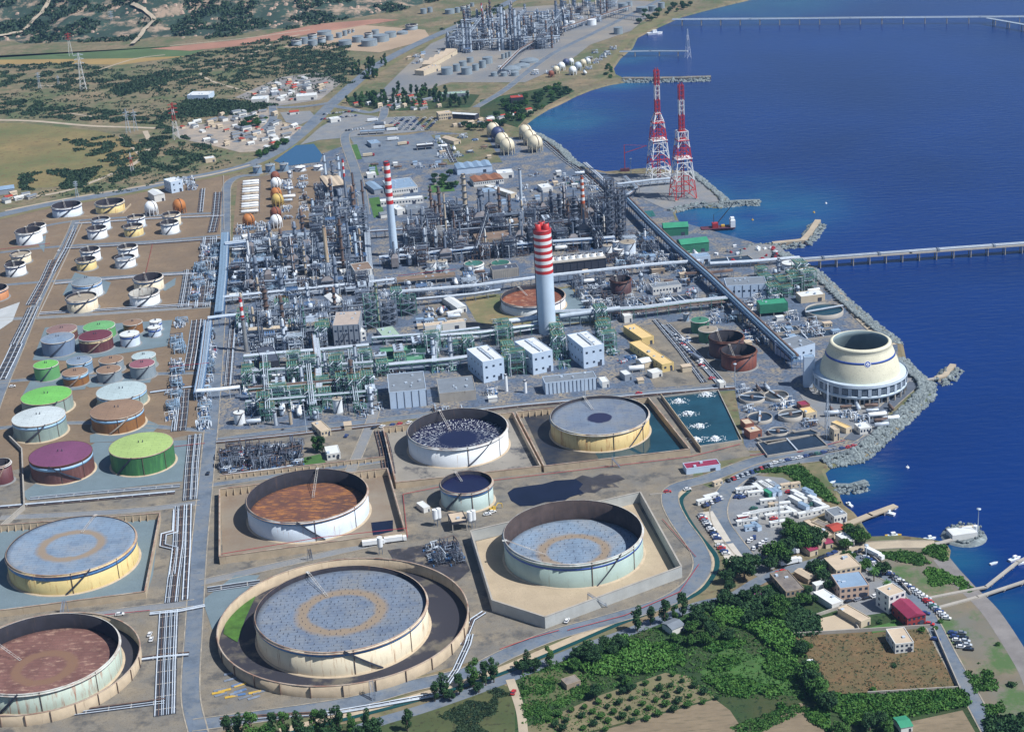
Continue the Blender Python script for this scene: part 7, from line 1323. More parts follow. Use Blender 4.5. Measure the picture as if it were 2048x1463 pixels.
# manifold rack silos etc
for i, (x, y) in enumerate(((872, 1052), (879, 1050), (941, 1056), (948, 1054), (762, 1108))):
    t = thing('cement_silo', 'slim white silo of the batching plant' if i < 4 else 'white silo standing alone between the crude tanks', 'silo', tuple(G(x, y)), 0); b = MB(); b.cone((0, 0, 3), .4, 1.5, 2, 12); b.cone((0, 0, 5), 1.5, 1.5, 5.5, 14); b.build('body', white, t)
    for k in range(4): a = k*math.pi/2+.8; b = MB(); b.box((1.2*math.cos(a), 1.2*math.sin(a), 0), (.2, .2, 5)); b.build('leg', steel, t)
t = thing('digger', 'yellow excavator beside the small green tank', 'excavator', tuple(G(985, 1022)), .5); b = MB(); b.box((0, -1, 0), (4, .6, .9)); b.box((0, 1, 0), (4, .6, .9)); b.build('tracks', darkst, t); b = MB(); b.box((0, 0, .9), (3.4, 2.4, 1.4)); b.box((.6, -.6, 2.3), (1.3, 1.1, 1.1)); b.build('body', yellow, t); b = MB(); b.path([(1.5, 0, 1.6), (4, 0, 4.2), (6.2, 0, 3.2), (6.4, 0, .8)], .28, 5); b.build('arm', yellow, t)
# ================= SEA STRUCTURES =================
rockm = mat('rock_armour', (.22, .26, .27), .9, .35, .5, col2=(.11, .14, .16), amt=.45)
def rocks(px, off0, off1, z0, z1, n, size, label, side=1, name='rock_armour', both=False):
    P = [G(*p)[:2] for p in px]; b = MB(); rr = random.Random(int(px[0][0])); seg = [np.linalg.norm(P[i+1]-P[i]) for i in range(len(P)-1)]; T = sum(seg)
    ico = [(0, 0, 1), (.9, 0, .4), (.28, .85, .4), (-.72, .52, .4), (-.72, -.52, .4), (.28, -.85, .4), (.72, .52, -.4), (-.28, .85, -.4), (-.9, 0, -.4), (-.28, -.85, -.4), (.72, -.52, -.4), (0, 0, -1)]
    F = [(0, 1, 2), (0, 2, 3), (0, 3, 4), (0, 4, 5), (0, 5, 1), (1, 6, 2), (2, 7, 3), (3, 8, 4), (4, 9, 5), (5, 10, 1), (2, 6, 7), (3, 7, 8), (4, 8, 9), (5, 9, 10), (1, 10, 6), (6, 11, 7), (7, 11, 8), (8, 11, 9), (9, 11, 10), (10, 11, 6)]
    for _ in range(n):
        s = rr.random()*T; i = 0
        while i < len(seg)-1 and s > seg[i]: s -= seg[i]; i += 1
        d = (P[i+1]-P[i])/seg[i]; nn = np.array([-d[1], d[0]])*(side if not both else rr.choice((-1, 1))); f = rr.random(); q = P[i]+d*s+nn*(off0+(off1-off0)*f); z = z0+(z1-z0)*f; r = size*rr.uniform(.3, 1.0)*(1.5 if rr.random() < .15 else 1.1); sx, sy, sz = rr.uniform(.7, 1.2)*r, rr.uniform(.7, 1.2)*r, rr.uniform(.6, .95)*r; a = rr.uniform(0, 6.28); ca, sa = math.cos(a), math.sin(a)
        b.add([(q[0]+x*sx*ca-y*sy*sa, q[1]+x*sx*sa+y*sy*ca, z+w_*sz) for x, y, w_ in ico], F)
    return tag(b.build(name, rockm), label, 'rocks', kind='stuff')
rocks([(1612, 528), (1640, 545), (1668, 572), (1700, 603), (1740, 637), (1780, 668), (1800, 686)], -8, 3, 1.6, -1.4, 1500, 1.5, 'grey boulders along the sea wall beyond the clarifier', 1)
rocks([(1806, 715), (1835, 745), (1862, 765), (1862, 790), (1800, 848), (1745, 898), (1722, 916), (1690, 922), (1655, 930)], -8, 3, 2.0, -1.4, 2100, 1.5, 'grey boulders of the sea wall round the cooling tower', 1)
rocks([(1075, 266), (1105, 283), (1128, 300), (1148, 322), (1170, 335)], -6, 3, 1, -1.4, 600, 2, 'boulders below the sphere yard', 1)
rocks([(1385, 343), (1397, 352), (1425, 375), (1452, 398), (1440, 412), (1400, 410), (1370, 415), (1345, 423)], -5, 3, 1, -1.4, 700, 1.8, 'boulders round the flare peninsula', 1)
rocks([(1560, 500), (1590, 515), (1612, 528), (1640, 545)], -9, 3, 1.2, -1.3, 500, 1.6, 'boulders at the root of the long jetty', 1)
rocks([(1478, 518), (1480, 500), (1500, 489), (1550, 486)], -2, 3, .6, -1.2, 120, 1.2, 'boulders round the harbour quay', 1)
def mole(px, w, h, label, top=path_m, rw=5, n=600, rs=1.5):
    P = [G(*p, SEA)[:2] for p in px]; S = strip_pts(P, w); o = (float(P[0][0]), float(P[0][1]), 0); t = thing('breakwater', label, 'breakwater', o); b = MB(); N = len(S)
    for a, c in S: b.v += [(a[0], a[1], -3), (a[0], a[1], h), (c[0], c[1], h), (c[0], c[1], -3)]
    for i in range(N-1): k = 4*i; b.f += [(k, k+4, k+5, k+1), (k+1, k+5, k+6, k+2), (k+2, k+6, k+7, k+3)]; b.m += [0]*3; b.sm += [False]*3
    b.f.append((4*N-4, 4*N-3, 4*N-2, 4*N-1)); b.m.append(0); b.sm.append(False); b.build('causeway', top, t, o)
    r = rocks(px, w*.4, w*.5+rw, .6, SEA-.4, n, rs, None, both=True, name='boulders'); r['kind'] = 'stuff'; r.parent = t; r.location = (-o[0], -o[1], 0); ALL.remove(r)
    if 'category' in r: del r['category']
    return t
mole([(1545, 492), (1575, 489), (1606, 486), (1622, 468), (1636, 446)], 5, 1.6, 'bent breakwater with sandy top and boulders in the bay', n=500)
mole([(1440, 408), (1480, 405), (1520, 404)], 4, .6, 'low boulder spit off the flare peninsula', rockm, n=300)
mole([(1245, 160), (1300, 160), (1360, 159), (1422, 157)], 9, 1.2, 'long narrow stone spit far across the bay', gravel, 5, 500, 2)
mole([(1668, 975), (1700, 976), (1733, 967)], 4, .5, 'short rough stone groyne below the car park', rockm, 3, 160, 1.3)
mole([(1872, 762), (1890, 757), (1902, 740), (1906, 735)], 4, 1.2, 'small hooked breakwater off the cooling tower point', path_m, 5, 260, 1.4)
def jetty(px, w, z, label, step=14, pipes=0, m=conc, rail=False, pier_w=.5, n_p=2, name='jetty'):
    P = [G(*p, z)[:2] for p in px]; o = (float(P[0][0]), float(P[0][1]), 0); t = thing(name, label, 'jetty', o); b = MB()
    for i in range(len(P)-1):
        d = P[i+1]-P[i]; L = float(np.linalg.norm(d)); rz = math.atan2(d[1], d[0]); b.box(((P[i][0]+P[i+1][0])/2, (P[i][1]+P[i+1][1])/2, z-.8), (L+w*.3, w, .8), rz)
    b.build('deck', m, t, o)
    for i in range(len(P)-1):
        d = P[i+1]-P[i]; L = float(np.linalg.norm(d)); k = max(1, int(L/step)); nn = np.array([-d[1], d[0]])/L
        for j in range(k):
            p = P[i]+d*(j+.5)/k; b = MB()
            for s in ((-1, 1) if n_p == 2 else (0,)): q = p+nn*s*w*.38; b.cone((q[0], q[1], -4), pier_w, pier_w, z+3.2, 8)
            b.box((p[0], p[1], z-1.3), (.9, w, .5), math.atan2(d[1], d[0])); b.build('pile_bent', conc, t, o)
        for q_ in range(pipes):
            y = (q_-(pipes-1)/2)*w*.55/max(1, pipes-1)+w*.12; a, c = P[i]+nn*y, P[i+1]+nn*y; b = MB(); b.path([(a[0], a[1], z+.7), (c[0], c[1], z+.7)], .32, 6); b.build('pipe', silver if q_ % 2 else steel, t, o)
        if rail:
            b = MB()
            for s in (-1, 1): b.box(((P[i][0]+P[i+1][0])/2+nn[0]*s*w*.48, (P[i][1]+P[i+1][1])/2+nn[1]*s*w*.48, z+.9), (L, .12, .15), math.atan2(d[1], d[0]))
            b.build('railing', pale, t, o)
            for j in range(int(L/45)): p = P[i]+d*(j+.5)*45/L; b = MB(); b.box((p[0], p[1], z), (1.6, w*.8, 1.5), math.atan2(d[1], d[0])); b.build('pipe_support', steel, t, o)
    return t
jetty([(1590, 521), (1820, 504), (2060, 487), (2250, 473)], 6.8, 5.5, 'long concrete pipe jetty running out to the right edge', 13, 4, rail=True)
jetty([(1345, 39), (1500, 38), (1700, 36), (1960, 34), (2120, 33)], 5, 7, 'far thin jetty crossing the bay near the top edge', 26, 2, pale, pier_w=.7)
jetty([(1975, 36), (2060, 51)], 5, 7, 'short branch of the far jetty at the top right corner', 26, 1, pale, pier_w=.7)
jetty([(1240, 103), (1300, 102), (1375, 102)], 4, 5, 'thin far jetty leading to a small lattice tower', 20, 1, pale, pier_w=.6)
jetty([(1694, 1047), (1740, 1028), (1790, 1010)], 4, 1.2, 'short concrete fishing pier with boats', 12, 0, m=path_m)
jetty([(1846, 1196), (1972, 1172), (2035, 1122), (2060, 1110)], 1.8, .9, 'narrow walkway pier bending out to the right', 9, 0, m=conc, n_p=1, pier_w=.3, name='walkway_pier')
jetty([(1880, 1212), (1955, 1192), (2060, 1157), (2120, 1140)], 1.8, .9, 'narrow straight walkway pier below the bent one', 9, 0, m=conc, n_p=1, pier_w=.3, name='walkway_pier')
jetty([(1855, 758), (1875, 754)], 2.2, 1.2, 'small footbridge to the hooked breakwater', 8, 0, n_p=1, pier_w=.3, name='walkway_pier')
jetty([(1872, 1086), (1903, 1078)], 2.5, 1.4, 'small footbridge to the islet house', 9, 0, m=conc, n_p=1, pier_w=.4, name='walkway_pier')
lattm = dict(r=bandred, w=bandw)
def pylon(px, py, ty, label, bands=('w',), base=.16, arms=3, name='pylon', z0=0):
    g = G(px, py, z0)
    if name == 'pylon' and hillz(g[0], g[1]) > 0:
        for _ in range(12): g = G(px, py, hillz(g[0], g[1]))
    zz = g[2]; lo, hi = 0., 150.
    for _ in range(30):
        m_ = (lo+hi)/2
        if J1(g[0], g[1], zz+m_)[1] > ty: lo = m_
        else: hi = m_
    H = lo; t = thing(name, label, 'pylon' if name == 'pylon' else 'lattice mast', (g[0], g[1], zz), .4); n = len(bands); r = max(.14, H*.0045)
    for i, c in enumerate(bands):
        b = MB(); k = max(1, int(H/n/6))
        for j in range(k):
            f0, f1 = (i+j/k)/n, (i+(j+1)/k)/n; a, e = H*base*(1-f0*.9)/2, H*base*(1-f1*.9)/2; cs = ((-1, -1), (1, -1), (1, 1), (-1, 1))
            for q in range(4):
                A, B = cs[q], cs[(q+1) % 4]; b.rod((A[0]*a, A[1]*a, H*f0), (A[0]*e, A[1]*e, H*f1), r, 4); b.rod((A[0]*a, A[1]*a, H*f0), (B[0]*e, B[1]*e, H*f1), r*.7, 3)
        b.build('lattice_section', lattm[c] if c != 's' else pale, t)
    for k in range(arms): b = MB(); z = H*(.72+.11*k); b.rod((-H*.13, 0, z), (H*.13, 0, z), r*1.3, 4); b.rod((-H*.13, 0, z), (0, 0, z+H*.05), r, 3); b.rod((H*.13, 0, z), (0, 0, z+H*.05), r, 3); b.build('cross_arm', pale if 'r' not in bands[-2:] else bandred, t)
    return t
pylon(167, 180, 106, 'pale lattice pylon on the left plain'); pylon(142, 112, 66, 'red-topped lattice pylon in front of the hills', ('w', 'w', 'r')); pylon(226, 62, 22, 'grey lattice pylon on the dark hillside', ('s',)); pylon(353, 278, 205, 'red and white lattice pylon near the village', ('w', 'w', 'w', 'r', 'w', 'r'))
pylon(257, 266, 217, 'pale yellowish lattice pylon left of the village', ('s',), arms=2); pylon(272, 262, 218, 'thin grey lattice pylon beside the yellowish one', ('s',), arms=2); pylon(155, 395, 362, 'small grey pylon behind the top tanks', ('s',)); pylon(265, 345, 305, 'small red and white mast on the left plain', ('w', 'r', 'w'), arms=1); pylon(80, 178, 145, 'small pale pylon at the far left', ('s',)); pylon(118, 172, 150, 'second small pale pylon at the far left', ('s',), arms=2)
pylon(1654, 876, 765, 'tall thin lattice mast beside the treatment basins', ('s', 's'), .07, 0, 'lattice_mast'); pylon(1376, 116, 58, 'small red and white lattice tower standing in the far bay', ('w', 'w', 's', 'w', 's'), .16, 0, 'lattice_mast', SEA)
def pole(px, py, ty, label, m=pale, hd=True):
    g = G(px, py); H = zat(g, ty); t = thing('light_mast', label, 'light mast', (g[0], g[1], 0)); b = MB(); b.cone((0, 0, 0), .3, .15, H, 8); b.build('mast', m, t)
    if hd: b = MB(); b.lathe((0, 0, H), [(1.2, 0), (1.2, .4), (.01, .5)], 10); b.build('lamp_head', pale, t)
pole(1558, 1052, 975, 'tall light mast among the white site cabins'); pole(1262, 348, 318, 'light mast near the flare towers'); pole(613, 865, 800, 'tall light mast in front of the green process unit'); pole(1172, 822, 745, 'light mast in front of the long pale hall'); pole(1470, 772, 728, 'light mast at the lane crossing'); pole(1955, 1068, 1018, 'thin flagpole on the islet'); pole(1200, 490, 430, 'lamp mast in the dark core'); pole(1732, 1112, 1090, 'small street lamp by the shore road')
# islet house
t = thing('islet', 'small white flat-roofed house on a rocky islet by the footbridge', 'islet', tuple(G(1928, 1068))); g = G(1928, 1068); b = MB(); b.lathe((0, 0, -3), [(13, 0), (11.5, 2.2), (.01, 2.6)], 20); b.build('rock_base', rockm, t); b = MB(); b.box((-1.5, -1, -.5), (14, 8, 3.4), .15); b.build('wall', BW['white'], t); b = MB(); b.box((-1.5, -1, 2.9), (13.4, 7.4, .1), .15); b.build('roof', BR['white'], t)
b = MB(); b.cone((6.5, 1.5, 0), 1.2, 1.2, 4, 12); b.build('water_tank', white, t); b = MB(); b.box((3, 5, -.5), (8, 3, 2.2), .1); b.build('annex', BW['cream'], t)
rocks([(1898, 1074), (1930, 1082), (1962, 1066), (1955, 1050), (1925, 1046), (1900, 1055), (1898, 1074)], -1.5, 2, .1, -1.5, 220, 1.1, 'tan boulders round the islet house', 1)
# quay equipment + boats
hullr = mat('hull_dark_red', (.10, .03, .05), .6, .2, .4)
def hull(b, L, W, h, m=0, bow=.35):
    vs = []
    for z, k in ((0, .8), (h, 1)):
        for x, y in ((-L/2, -W/2*.9), (L/2-L*bow, -W/2), (L/2, 0), (L/2-L*bow, W/2), (-L/2, W/2*.9)): vs.append((x*(.95 if z == 0 else 1), y*k, z))
    return b.add(vs, [(5, 6, 7, 8, 9), (4, 3, 2, 1, 0)]+[(i, (i+1) % 5, 5+(i+1) % 5, 5+i) for i in range(5)], m)
def boat(px, py, L, rz, label, m=white, cab=True, cat='boat'):
    g = G(px, py, SEA); t = thing('boat', label, cat, (g[0], g[1], SEA-.2), rz); b = MB(); hull(b, L, L*.32, L*.13+.3); b.build('hull', m, t)
    b = MB(); b.box((-.05*L, 0, L*.13+.3), (L*.6, L*.2, .06)); b.build('deck', BW['panel'], t)
    if cab: b = MB(); b.box((-.02*L, 0, L*.13+.34), (L*.26, L*.18, L*.13+.3)); b.build('cabin', white, t); b = MB(); b.box((L*.06, 0, L*.2+.4), (L*.12, L*.184, .3)); b.build('window', wind, t)
boat(1775, 1027, 9, 2.4, 'white and blue fishing boat at the outer end of the pier'); boat(1784, 1019, 8, .5, 'white fishing boat tied across the pier end'); boat(1750, 1033, 5, .4, 'small open boat beside the pier', path_m, False); boat(1988, 1127, 5, .4, 'small white dinghy alone near the walkway pier', white, False); boat(2030, 1119, 8, .5, 'white motor boat moored at the walkway pier'); boat(2046, 1126, 7, .3, 'second white boat moored at the right edge'); boat(1698, 1010, 6, 2, 'white boat pulled up by the shore beside the pier'); boat(1665, 965, 5, .6, 'tiny white boat beached on the cove', white, False)
boat(1310, 69, 22, 0.2, 'small white ferry near the far shoreline'); boat(1860, 1078, 7, .2, 'white boat at the islet bridge'); boat(1787, 1073, 9, .1, 'yellow work boat beached among the harbour weeds', yellow); boat(1830, 1080, 7, .3, 'green rowing boat beached near the islet', greenst, False)
for x, y, la in ((1470, 497, 'white tug boat at the left end of the quay'), (1476, 512, 'white and orange boat below the tug'), (1432, 513, 'small red boat at the foot of the green halls')): boat(x, y, 11, random.uniform(0, 3), la, white if 'white' in la else redp)
g = G(1437, 459, SEA); t = thing('crane_barge', 'dark red floating crane barge in the bay', 'crane barge', (g[0], g[1], SEA-.3), .02); b = MB(); hull(b, 30, 10, 2.6, bow=.1); b.build('hull', hullr, t); b = MB(); b.box((12, 0, 2.6), (4, 8, 6)); b.box((12, 0, 8.6), (3, 4, 2)); b.build('wheelhouse', white, t); b = MB(); b.box((-3, 0, 2.6), (5, 5, 4)); b.build('crane_cab', redp, t)
b = MB()
for s in (-.7, .7): b.rod((-1, s, 6), (14, s*.4, 24), .3, 4)
for k in range(7): f = k/7; b.rod((-1+15*f, -.7, 6+18*f), (-1+15*(f+.1), .7, 6+18*(f+.1)), .15, 3)
b.rod((-4, 0, 6), (-4, 0, 14), .3, 4); b.rod((-4, 0, 14), (14, 0, 24), .1, 3); b.build('boom', darkst, t); b = MB(); b.box((4, 1, 2.6), (3, 3, 1.5)); b.build('deck_load', yellow, t)
t = thing('site_crane', 'thin dark red mobile crane near the flare towers', 'crane', tuple(G(1250, 342)), 0); b = MB(); b.box((0, 0, 0), (9, 3.5, 2.6)); b.build('base', hullr, t); b = MB(); b.rod((0, 0, 2), (0, 0, 26), .5, 4); b.rod((0, 0, 18), (22, 0, 24), .35, 4); b.rod((0, 0, 26), (22, 0, 24), .15, 3); b.build('boom', redp, t)
for x, y, la, m in ((1652, 407, 'small yellow-white buoy in the open bay', white), (1628, 425, 'tiny buoy', yellow), (1505, 440, 'tiny yellow buoy near the crane barge', yellow), (1815, 935, 'tiny white buoy off the cooling tower point', white)):
    g = G(x, y, SEA); t = thing('buoy', la if la != 'tiny buoy' else 'tiny yellow buoy in the open bay', 'buoy', (g[0], g[1], SEA)); b = MB(); b.cone((0, 0, -.3), 1.1, .9, 1, 10); b.build('float', m, t); b = MB(); b.cone((0, 0, .7), .25, .15, 1.1, 6); b.build('mast', m, t)
rr = random.Random(9)
for k in range(34):
    u, v = rr.random(), rr.random(); x = 1455+ (1555-1455)*u; y = 500+ 30*v-6*u
    if v > .2 and v < .75 and u < .75: continue
    g = G(x, y); t = thing('cargo_bundle', rr.choice(('red-orange', 'grey', 'white', 'dark'))+' bundle of gear on the harbour quay', 'cargo', (g[0], g[1], .2), rr.uniform(0, 3)); b = MB(); s = rr.uniform(1.2, 3); b.box((0, 0, 0), (s*1.6, s, s*.7)); b.box((.2, .1, s*.7), (s*.7, s*.6, s*.3)); b.build('crate', redp if 'red' in t['label'] else (white if 'white' in t['label'] else (darkst if 'dark' in t['label'] else steel)), t)
sheet('quay', [(1478, 519), (1482, 500), (1500, 490), (1555, 488), (1575, 508), (1590, 520), (1480, 528)], .12, gravelb)
# ================= CARS, CABINS =================
CARC = dict(white=(.70, .72, .74), blue=(.03, .06, .20), red=(.45, .03, .03), grey=(.22, .24, .28), black=(.02, .022, .03), silver=(.45, .50, .56), green=(.04, .14, .10))
tyre = mat('tyre', (.015, .015, .017), .9, .1, 1)
def mk_car(c):
    t = proto('parked_car', 'x', 'car'); m = mat('car_'+c, CARC[c], .3, .03, 1); b = MB()
    pr = [(-2.1, .35), (-2.15, .8), (-1.9, .95), (-1.2, 1.0), (.9, .98), (1.95, .78), (2.1, .6), (2.1, .35)]
    vs = [(x, y, z) for y in (-.85, .85) for x, z in pr]; n = len(pr); b.add(vs, [tuple(range(n)), tuple(range(2*n-1, n-1, -1))]+[(i, i+n, (i+1) % n+n, (i+1) % n) for i in range(n)]); b.build('body', m, t)
    b = MB(); b.add([(-1.75, -.78, .95), (1.05, -.78, .95), (1.05, .78, .95), (-1.75, .78, .95), (-1.35, -.62, 1.42), (.35, -.62, 1.42), (.35, .62, 1.42), (-1.35, .62, 1.42)], [(0, 1, 5, 4), (1, 2, 6, 5), (2, 3, 7, 6), (3, 0, 4, 7)]); b.build('windows', wind, t)
    b = MB(); b.box((-.5, 0, 1.42), (1.75, 1.28, .06)); b.build('car_roof', m, t)
    for x in (-1.35, 1.35):
        for y in (-.8, .8): b = MB(); b.rod((x, y-.1, .33), (x, y+.1, .33), .33, 10, cap=True); b.build('wheel', tyre, t)
    return t
CARS = {c: mk_car(c) for c in CARC}; NC = [0]
def car(px, py, a, lab, c=None, rr=random, g=None):
    c = c or rr.choice(['white']*5+['blue']*3+['black']*3+['red']+['silver']*3+['grey']*2+['green']); p = G(px, py); NC[0] += 1
    return place(CARS[c], p[0], p[1], a, {'blue': 'dark blue'}.get(c, c)+' car '+lab, g, z=.22, sc=1.08)
def row(p0, p1, n, lab, ang=90, seed=1, cols=None):
    rr = random.Random(seed); A, B = G(*p0)[:2], G(*p1)[:2]; d = B-A; a0 = math.atan2(d[1], d[0])
    for i in range(n):
        f = (i+.5)/n+rr.uniform(-.12, .12)/n; p = A+d*f; q = J1(p[0], p[1]); car(q[0], q[1], a0+R_(ang+rr.uniform(-4, 4)), lab, rr.choice(cols) if cols else None, rr)
row((1545, 928), (1690, 897), 12, 'parked along the kerb of the curving sea road', 0, 1); row((1690, 897), (1728, 890), 3, 'parked by the sea road near the white garage', 0, 2, ['red', 'white', 'blue'])
row((1452, 964), (1545, 930), 10, 'in the row outside the curve above the cabins', 70, 3, ['black', 'blue', 'black', 'silver', 'red']); row((1478, 992), (1508, 957), 7, 'in the short row at the car park entrance', 80, 4); row((1406, 1014), (1444, 996), 8, 'in the slanting row beside the two small huts', 60, 5, ['black', 'blue', 'red', 'white'])
row((1401, 1030), (1436, 1080), 13, 'parked on the pale slab beside the canal', 75, 6); row((1437, 1090), (1455, 1112), 4, 'at the second pale slab', 75, 7); row((1495, 1085), (1512, 1074), 3, 'in the open car park, near group', 30, 8); row((1505, 1100), (1535, 1080), 5, 'in the open car park, right group', 30, 9); row((1490, 1120), (1525, 1112), 3, 'under the trees of the car park', 60, 10)
row((1728, 1114), (1858, 1202), 20, 'in the long row beside the shore road', 62, 11); row((1852, 1200), (1895, 1240), 9, 'on the grass by the walkway piers', 60, 12); row((1903, 1264), (1925, 1300), 5, 'in the lower beach group, left column', 75, 13); row((1922, 1264), (1940, 1304), 5, 'in the lower beach group, right column', 75, 14); row((1637, 1119), (1672, 1105), 4, 'on the village road', 0, 15, ['black', 'blue', 'red', 'white']); row((1700, 1112), (1725, 1100), 3, 'at the village road bend', 20, 16); row((1550, 1150), (1570, 1142), 2, 'on the farm lane by the trees', 0, 17, ['white', 'red'])
row((1690, 1205), (1760, 1192), 4, 'in the yard beside the pink house', 10, 18); row((1846, 1215), (1875, 1290), 3, 'driving or parked on the shore road', 70, 19, ['blue', 'red', 'blue'])
for x, y, a, c, la in ((300, 1270, 1.5, 'white', 'in the yard beside the round wall at left'), (303, 1280, 1.6, 'white', 'below the other in the yard at left'), (240, 1230, .1, 'white', 'on the side road left of the pipe bundle'), (416, 948, 1.6, 'black', 'driving on the main road'), (430, 702, 1.6, 'red', 'on the main road beside the pipe bridge'), (428, 712, 1.6, 'white', 'on the main road below the red one'), (118, 503, 1.6, 'white', 'on the tank farm road'), (80, 600, 1.6, 'white', 'on the tank farm road, lower'), (25, 774, .2, 'white', 'beside the tank farm road'),
   (693, 873, 1.3, 'blue', 'on the side road by the cream house'), (626, 838, .3, 'white', 'beside the green process unit'), (1278, 788, .2, 'red', 'on the road in front of the long hall'), (1375, 980, .2, 'white', 'on the dirt verge'), (1134, 1243, 1.2, 'white', 'at the gate of the concrete wall'), (985, 1025, .5, 'white', 'beside the small green tank'), (975, 1030, .2, 'white', 'by the batching plant'), (1424, 758, .3, 'red', 'at the lane crossing'), (1027, 1386, 1.3, 'red', 'parked beside the dirt track'), (1620, 1325, .4, 'white', 'at the edge of the fallow field'), (1335, 985, .1, 'red', 'like a tanker beside the oil pond'), (1625, 1010, .5, 'green', 'among the cabins'), (1508, 1018, .2, 'green', 'in the cabin yard'), (1475, 995, .3, 'blue', 'left in the cabin yard'), (1484, 996, .3, 'blue', 'beside another in the cabin yard'), (1578, 985, .2, 'red', 'in front of the cream cabin'), (1548, 1039, .2, 'red', 'in front of the white cabin row')): car(x, y, a, la, c)
rr = random.Random(21)
for p0, p1, n, la in (((740, 858), (860, 840), 7, 'on the road in front of the wide blue-fronted hall'), ((1345, 668), (1410, 740), 14, 'in the row behind the sand-coloured building'), ((855, 645), (915, 605), 9, 'in the contractor yard'), ((870, 660), (935, 640), 6, 'at the edge of the contractor yard'), ((1100, 372), (1190, 362), 9, 'in the parts yard behind the dark core'), ((1060, 385), (1120, 352), 8, 'in the left part of the parts yard')): row(p0, p1, n, la, 40, int(p0[0]))
# far car parks: small cars, many
for k in range(7):
    x0 = 768+k*14; row((x0, 262), (x0+26, 236), 9, 'in the far gate car park', 90, 50+k)
row((690, 262), (730, 258), 7, 'in the near-left corner of the far gate car park', 90, 60); row((645, 230), (720, 222), 12, 'in the crowded lot beside the highway junction', 60, 61); row((640, 240), (715, 232), 12, 'in the crowded lot beside the highway junction', 60, 62)
def mk_truck(m, cab, L=10):
    t = proto('lorry', 'x', 'lorry'); b = MB(); b.box((-.8, 0, .9), (L, 2.4, 2.5)); b.build('box', m, t); b = MB(); b.box((L/2+.5, 0, .6), (1.9, 2.3, 2.2)); b.build('cab', cab, t)
    for x in (-L*.4, -L*.25, L*.45):
        for y in (-1.1, 1.1): b = MB(); b.rod((x, y-.15, .5), (x, y+.15, .5), .5, 10, cap=True); b.build('wheel', tyre, t)
    return t
TR = [(mk_truck(white, white), 'white'), (mk_truck(BW['cream'], redp), 'cream and red'), (mk_truck(steel, white), 'grey')]
for x, y, a, k, la in ((758, 258, .1, 0, 'in the gate car park'), (780, 255, .1, 1, 'in the gate car park'), (760, 250, .1, 2, 'in the gate car park'), (784, 262, .1, 0, 'in the gate car park'), (745, 243, .2, 0, 'at the back of the gate car park'), (737, 313, .15, 1, 'in the gate yard beside the black row'), (806, 290, .3, 1, 'crossing the gate yard'), (786, 281, .1, 0, 'at the back of the gate yard'), (1580, 1128, .3, 0, 'under the trees beside the village road'), (1575, 1110, .3, 2, 'under the trees behind the white lorry'), (1748, 1112, -1.0, 0, 'like a white van beside the shore road'), (746, 1090, .15, 0, 'between the crude tanks'), (790, 1083, .15, 0, 'right of the other between the crude tanks'), (1395, 720, -1.2, 2, 'in the contractor lane'), (908, 630, .5, 0, 'in the contractor yard')):
    g = G(x, y); place(TR[k][0], g[0], g[1], a, TR[k][1]+' lorry '+la, z=.1)
def mk_cab(m, rm, L):
    t = proto('site_cabin', 'x', 'site cabin'); b = MB(); b.box((0, 0, .2), (L, 2.6, 2.6)); b.build('wall', m, t); b = MB(); b.box((0, 0, 2.8), (L+.2, 2.8, .15)); b.build('roof', rm, t)
    for k in range(int(L/3)): b = MB(); b.box((-L/2+1.6+3*k, -1.32, 1.2), (1, .08, .9)); b.build('window', wind, t)
    b = MB(); b.box((L/2-.7, -1.32, .2), (.8, .08, 2)); b.build('door', BW['grey'], t); return t
CB = [(mk_cab(BW['white'], BR['white'], 9), 'white'), (mk_cab(BW['panel'], BR['blue'], 7), 'light blue'), (mk_cab(BW['green'], BR['green'], 6), 'green'), (mk_cab(BW['cream'], BR['tan'], 6), 'cream'), (mk_cab(redp, BR['white'], 6), 'red')]
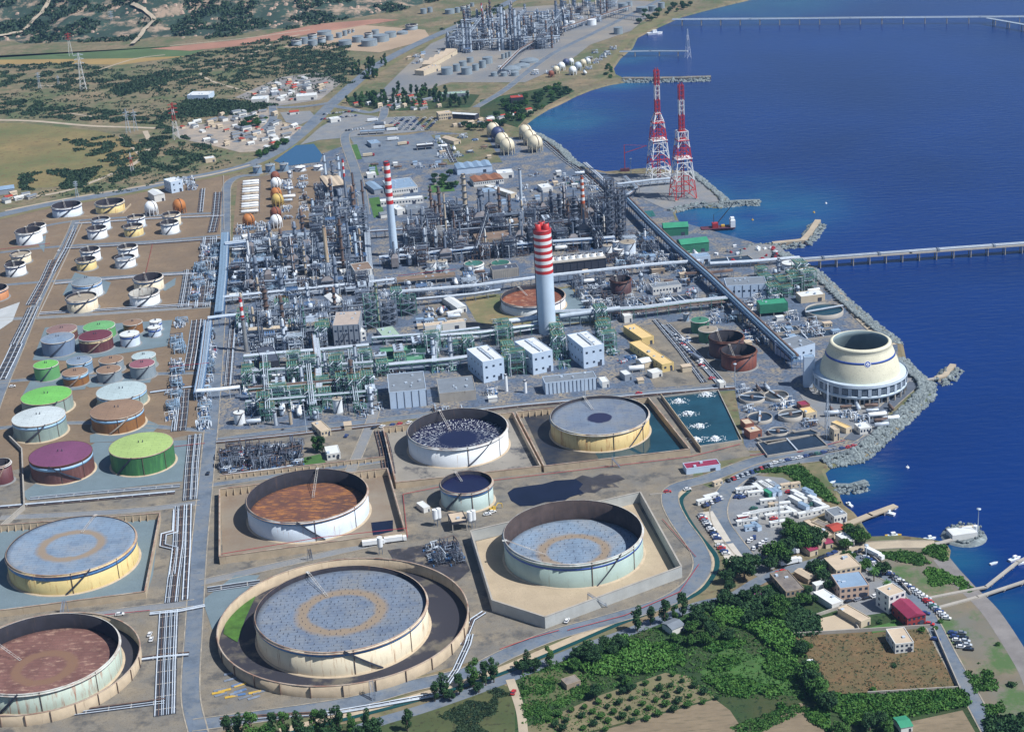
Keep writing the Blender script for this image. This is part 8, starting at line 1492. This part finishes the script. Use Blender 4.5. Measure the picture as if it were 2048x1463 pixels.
for x, y, a, k, la in ((275, 898, .1, 0, 'at the top left of the cabin yard'), (300, 892, .1, 0, 'at the top left of the cabin yard'), (365, 885, 1.9, 0, 'in the top row of the yard'), (350, 918, .1, 0, 'alone in the upper yard'), (405, 870, 2.0, 0, 'in the top row of the yard'), (425, 880, 2.0, 0, 'in the top row of the yard'), (450, 862, 2.0, 0, 'in the top row of the yard'), (470, 872, 2.0, 1, 'in the top row of the yard'), (428, 918, 2.0, 2, 'with a dark roof in the upper yard'), (450, 912, 2.0, 1, 'beside the green cabin'), (485, 908, 2.0, 1, 'right of the green cabin'), (540, 872, .2, 3, 'large with sandy roof'), (600, 865, .2, 3, 'large with sandy roof, right half'),
   (428, 968, .1, 0, 'alone in the middle of the yard'), (465, 994, .1, 3, 'low in the middle of the yard'), (520, 990, .1, 0, 'beside the low cream cabin'), (600, 962, 2.1, 0, 'in the right block'), (615, 925, 2.1, 0, 'in the right block'), (635, 948, 2.1, 0, 'in the right block'), (655, 1000, 2.1, 1, 'in the right block'), (680, 908, 2.1, 1, 'in the long right-hand row'), (700, 930, 2.1, 1, 'in the long right-hand row'), (722, 960, 2.1, 0, 'in the long right-hand row'), (752, 988, 2.1, 0, 'in the long right-hand row'), (665, 1050, .3, 0, 'in the bottom right row'), (715, 1040, .3, 0, 'in the bottom right row'), (768, 1022, .3, 0, 'in the bottom right row'),
   (320, 1055, .2, 0, 'in the lower left double row'), (365, 1045, .2, 0, 'in the lower left double row'), (410, 1035, .2, 0, 'in the lower left double row'), (455, 1030, .2, 0, 'in the lower left double row'), (498, 1022, .2, 0, 'in the lower left double row'), (460, 1060, .2, 0, 'below the double row'), (528, 1050, .2, 0, 'below the double row'), (570, 1030, 2.1, 0, 'standing end-on in the yard'), (270, 1072, .2, 4, 'with a white roof'), (280, 1100, .2, 0, 'below the red cabin'), (315, 1096, .2, 0, 'below the red cabin'), (320, 1135, .2, 1, 'at the bottom of the yard'), (355, 1128, 2.0, 1, 'at the bottom of the yard'), (490, 1108, .2, 0, 'right at the bottom of the yard'), (25, 968, .4, 0, 'beside the car park entrance'), (70, 940, .4, 0, 'beside the car park entrance'), (110, 852, .5, 3, 'beside the perimeter road bend')):
    g = G(1400+x/3.16, 700+y/3.16); place(CB[k][0], g[0], g[1], a, CB[k][1]+' site cabin '+la)
# village houses and workshops on the far left plain
HS = []
for m, r_, W, D, H in (('white', 'white', 12, 8, 4), ('cream', 'red', 10, 8, 4), ('cream', 'tan', 9, 8, 6), ('conc', 'grey', 18, 8, 4), ('white', 'grey', 14, 9, 5)):
    t = proto('house', 'x', 'house'); b = MB(); b.box((0, 0, 0), (W, D, H)); b.build('wall', BW[m], t); b = MB(); b.add([(-W/2-.4, -D/2-.4, H), (W/2+.4, -D/2-.4, H), (W/2+.4, 0, H+1.4), (-W/2-.4, 0, H+1.4), (-W/2-.4, D/2+.4, H), (W/2+.4, D/2+.4, H)], [(0, 1, 2, 3), (3, 2, 5, 4), (0, 3, 4), (1, 5, 2), (0, 4, 5, 1)]); b.build('roof', BR[r_], t)
    b = MB(); b.box((0, -D/2-.05, 1), (W*.7, .12, 1.2)); b.build('window', wind, t); HS.append((t, {'white': 'white', 'cream': 'cream', 'pink': 'pink', 'conc': 'concrete'}[m]+(' house with ' if W < 16 else ' shed with ')+{'white': 'white', 'red': 'red', 'tan': 'tan', 'blue': 'blue', 'grey': 'grey'}[r_]+' roof'))
rr = random.Random(4)
for q, n, la in (([(345, 258), (480, 222), (545, 222), (600, 262), (540, 300), (440, 292)], 64, 'in the village left of the highway'), ([(490, 195), (570, 160), (640, 155), (670, 175), (600, 205)], 32, 'in the far workshop quarter'), ([(1000, 232), (1060, 222), (960, 252), (900, 255)], 22, 'among the trees near the bay shore'), ([(700, 212), (800, 190), (930, 205), (850, 222)], 22, 'among the poplars beyond the gate'), ([(20, 392), (70, 388), (60, 400), (10, 405)], 8, 'in the scrap yard at the left edge')):
    P = [G(*p)[:2] for p in q]; k = 0
    def inside(p, P):
        c = False
        for i in range(len(P)):
            a, e = P[i], P[i-1]
            if (a[1] > p[1]) != (e[1] > p[1]) and p[0] < (e[0]-a[0])*(p[1]-a[1])/(e[1]-a[1])+a[0]: c = not c
        return c
    x0, x1, y0, y1 = min(p[0] for p in P), max(p[0] for p in P), min(p[1] for p in P), max(p[1] for p in P)
    for _ in range(4000):
        if k >= n: break
        p = (rr.uniform(x0, x1), rr.uniform(y0, y1))
        if inside(p, P) and free(p[0], p[1], 5): t, l = rr.choice(HS); s = rr.uniform(.45, .8); place(t, p[0], p[1], rr.choice((.6, .6, 2.2, 1.0)), l+' '+la, sc=s); OCC.append((p[0], p[1], 5)); k += 1
# ================= VEGETATION =================
L1 = leaf('leaves_dark', (.014, .048, .024), (.045, .105, .035)); L2 = leaf('leaves_mid', (.025, .085, .02), (.08, .18, .04)); L3 = leaf('leaves_bright', (.04, .135, .025), (.10, .22, .045)); L4 = leaf('scrub_green', (.018, .045, .028), (.05, .085, .04)); L5 = leaf('reed_green', (.025, .10, .02), (.08, .18, .035)); L6 = leaf('bougainvillea', (.20, .05, .16), (.34, .10, .30)); bark = mat('bark', (.13, .10, .08), .9, .2, .5)
def leaves(cs, n, s, seed, squash=1., shell=.55):   # cs: (x,y,z,r) clumps
    rg = np.random.default_rng(seed); V = []; tot = sum(c[3]**2 for c in cs)
    for c in cs:
        k = max(6, int(n*c[3]**2/tot)); d = rg.normal(size=(k, 3)); d /= np.linalg.norm(d, axis=1)[:, None]; r = c[3]*(shell+(1-shell)*rg.random(k)**.6); P = np.array(c[:3])+d*r[:, None]*np.array([1, 1, squash])
        nn = d*1.0+rg.normal(size=(k, 3))*.75; nn /= np.linalg.norm(nn, axis=1)[:, None]; a = np.cross(nn, rg.normal(size=(k, 3))); a /= np.linalg.norm(a, axis=1)[:, None]; e = np.cross(nn, a); z = s*rg.uniform(.6, 1.3, k)[:, None]
        V.append(np.stack([P+a*z, P+e*z*.8, P-a*z, P-e*z*.8], 1).reshape(-1, 3))
    return np.concatenate(V)
def qmesh(name, V, m, parent=None, loc=None):
    me = bpy.data.meshes.new(name); n = len(V)//4; me.vertices.add(len(V)); me.vertices.foreach_set('co', V.astype(np.float32).ravel()); me.loops.add(4*n); me.loops.foreach_set('vertex_index', np.arange(4*n, dtype=np.int32)); me.polygons.add(n); me.polygons.foreach_set('loop_start', np.arange(0, 4*n, 4, dtype=np.int32)); me.polygons.foreach_set('loop_total', np.full(n, 4, dtype=np.int32)); me.materials.append(m); me.update(calc_edges=True)
    o = bpy.data.objects.new(name, me); C.objects.link(o); o.parent = parent; return o
def mk_tree(kind, seed, m):
    rr = random.Random(seed); t = proto({'palm': 'palm_tree', 'bush': 'shrub', 'orchard': 'orchard_tree'}.get(kind, 'tree'), 'x', 'tree' if kind != 'bush' else 'shrub'); cs = []; b = MB()
    if kind == 'tall':
        H = 11; b.path([(0, 0, 0), (.2, 0, 3), (0, .2, 7.5)], .3, 6)
        for k in range(15): z = 2.6+8.6*rr.random(); w_ = 2.5*math.sin(min(1, (z-1.2)/H)*2.7)+.3; a = rr.uniform(0, 6.28); c = (w_*.75*math.cos(a)*rr.random()**.5, w_*.75*math.sin(a)*rr.random()**.5, z, rr.uniform(.9, 1.6)); cs.append(c); b.rod((0, 0, max(2, z-2)), c[:3], .09, 4)
        V = leaves(cs, 1500, .34, seed, 1.15)
    elif kind == 'round':
        b.path([(0, 0, 0), (.3, 0, 2), (.1, .3, 4.5)], .36, 6)
        for k in range(19): a = rr.uniform(0, 6.28); q = rr.random()**.6*3.6; z = 4.6+rr.uniform(-1.7, 2.9)*(1-q/6); c = (q*math.cos(a), q*math.sin(a), z, rr.uniform(1.1, 1.9)); cs.append(c); b.rod((.1, .2, 3), c[:3], .1, 4)
        V = leaves(cs, 1900, .38, seed, .85)
    elif kind == 'orchard':
        b.path([(0, 0, 0), (0, 0, 1.2)], .12, 5)
        for k in range(7): a = k*.9; cs.append((.75*math.cos(a), .75*math.sin(a), 1.5+rr.uniform(-.3, .5), .8))
        V = leaves(cs, 420, .25, seed, .8)
    elif kind == 'bush':
        b.rod((0, 0, 0), (0, 0, .8), .1, 4)
        for k in range(8): a = rr.uniform(0, 6.28); q = rr.random()*1.4; cs.append((q*math.cos(a), q*math.sin(a), .9+rr.uniform(-.3, .6), rr.uniform(.6, 1.1)))
        V = leaves(cs, 420, .3, seed, .75)
    else:
        b.path([(0, 0, 0), (.2, 0, 3), (.1, 0, 6)], .3, 7); Vs = []
        for k in range(26):
            a = k*2.4; el = .9-.05*k; p = np.array([.1, 0, 6.]); d = np.array([math.cos(a)*math.cos(el), math.sin(a)*math.cos(el), math.sin(el)]); sd = np.array([-math.sin(a), math.cos(a), 0])*.32
            for j in range(5): q = p+d*.62; Vs += [p-sd, p+sd, q+sd*.9, q-sd*.9]; p = q; d = d+np.array([0, 0, -.28]); d /= np.linalg.norm(d)
        V = np.array(Vs)
    b.build('trunk', bark, t); qmesh('crown', V, m, t); return t
TT = dict(tall=[mk_tree('tall', 1, L1), mk_tree('tall', 2, L1), mk_tree('tall', 3, L2)], round=[mk_tree('round', 4, L1), mk_tree('round', 5, L2), mk_tree('round', 6, L1)], orchard=[mk_tree('orchard', 7, L2), mk_tree('orchard', 8, L1)], bush=[mk_tree('bush', 9, L2), mk_tree('bush', 10, L3), mk_tree('bush', 12, L1)], palm=[mk_tree('palm', 11, L2)], pink=[mk_tree('bush', 13, L6)])
rr = random.Random(8)
def trees(kind, L, lab, s=(.85, 1.15)):
    for p in L:
        g = G(p[0], p[1]); sc = (p[2] if len(p) > 2 else 1)*rr.uniform(*s); place(rr.choice(TT[kind]), g[0], g[1], rr.uniform(0, 6.28), lab, sc=sc)
trees('tall', [(455, 1478, 1.1), (478, 1475), (505, 1482, 1.2), (548, 1474), (570, 1470, 1.1), (598, 1475), (634, 1466), (652, 1468, 1.1), (677, 1468, 1.2), (703, 1468), (735, 1464, 1.1)], 'dark tall tree in the row along the bottom edge')
trees('round', [(530, 1482), (615, 1480), (660, 1480), (720, 1478), (750, 1472)], 'bushy tree in the row along the bottom edge')
trees('tall', [(816, 1462, .9)], 'lone dark tree right of the bottom row'); trees('tall', [(870, 1402, .9), (888, 1396, 1), (919, 1388, 1), (948, 1374, 1.1), (972, 1370, 1.1), (988, 1364, 1.1)], 'dark poplar in the row between the canal and the olive field'); trees('round', [(900, 1400, .6), (958, 1385, .7)], 'low round tree at the foot of the poplar row')
trees('tall', [(1055, 1340, .95), (1099, 1332, .9), (1235, 1290, .6), (1275, 1262, 1), (1301, 1250, .8), (1330, 1248, 1), (1365, 1232, 1.25), (1350, 1240, .8)], 'dark tree spaced along the canal below the concrete wall'); trees('round', [(1045, 1345, .9), (1068, 1342, .8)], 'round tree spaced along the canal below the concrete wall')
trees('round', [(1155, 1320, 1), (1175, 1310, 1.1), (1195, 1312, .9), (1210, 1298, 1), (1225, 1310, .8), (1150, 1340, .8), (1185, 1330, .9), (1240, 1300, .9)], 'dark tree in the thicket beside the farm lane')
trees('round', [(1385, 1265, .9), (1405, 1255, 1), (1425, 1275, 1), (1395, 1245, 1.1), (1440, 1258, .9), (1380, 1290, .8), (1410, 1290, .8), (1350, 1285, .7), (1455, 1280, .9)], 'dark tree in the grove right of the white-walled hut')
trees('round', [(1455, 1165, 1), (1470, 1150, 1.25), (1490, 1158, 1.3), (1505, 1140, 1.2), (1482, 1138, 1), (1460, 1185, .8)], 'big dark tree in the cluster left of the village'); trees('round', [(1540, 1140, 1.2), (1555, 1125, 1.35), (1570, 1130, 1.2), (1535, 1120, 1), (1575, 1105, 1.1)], 'big dark tree at the bottom of the car park')
trees('round', [(1580, 1065, 1.1), (1590, 1078, 1.2), (1600, 1092, 1.3), (1612, 1100, 1.2), (1628, 1098, 1.2), (1637, 1085, 1), (1620, 1080, 1.1), (1605, 1072, 1), (1572, 1078, .9)], 'big tree in the clump between car park and harbour sheds'); trees('round', [(1710, 1080, 1), (1722, 1088, 1), (1700, 1070, .8), (1692, 1098, .7)], 'tree beside the pale house at the harbour road bend')
trees('round', [(1620, 1145, .9), (1635, 1150, 1), (1645, 1165, .9), (1650, 1140, .8), (1660, 1180, .8), (1730, 1140, .8), (1765, 1150, .9), (1700, 1122, .8), (1690, 1120, .7)], 'garden tree among the village houses'); trees('palm', [(1640, 1158, .9), (1748, 1162, 1.1), (1773, 1182, 1), (1755, 1150, .8)], 'palm tree in the village gardens')
trees('round', [(1540, 1215, 1), (1560, 1222, 1.1), (1555, 1238, 1), (1520, 1240, 1), (1500, 1250, 1), (1605, 1210, .9), (1625, 1208, .8), (1618, 1190, .7), (1585, 1215, .8), (1600, 1310, .9), (1610, 1305, .8)], 'dark tree in the thicket below the old flat-roofed building'); trees('round', [(1470, 1215, .8), (1490, 1205, .9), (1450, 1210, .9), (1512, 1190, .8)], 'tree beside the farm lane near the village')
trees('pink', [(1662, 1145, 1.2), (1520, 1190, 1.4), (1515, 1195, 1)], 'flowering pink-purple shrub'); trees('round', [(1615, 1360, 1), (1625, 1375, 1.1), (1632, 1390, 1.2), (1640, 1400, 1.1), (1655, 1420, 1), (1620, 1345, .9)], 'dark tree at the left corner of the fallow field'); trees('round', [(1760, 1450, .9), (1740, 1460, 1), (1775, 1465, .9), (1680, 1470, .9)], 'dark tree near the green-roofed hut')
trees('round', [(1190, 1395, .85), (1246, 1360, .5), (1255, 1375, .6), (1262, 1383, .6)], 'round green tree in the garden plots'); trees('bush', [(1788, 1332, .9), (1745, 1380), (1880, 1245), (1870, 1258), (1845, 1262, 1.2), (1760, 1245), (1790, 1245), (2025, 1372, 1.2), (1995, 1290), (1975, 1380)], 'shrub near the shore road')
trees('tall', [(633, 905, .9), (640, 902, 1), (646, 906, .9), (630, 898, .8)], 'dark cypress beside the small cream house'); trees('bush', [(618, 918, .9), (612, 924, .7), (700, 925, .6)], 'bright shrub in the garden of the small white house')
oo = [(float(x), float(y)) for r in range(5) for x, y in zip(np.linspace(1085+36*r, 1345+14*r, 11-(r > 3)), np.linspace(1462-14*r, 1358+6*r, 11-(r > 3)))]
for r in range(5):
    for k in range(11):
        f = k/10; x = (1095+14*r)*(1-f)+(1345+22*r)*f; y = (1442+9*r)*(1-f)+(1352+12*r)*f
        if rr.random() < .93 and y < 1466: trees('orchard', [(x+rr.uniform(-4, 4), y+rr.uniform(-2, 2), 1.1)], 'small round orchard tree, row %s from the top' % ('first', 'second', 'third', 'fourth', 'fifth')[r], (.75, 1.25))
# trees in the works, shore and far parks
for q, n, k, s, la in (([(1035, 255), (1070, 228), (1130, 195), (1150, 182), (1120, 172), (1010, 205), (990, 235)], 60, 'round', .9, 'shore tree beside the far bay'), ([(690, 205), (800, 180), (950, 192), (930, 215), (790, 222), (700, 215)], 75, 'tall', .9, 'poplar in the park beyond the gate'), ([(880, 255), (990, 240), (1020, 250), (960, 262)], 16, 'round', .8, 'tree behind the cream spheres'), ([(500, 318), (560, 290), (590, 272), (575, 290), (520, 318)], 26, 'round', .7, 'tree along the highway above the holding pond'), ([(690, 142), (760, 118), (780, 128), (745, 165), (700, 150)], 22, 'tall', 1, 'tree beside the far highway bend'), ([(1100, 345-10), (1, 1), (2, 2)], 0, 'round', 1, ''),
   ([(855, 360), (905, 348), (915, 378), (870, 385)], 10, 'round', .8, 'tree among the warehouses'), ([(765, 395), (860, 388), (870, 402), (770, 408)], 9, 'bush', 1.1, 'shrub round the office block'), ([(470, 250), (520, 235), (540, 245), (500, 262)], 16, 'round', .8, 'tree in the village left of the highway'), ([(1280, 20), (1400, 8), (1340, 30), (1270, 55)], 26, 'round', .9, 'tree on the far shore'), ([(1205, 130), (1222, 125), (1228, 155), (1210, 160)], 10, 'bush', 1.6, 'shrub on the far shore path')):
    if n: 
        P = [G(*p)[:2] for p in q]; x0, x1, y0, y1 = min(p[0] for p in P), max(p[0] for p in P), min(p[1] for p in P), max(p[1] for p in P); k_ = 0
        for _ in range(3000):
            if k_ >= n: break
            p = (rr.uniform(x0, x1), rr.uniform(y0, y1))
            s_ = rr.uniform(.7, 1.2)
            if inside(p, P) and free(p[0], p[1], 1): place(rr.choice(TT[k]), p[0], p[1], rr.uniform(0, 6), ('small ', 'medium ', 'large ')[int(min(2, (s_-.7)*6))]+('poplar, ' if k == 'tall' else 'round tree, ' if k == 'round' else 'shrub, ')+where(*J1(p[0], p[1])), sc=s*s_); k_ += 1
def scrub(name, q, n, r, h, m, label, seed=1, leafs=14, ls=.5, row=None, clump=0):
    rg = np.random.default_rng(seed); P = [G(*p)[:2] for p in q]; x0, x1, y0, y1 = min(p[0] for p in P), max(p[0] for p in P), min(p[1] for p in P), max(p[1] for p in P); V = []; k = 0
    for _ in range(n*8):
        if k >= n: break
        p = (rg.uniform(x0, x1), rg.uniform(y0, y1))
        if not inside(p, P): continue
        if clump and mn.noise(Vector((p[0]/clump, p[1]/clump, seed))) < .02: continue
        k += 1; z0 = max(0, hillz(*p)) if p[1] > 1900 else 0; s = rg.uniform(.5, 1.3); c = np.array([p[0], p[1], z0+h*.45*s]); d = rg.normal(size=(leafs, 3)); d /= np.linalg.norm(d, axis=1)[:, None]; d[:, 2] = np.abs(d[:, 2])-.25
        Q = c+d*np.array([r, r, h*.6])*s; nn = d+rg.normal(size=(leafs, 3))*.5; nn /= np.linalg.norm(nn, axis=1)[:, None]; a = np.cross(nn, rg.normal(size=(leafs, 3))); a /= np.linalg.norm(a, axis=1)[:, None]; e = np.cross(nn, a); z = ls*r*rg.uniform(.6, 1.2, leafs)[:, None]
        V.append(np.stack([Q+a*z, Q+e*z*.8, Q-a*z, Q-e*z*.8], 1).reshape(-1, 3))
    if V: return tag(qmesh(name, np.concatenate(V), m), label, 'vegetation', kind='stuff')
scrub('thicket', [(1120, 1330), (1240, 1275), (1300, 1290), (1350, 1330), (1290, 1350), (1200, 1350)], 900, 1.6, 3, L3, 'bright green cane thicket below the canal', 1, 16, .42); scrub('thicket', [(1440, 1215), (1560, 1240), (1600, 1300), (1590, 1330), (1500, 1260), (1420, 1240)], 900, 1.6, 3, L3, 'bright hedge running down to the fallow field', 2, 16, .42)
scrub('undergrowth', [(1300, 1290), (1450, 1270), (1600, 1330), (1650, 1395), (1660, 1480), (1470, 1400), (1380, 1340)], 2200, 1.5, 1.3, L5, 'rough green undergrowth between the plots', 3, 12, .5, clump=14); scrub('undergrowth', [(1380, 1220), (1530, 1180), (1640, 1240), (1640, 1268), (1590, 1275), (1480, 1230)], 1300, 1.7, 2.6, L1, 'dark thicket below the village', 4, 16, .45)
scrub('undergrowth', [(1640, 1390), (1740, 1392), (1925, 1380), (1940, 1410), (1800, 1435), (1700, 1450)], 1300, 1.5, 1.6, L5, 'green strip below the fallow field', 5, 14, .45); scrub('undergrowth', [(1040, 1350), (1160, 1320), (1200, 1370), (1120, 1440), (1050, 1455)], 600, 1.0, .8, L2, 'vegetable beds and weeds beside the dirt track', 6, 12, .5, clump=9); scrub('undergrowth', [(840, 1450), (990, 1375), (1022, 1385), (1035, 1470), (840, 1480)], 900, 1.0, .5, L4, 'grass tufts of the olive field', 7, 8, .5, clump=20)
scrub('undergrowth', [(1500, 945), (1600, 930), (1650, 975), (1680, 1010), (1650, 1000), (1570, 945)], 700, 1.2, 1.2, L2, 'green scrub between the cabins and the cove', 8, 12, .5); scrub('undergrowth', [(1745, 1110), (1800, 1090), (1890, 1090), (1895, 1120), (1840, 1130)], 500, 1.3, 1.2, L2, 'green scrub on the harbour point', 9, 12, .5, clump=14); scrub('undergrowth', [(1830, 1140), (1900, 1130), (1950, 1180), (1870, 1195)], 350, 1.2, .7, L3, 'patchy grass on the beach flat', 10, 8, .5, clump=12); scrub('undergrowth', [(1920, 1320), (1980, 1330), (2010, 1420), (1980, 1440)], 350, 1.2, .8, L2, 'patchy weeds on the lower beach flat', 11, 8, .5, clump=12)
scrub('undergrowth', [(1965, 1440), (2060, 1430), (2100, 1480), (1980, 1480)], 300, 1.6, 1.8, L1, 'dark scrub in the bottom right corner', 12); scrub('undergrowth', [(440, 1190), (475, 1235), (500, 1195), (510, 1185), (470, 1270), (445, 1255)], 0, 1, .4, L3, 'weeds', 13) if 0 else None
scrub('tufts', [(1040, 1345), (1250, 1275), (1400, 1215), (1560, 1160), (1600, 1250), (1640, 1390), (1600, 1400), (1430, 1392), (1330, 1345), (1180, 1390), (1045, 1450)], 2600, 1.0, .5, L2, 'rough grass tufts over the farmland', 15, 6, .55)
scrub('tufts', [(1050, 1455), (1372, 1350), (1430, 1395), (1150, 1470)], 500, .8, .4, L2, 'weeds between the orchard trees', 16, 6, .55)
scrub('tufts', [(1585, 1275), (1860, 1258), (1912, 1378), (1650, 1388)], 700, .8, .35, L4, 'dry weeds on the fallow field', 17, 5, .5)
scrub('plain_tufts', [(0, 190), (380, 110), (700, 90), (690, 180), (480, 210), (400, 250), (200, 245), (0, 235)], 3200, 1.6, 1.2, L4, 'small dark bushes dotted over the left plain', 18, 5, .6, clump=18)
scrub('plain_tufts', [(270, 290), (420, 295), (500, 320), (250, 385), (30, 400), (200, 350)], 900, 1.5, 1.1, L4, 'small dark bushes beside the lower dirt track', 19, 5, .6, clump=12)
scrub('crop_rows', [(1455, 1455), (1590, 1408), (1622, 1415), (1500, 1475)], 500, .8, .6, L2, 'rows of low vines at the bottom', 14, 8, .6)
for i, (q, n) in enumerate((([(0, 195), (160, 215), (340, 235), (330, 250), (150, 240), (0, 228)], 1500), ([(0, 130), (130, 122), (330, 160), (340, 185), (100, 185), (0, 175)], 1200), ([(220, 180), (330, 140), (350, 160), (240, 195)], 600), ([(340, 120), (560, 72), (700, 90), (690, 160), (560, 150), (420, 175), (340, 165)], 2300), ([(270, 280), (420, 290), (430, 320), (340, 345), (280, 325)], 700), ([(40, 350), (200, 330), (300, 340), (180, 385), (40, 380)], 900), ([(100, 280), (250, 270), (280, 300), (240, 340), (120, 290)], 500), ([(320, 250), (350, 260), (380, 280), (300, 280)], 300), ([(380, 195), (560, 210), (480, 230), (310, 240)], 1500), ([(560, 100), (700, 110), (740, 160), (690, 170), (560, 130)], 700), ([(900, 70), (1010, 20), (1000, 10), (880, 60)], 300))):
    scrub('maquis', q, int(n*1.3), 2.3, 2.0, L4, 'dark maquis bushes scattered on the left plain, patch '+('upper left', 'below the stubble field', 'dark hedge line', 'below the hills', 'right of the dirt curve', 'beside the lower track', 'inside the dirt curve', 'near the pylon', 'round the white factory', 'left of the far highway', 'beside the far highway')[i], 20+i, 6, .55, clump=0 if i in (2, 8) else (17, 23, 30)[i % 3])
scrub('hill_scrub', [(-60, 90), (400, 80), (560, 62), (800, 22), (900, -5), (880, -40), (-60, -40)], 6500, 4.5, 3.5, L4, 'dark scrub covering the hillsides', 40, 7, .55, clump=60)
b = MB(); rg = random.Random(2); HP = [G(*p)[:2] for p in [(-60, 90), (400, 80), (700, 40), (900, -5), (880, -35), (-60, -35)]]
for _ in range(9000):
    p = (rg.uniform(-1200, 60), rg.uniform(2200, 3900))
    if not inside(p, HP) or mn.noise(Vector((p[0]/70, p[1]/70, 9))) < .12: continue
    s = rg.uniform(1, 4.5); b.cone((p[0], p[1], hillz(*p)-s*.4), s*1.2, s*.5, s*.9, 5, smooth=False)
tag(b.build('boulders', mat('pink_granite', (.38, .28, .22), .9, .15, .1)), 'pinkish granite boulders scattered over the hills', 'rocks', kind='stuff')
g = G(900, 497); b = MB(); rg = random.Random(6)
for k in range(9): b.sphere((g[0]-k*.9+rg.uniform(-1, 1), g[1]+rg.uniform(-1.5, 1.5), 3+k*1.9), 1.6+k*.22, 12, 8)
sm = bpy.data.materials.new('steam'); sm.use_nodes = True; n = sm.node_tree.nodes; n.remove(n['Principled BSDF']); v = n.new('ShaderNodeVolumePrincipled'); v.inputs['Density'].default_value = .22; v.inputs['Color'].default_value = (1, 1, 1, 1); sm.node_tree.links.new(v.outputs[0], n['Material Output'].inputs['Volume'])
tag(b.build('steam', sm), 'white steam rising in the dark core right of the striped stack', 'steam', kind='stuff')
# ================= HAZE =================
hz = bpy.data.materials.new('haze'); hz.use_nodes = True; n = hz.node_tree.nodes; n.remove(n['Principled BSDF']); v = n.new('ShaderNodeVolumePrincipled'); v.inputs['Color'].default_value = (.30, .56, 1, 1); v.inputs['Density'].default_value = HAZE; v.inputs['Anisotropy'].default_value = .2; hz.node_tree.links.new(v.outputs[0], n['Material Output'].inputs['Volume'])
b = MB(); b.box((0, 9000, -6), (40000, 30000, 440)); ho = b.build('haze', hz); ho['kind'] = 'stuff'; ho['label'] = 'thin bluish haze over the whole coast'
for k in range(16):
    x, y = rr.uniform(435, 520), rr.uniform(1345, 1400); c = rr.choice((('yellow', yellow), ('blue', bluest), ('grey', steel))); g = G(x, y)
    if not free(g[0], g[1], 1): continue
    b = MB(); [b.rod((-3, .35*(j-2), .2), (3, .35*(j-2), .2), .14, 5) for j in range(5)]; t = b.build('pipe_pile', c[1], None, (0, 0, 0), (g[0], g[1], .1), .3+rr.uniform(-.2, .2)); tag(t, c[0]+' pile of pipes laid out beside the round wall', 'pipe pile')
finish_labels()
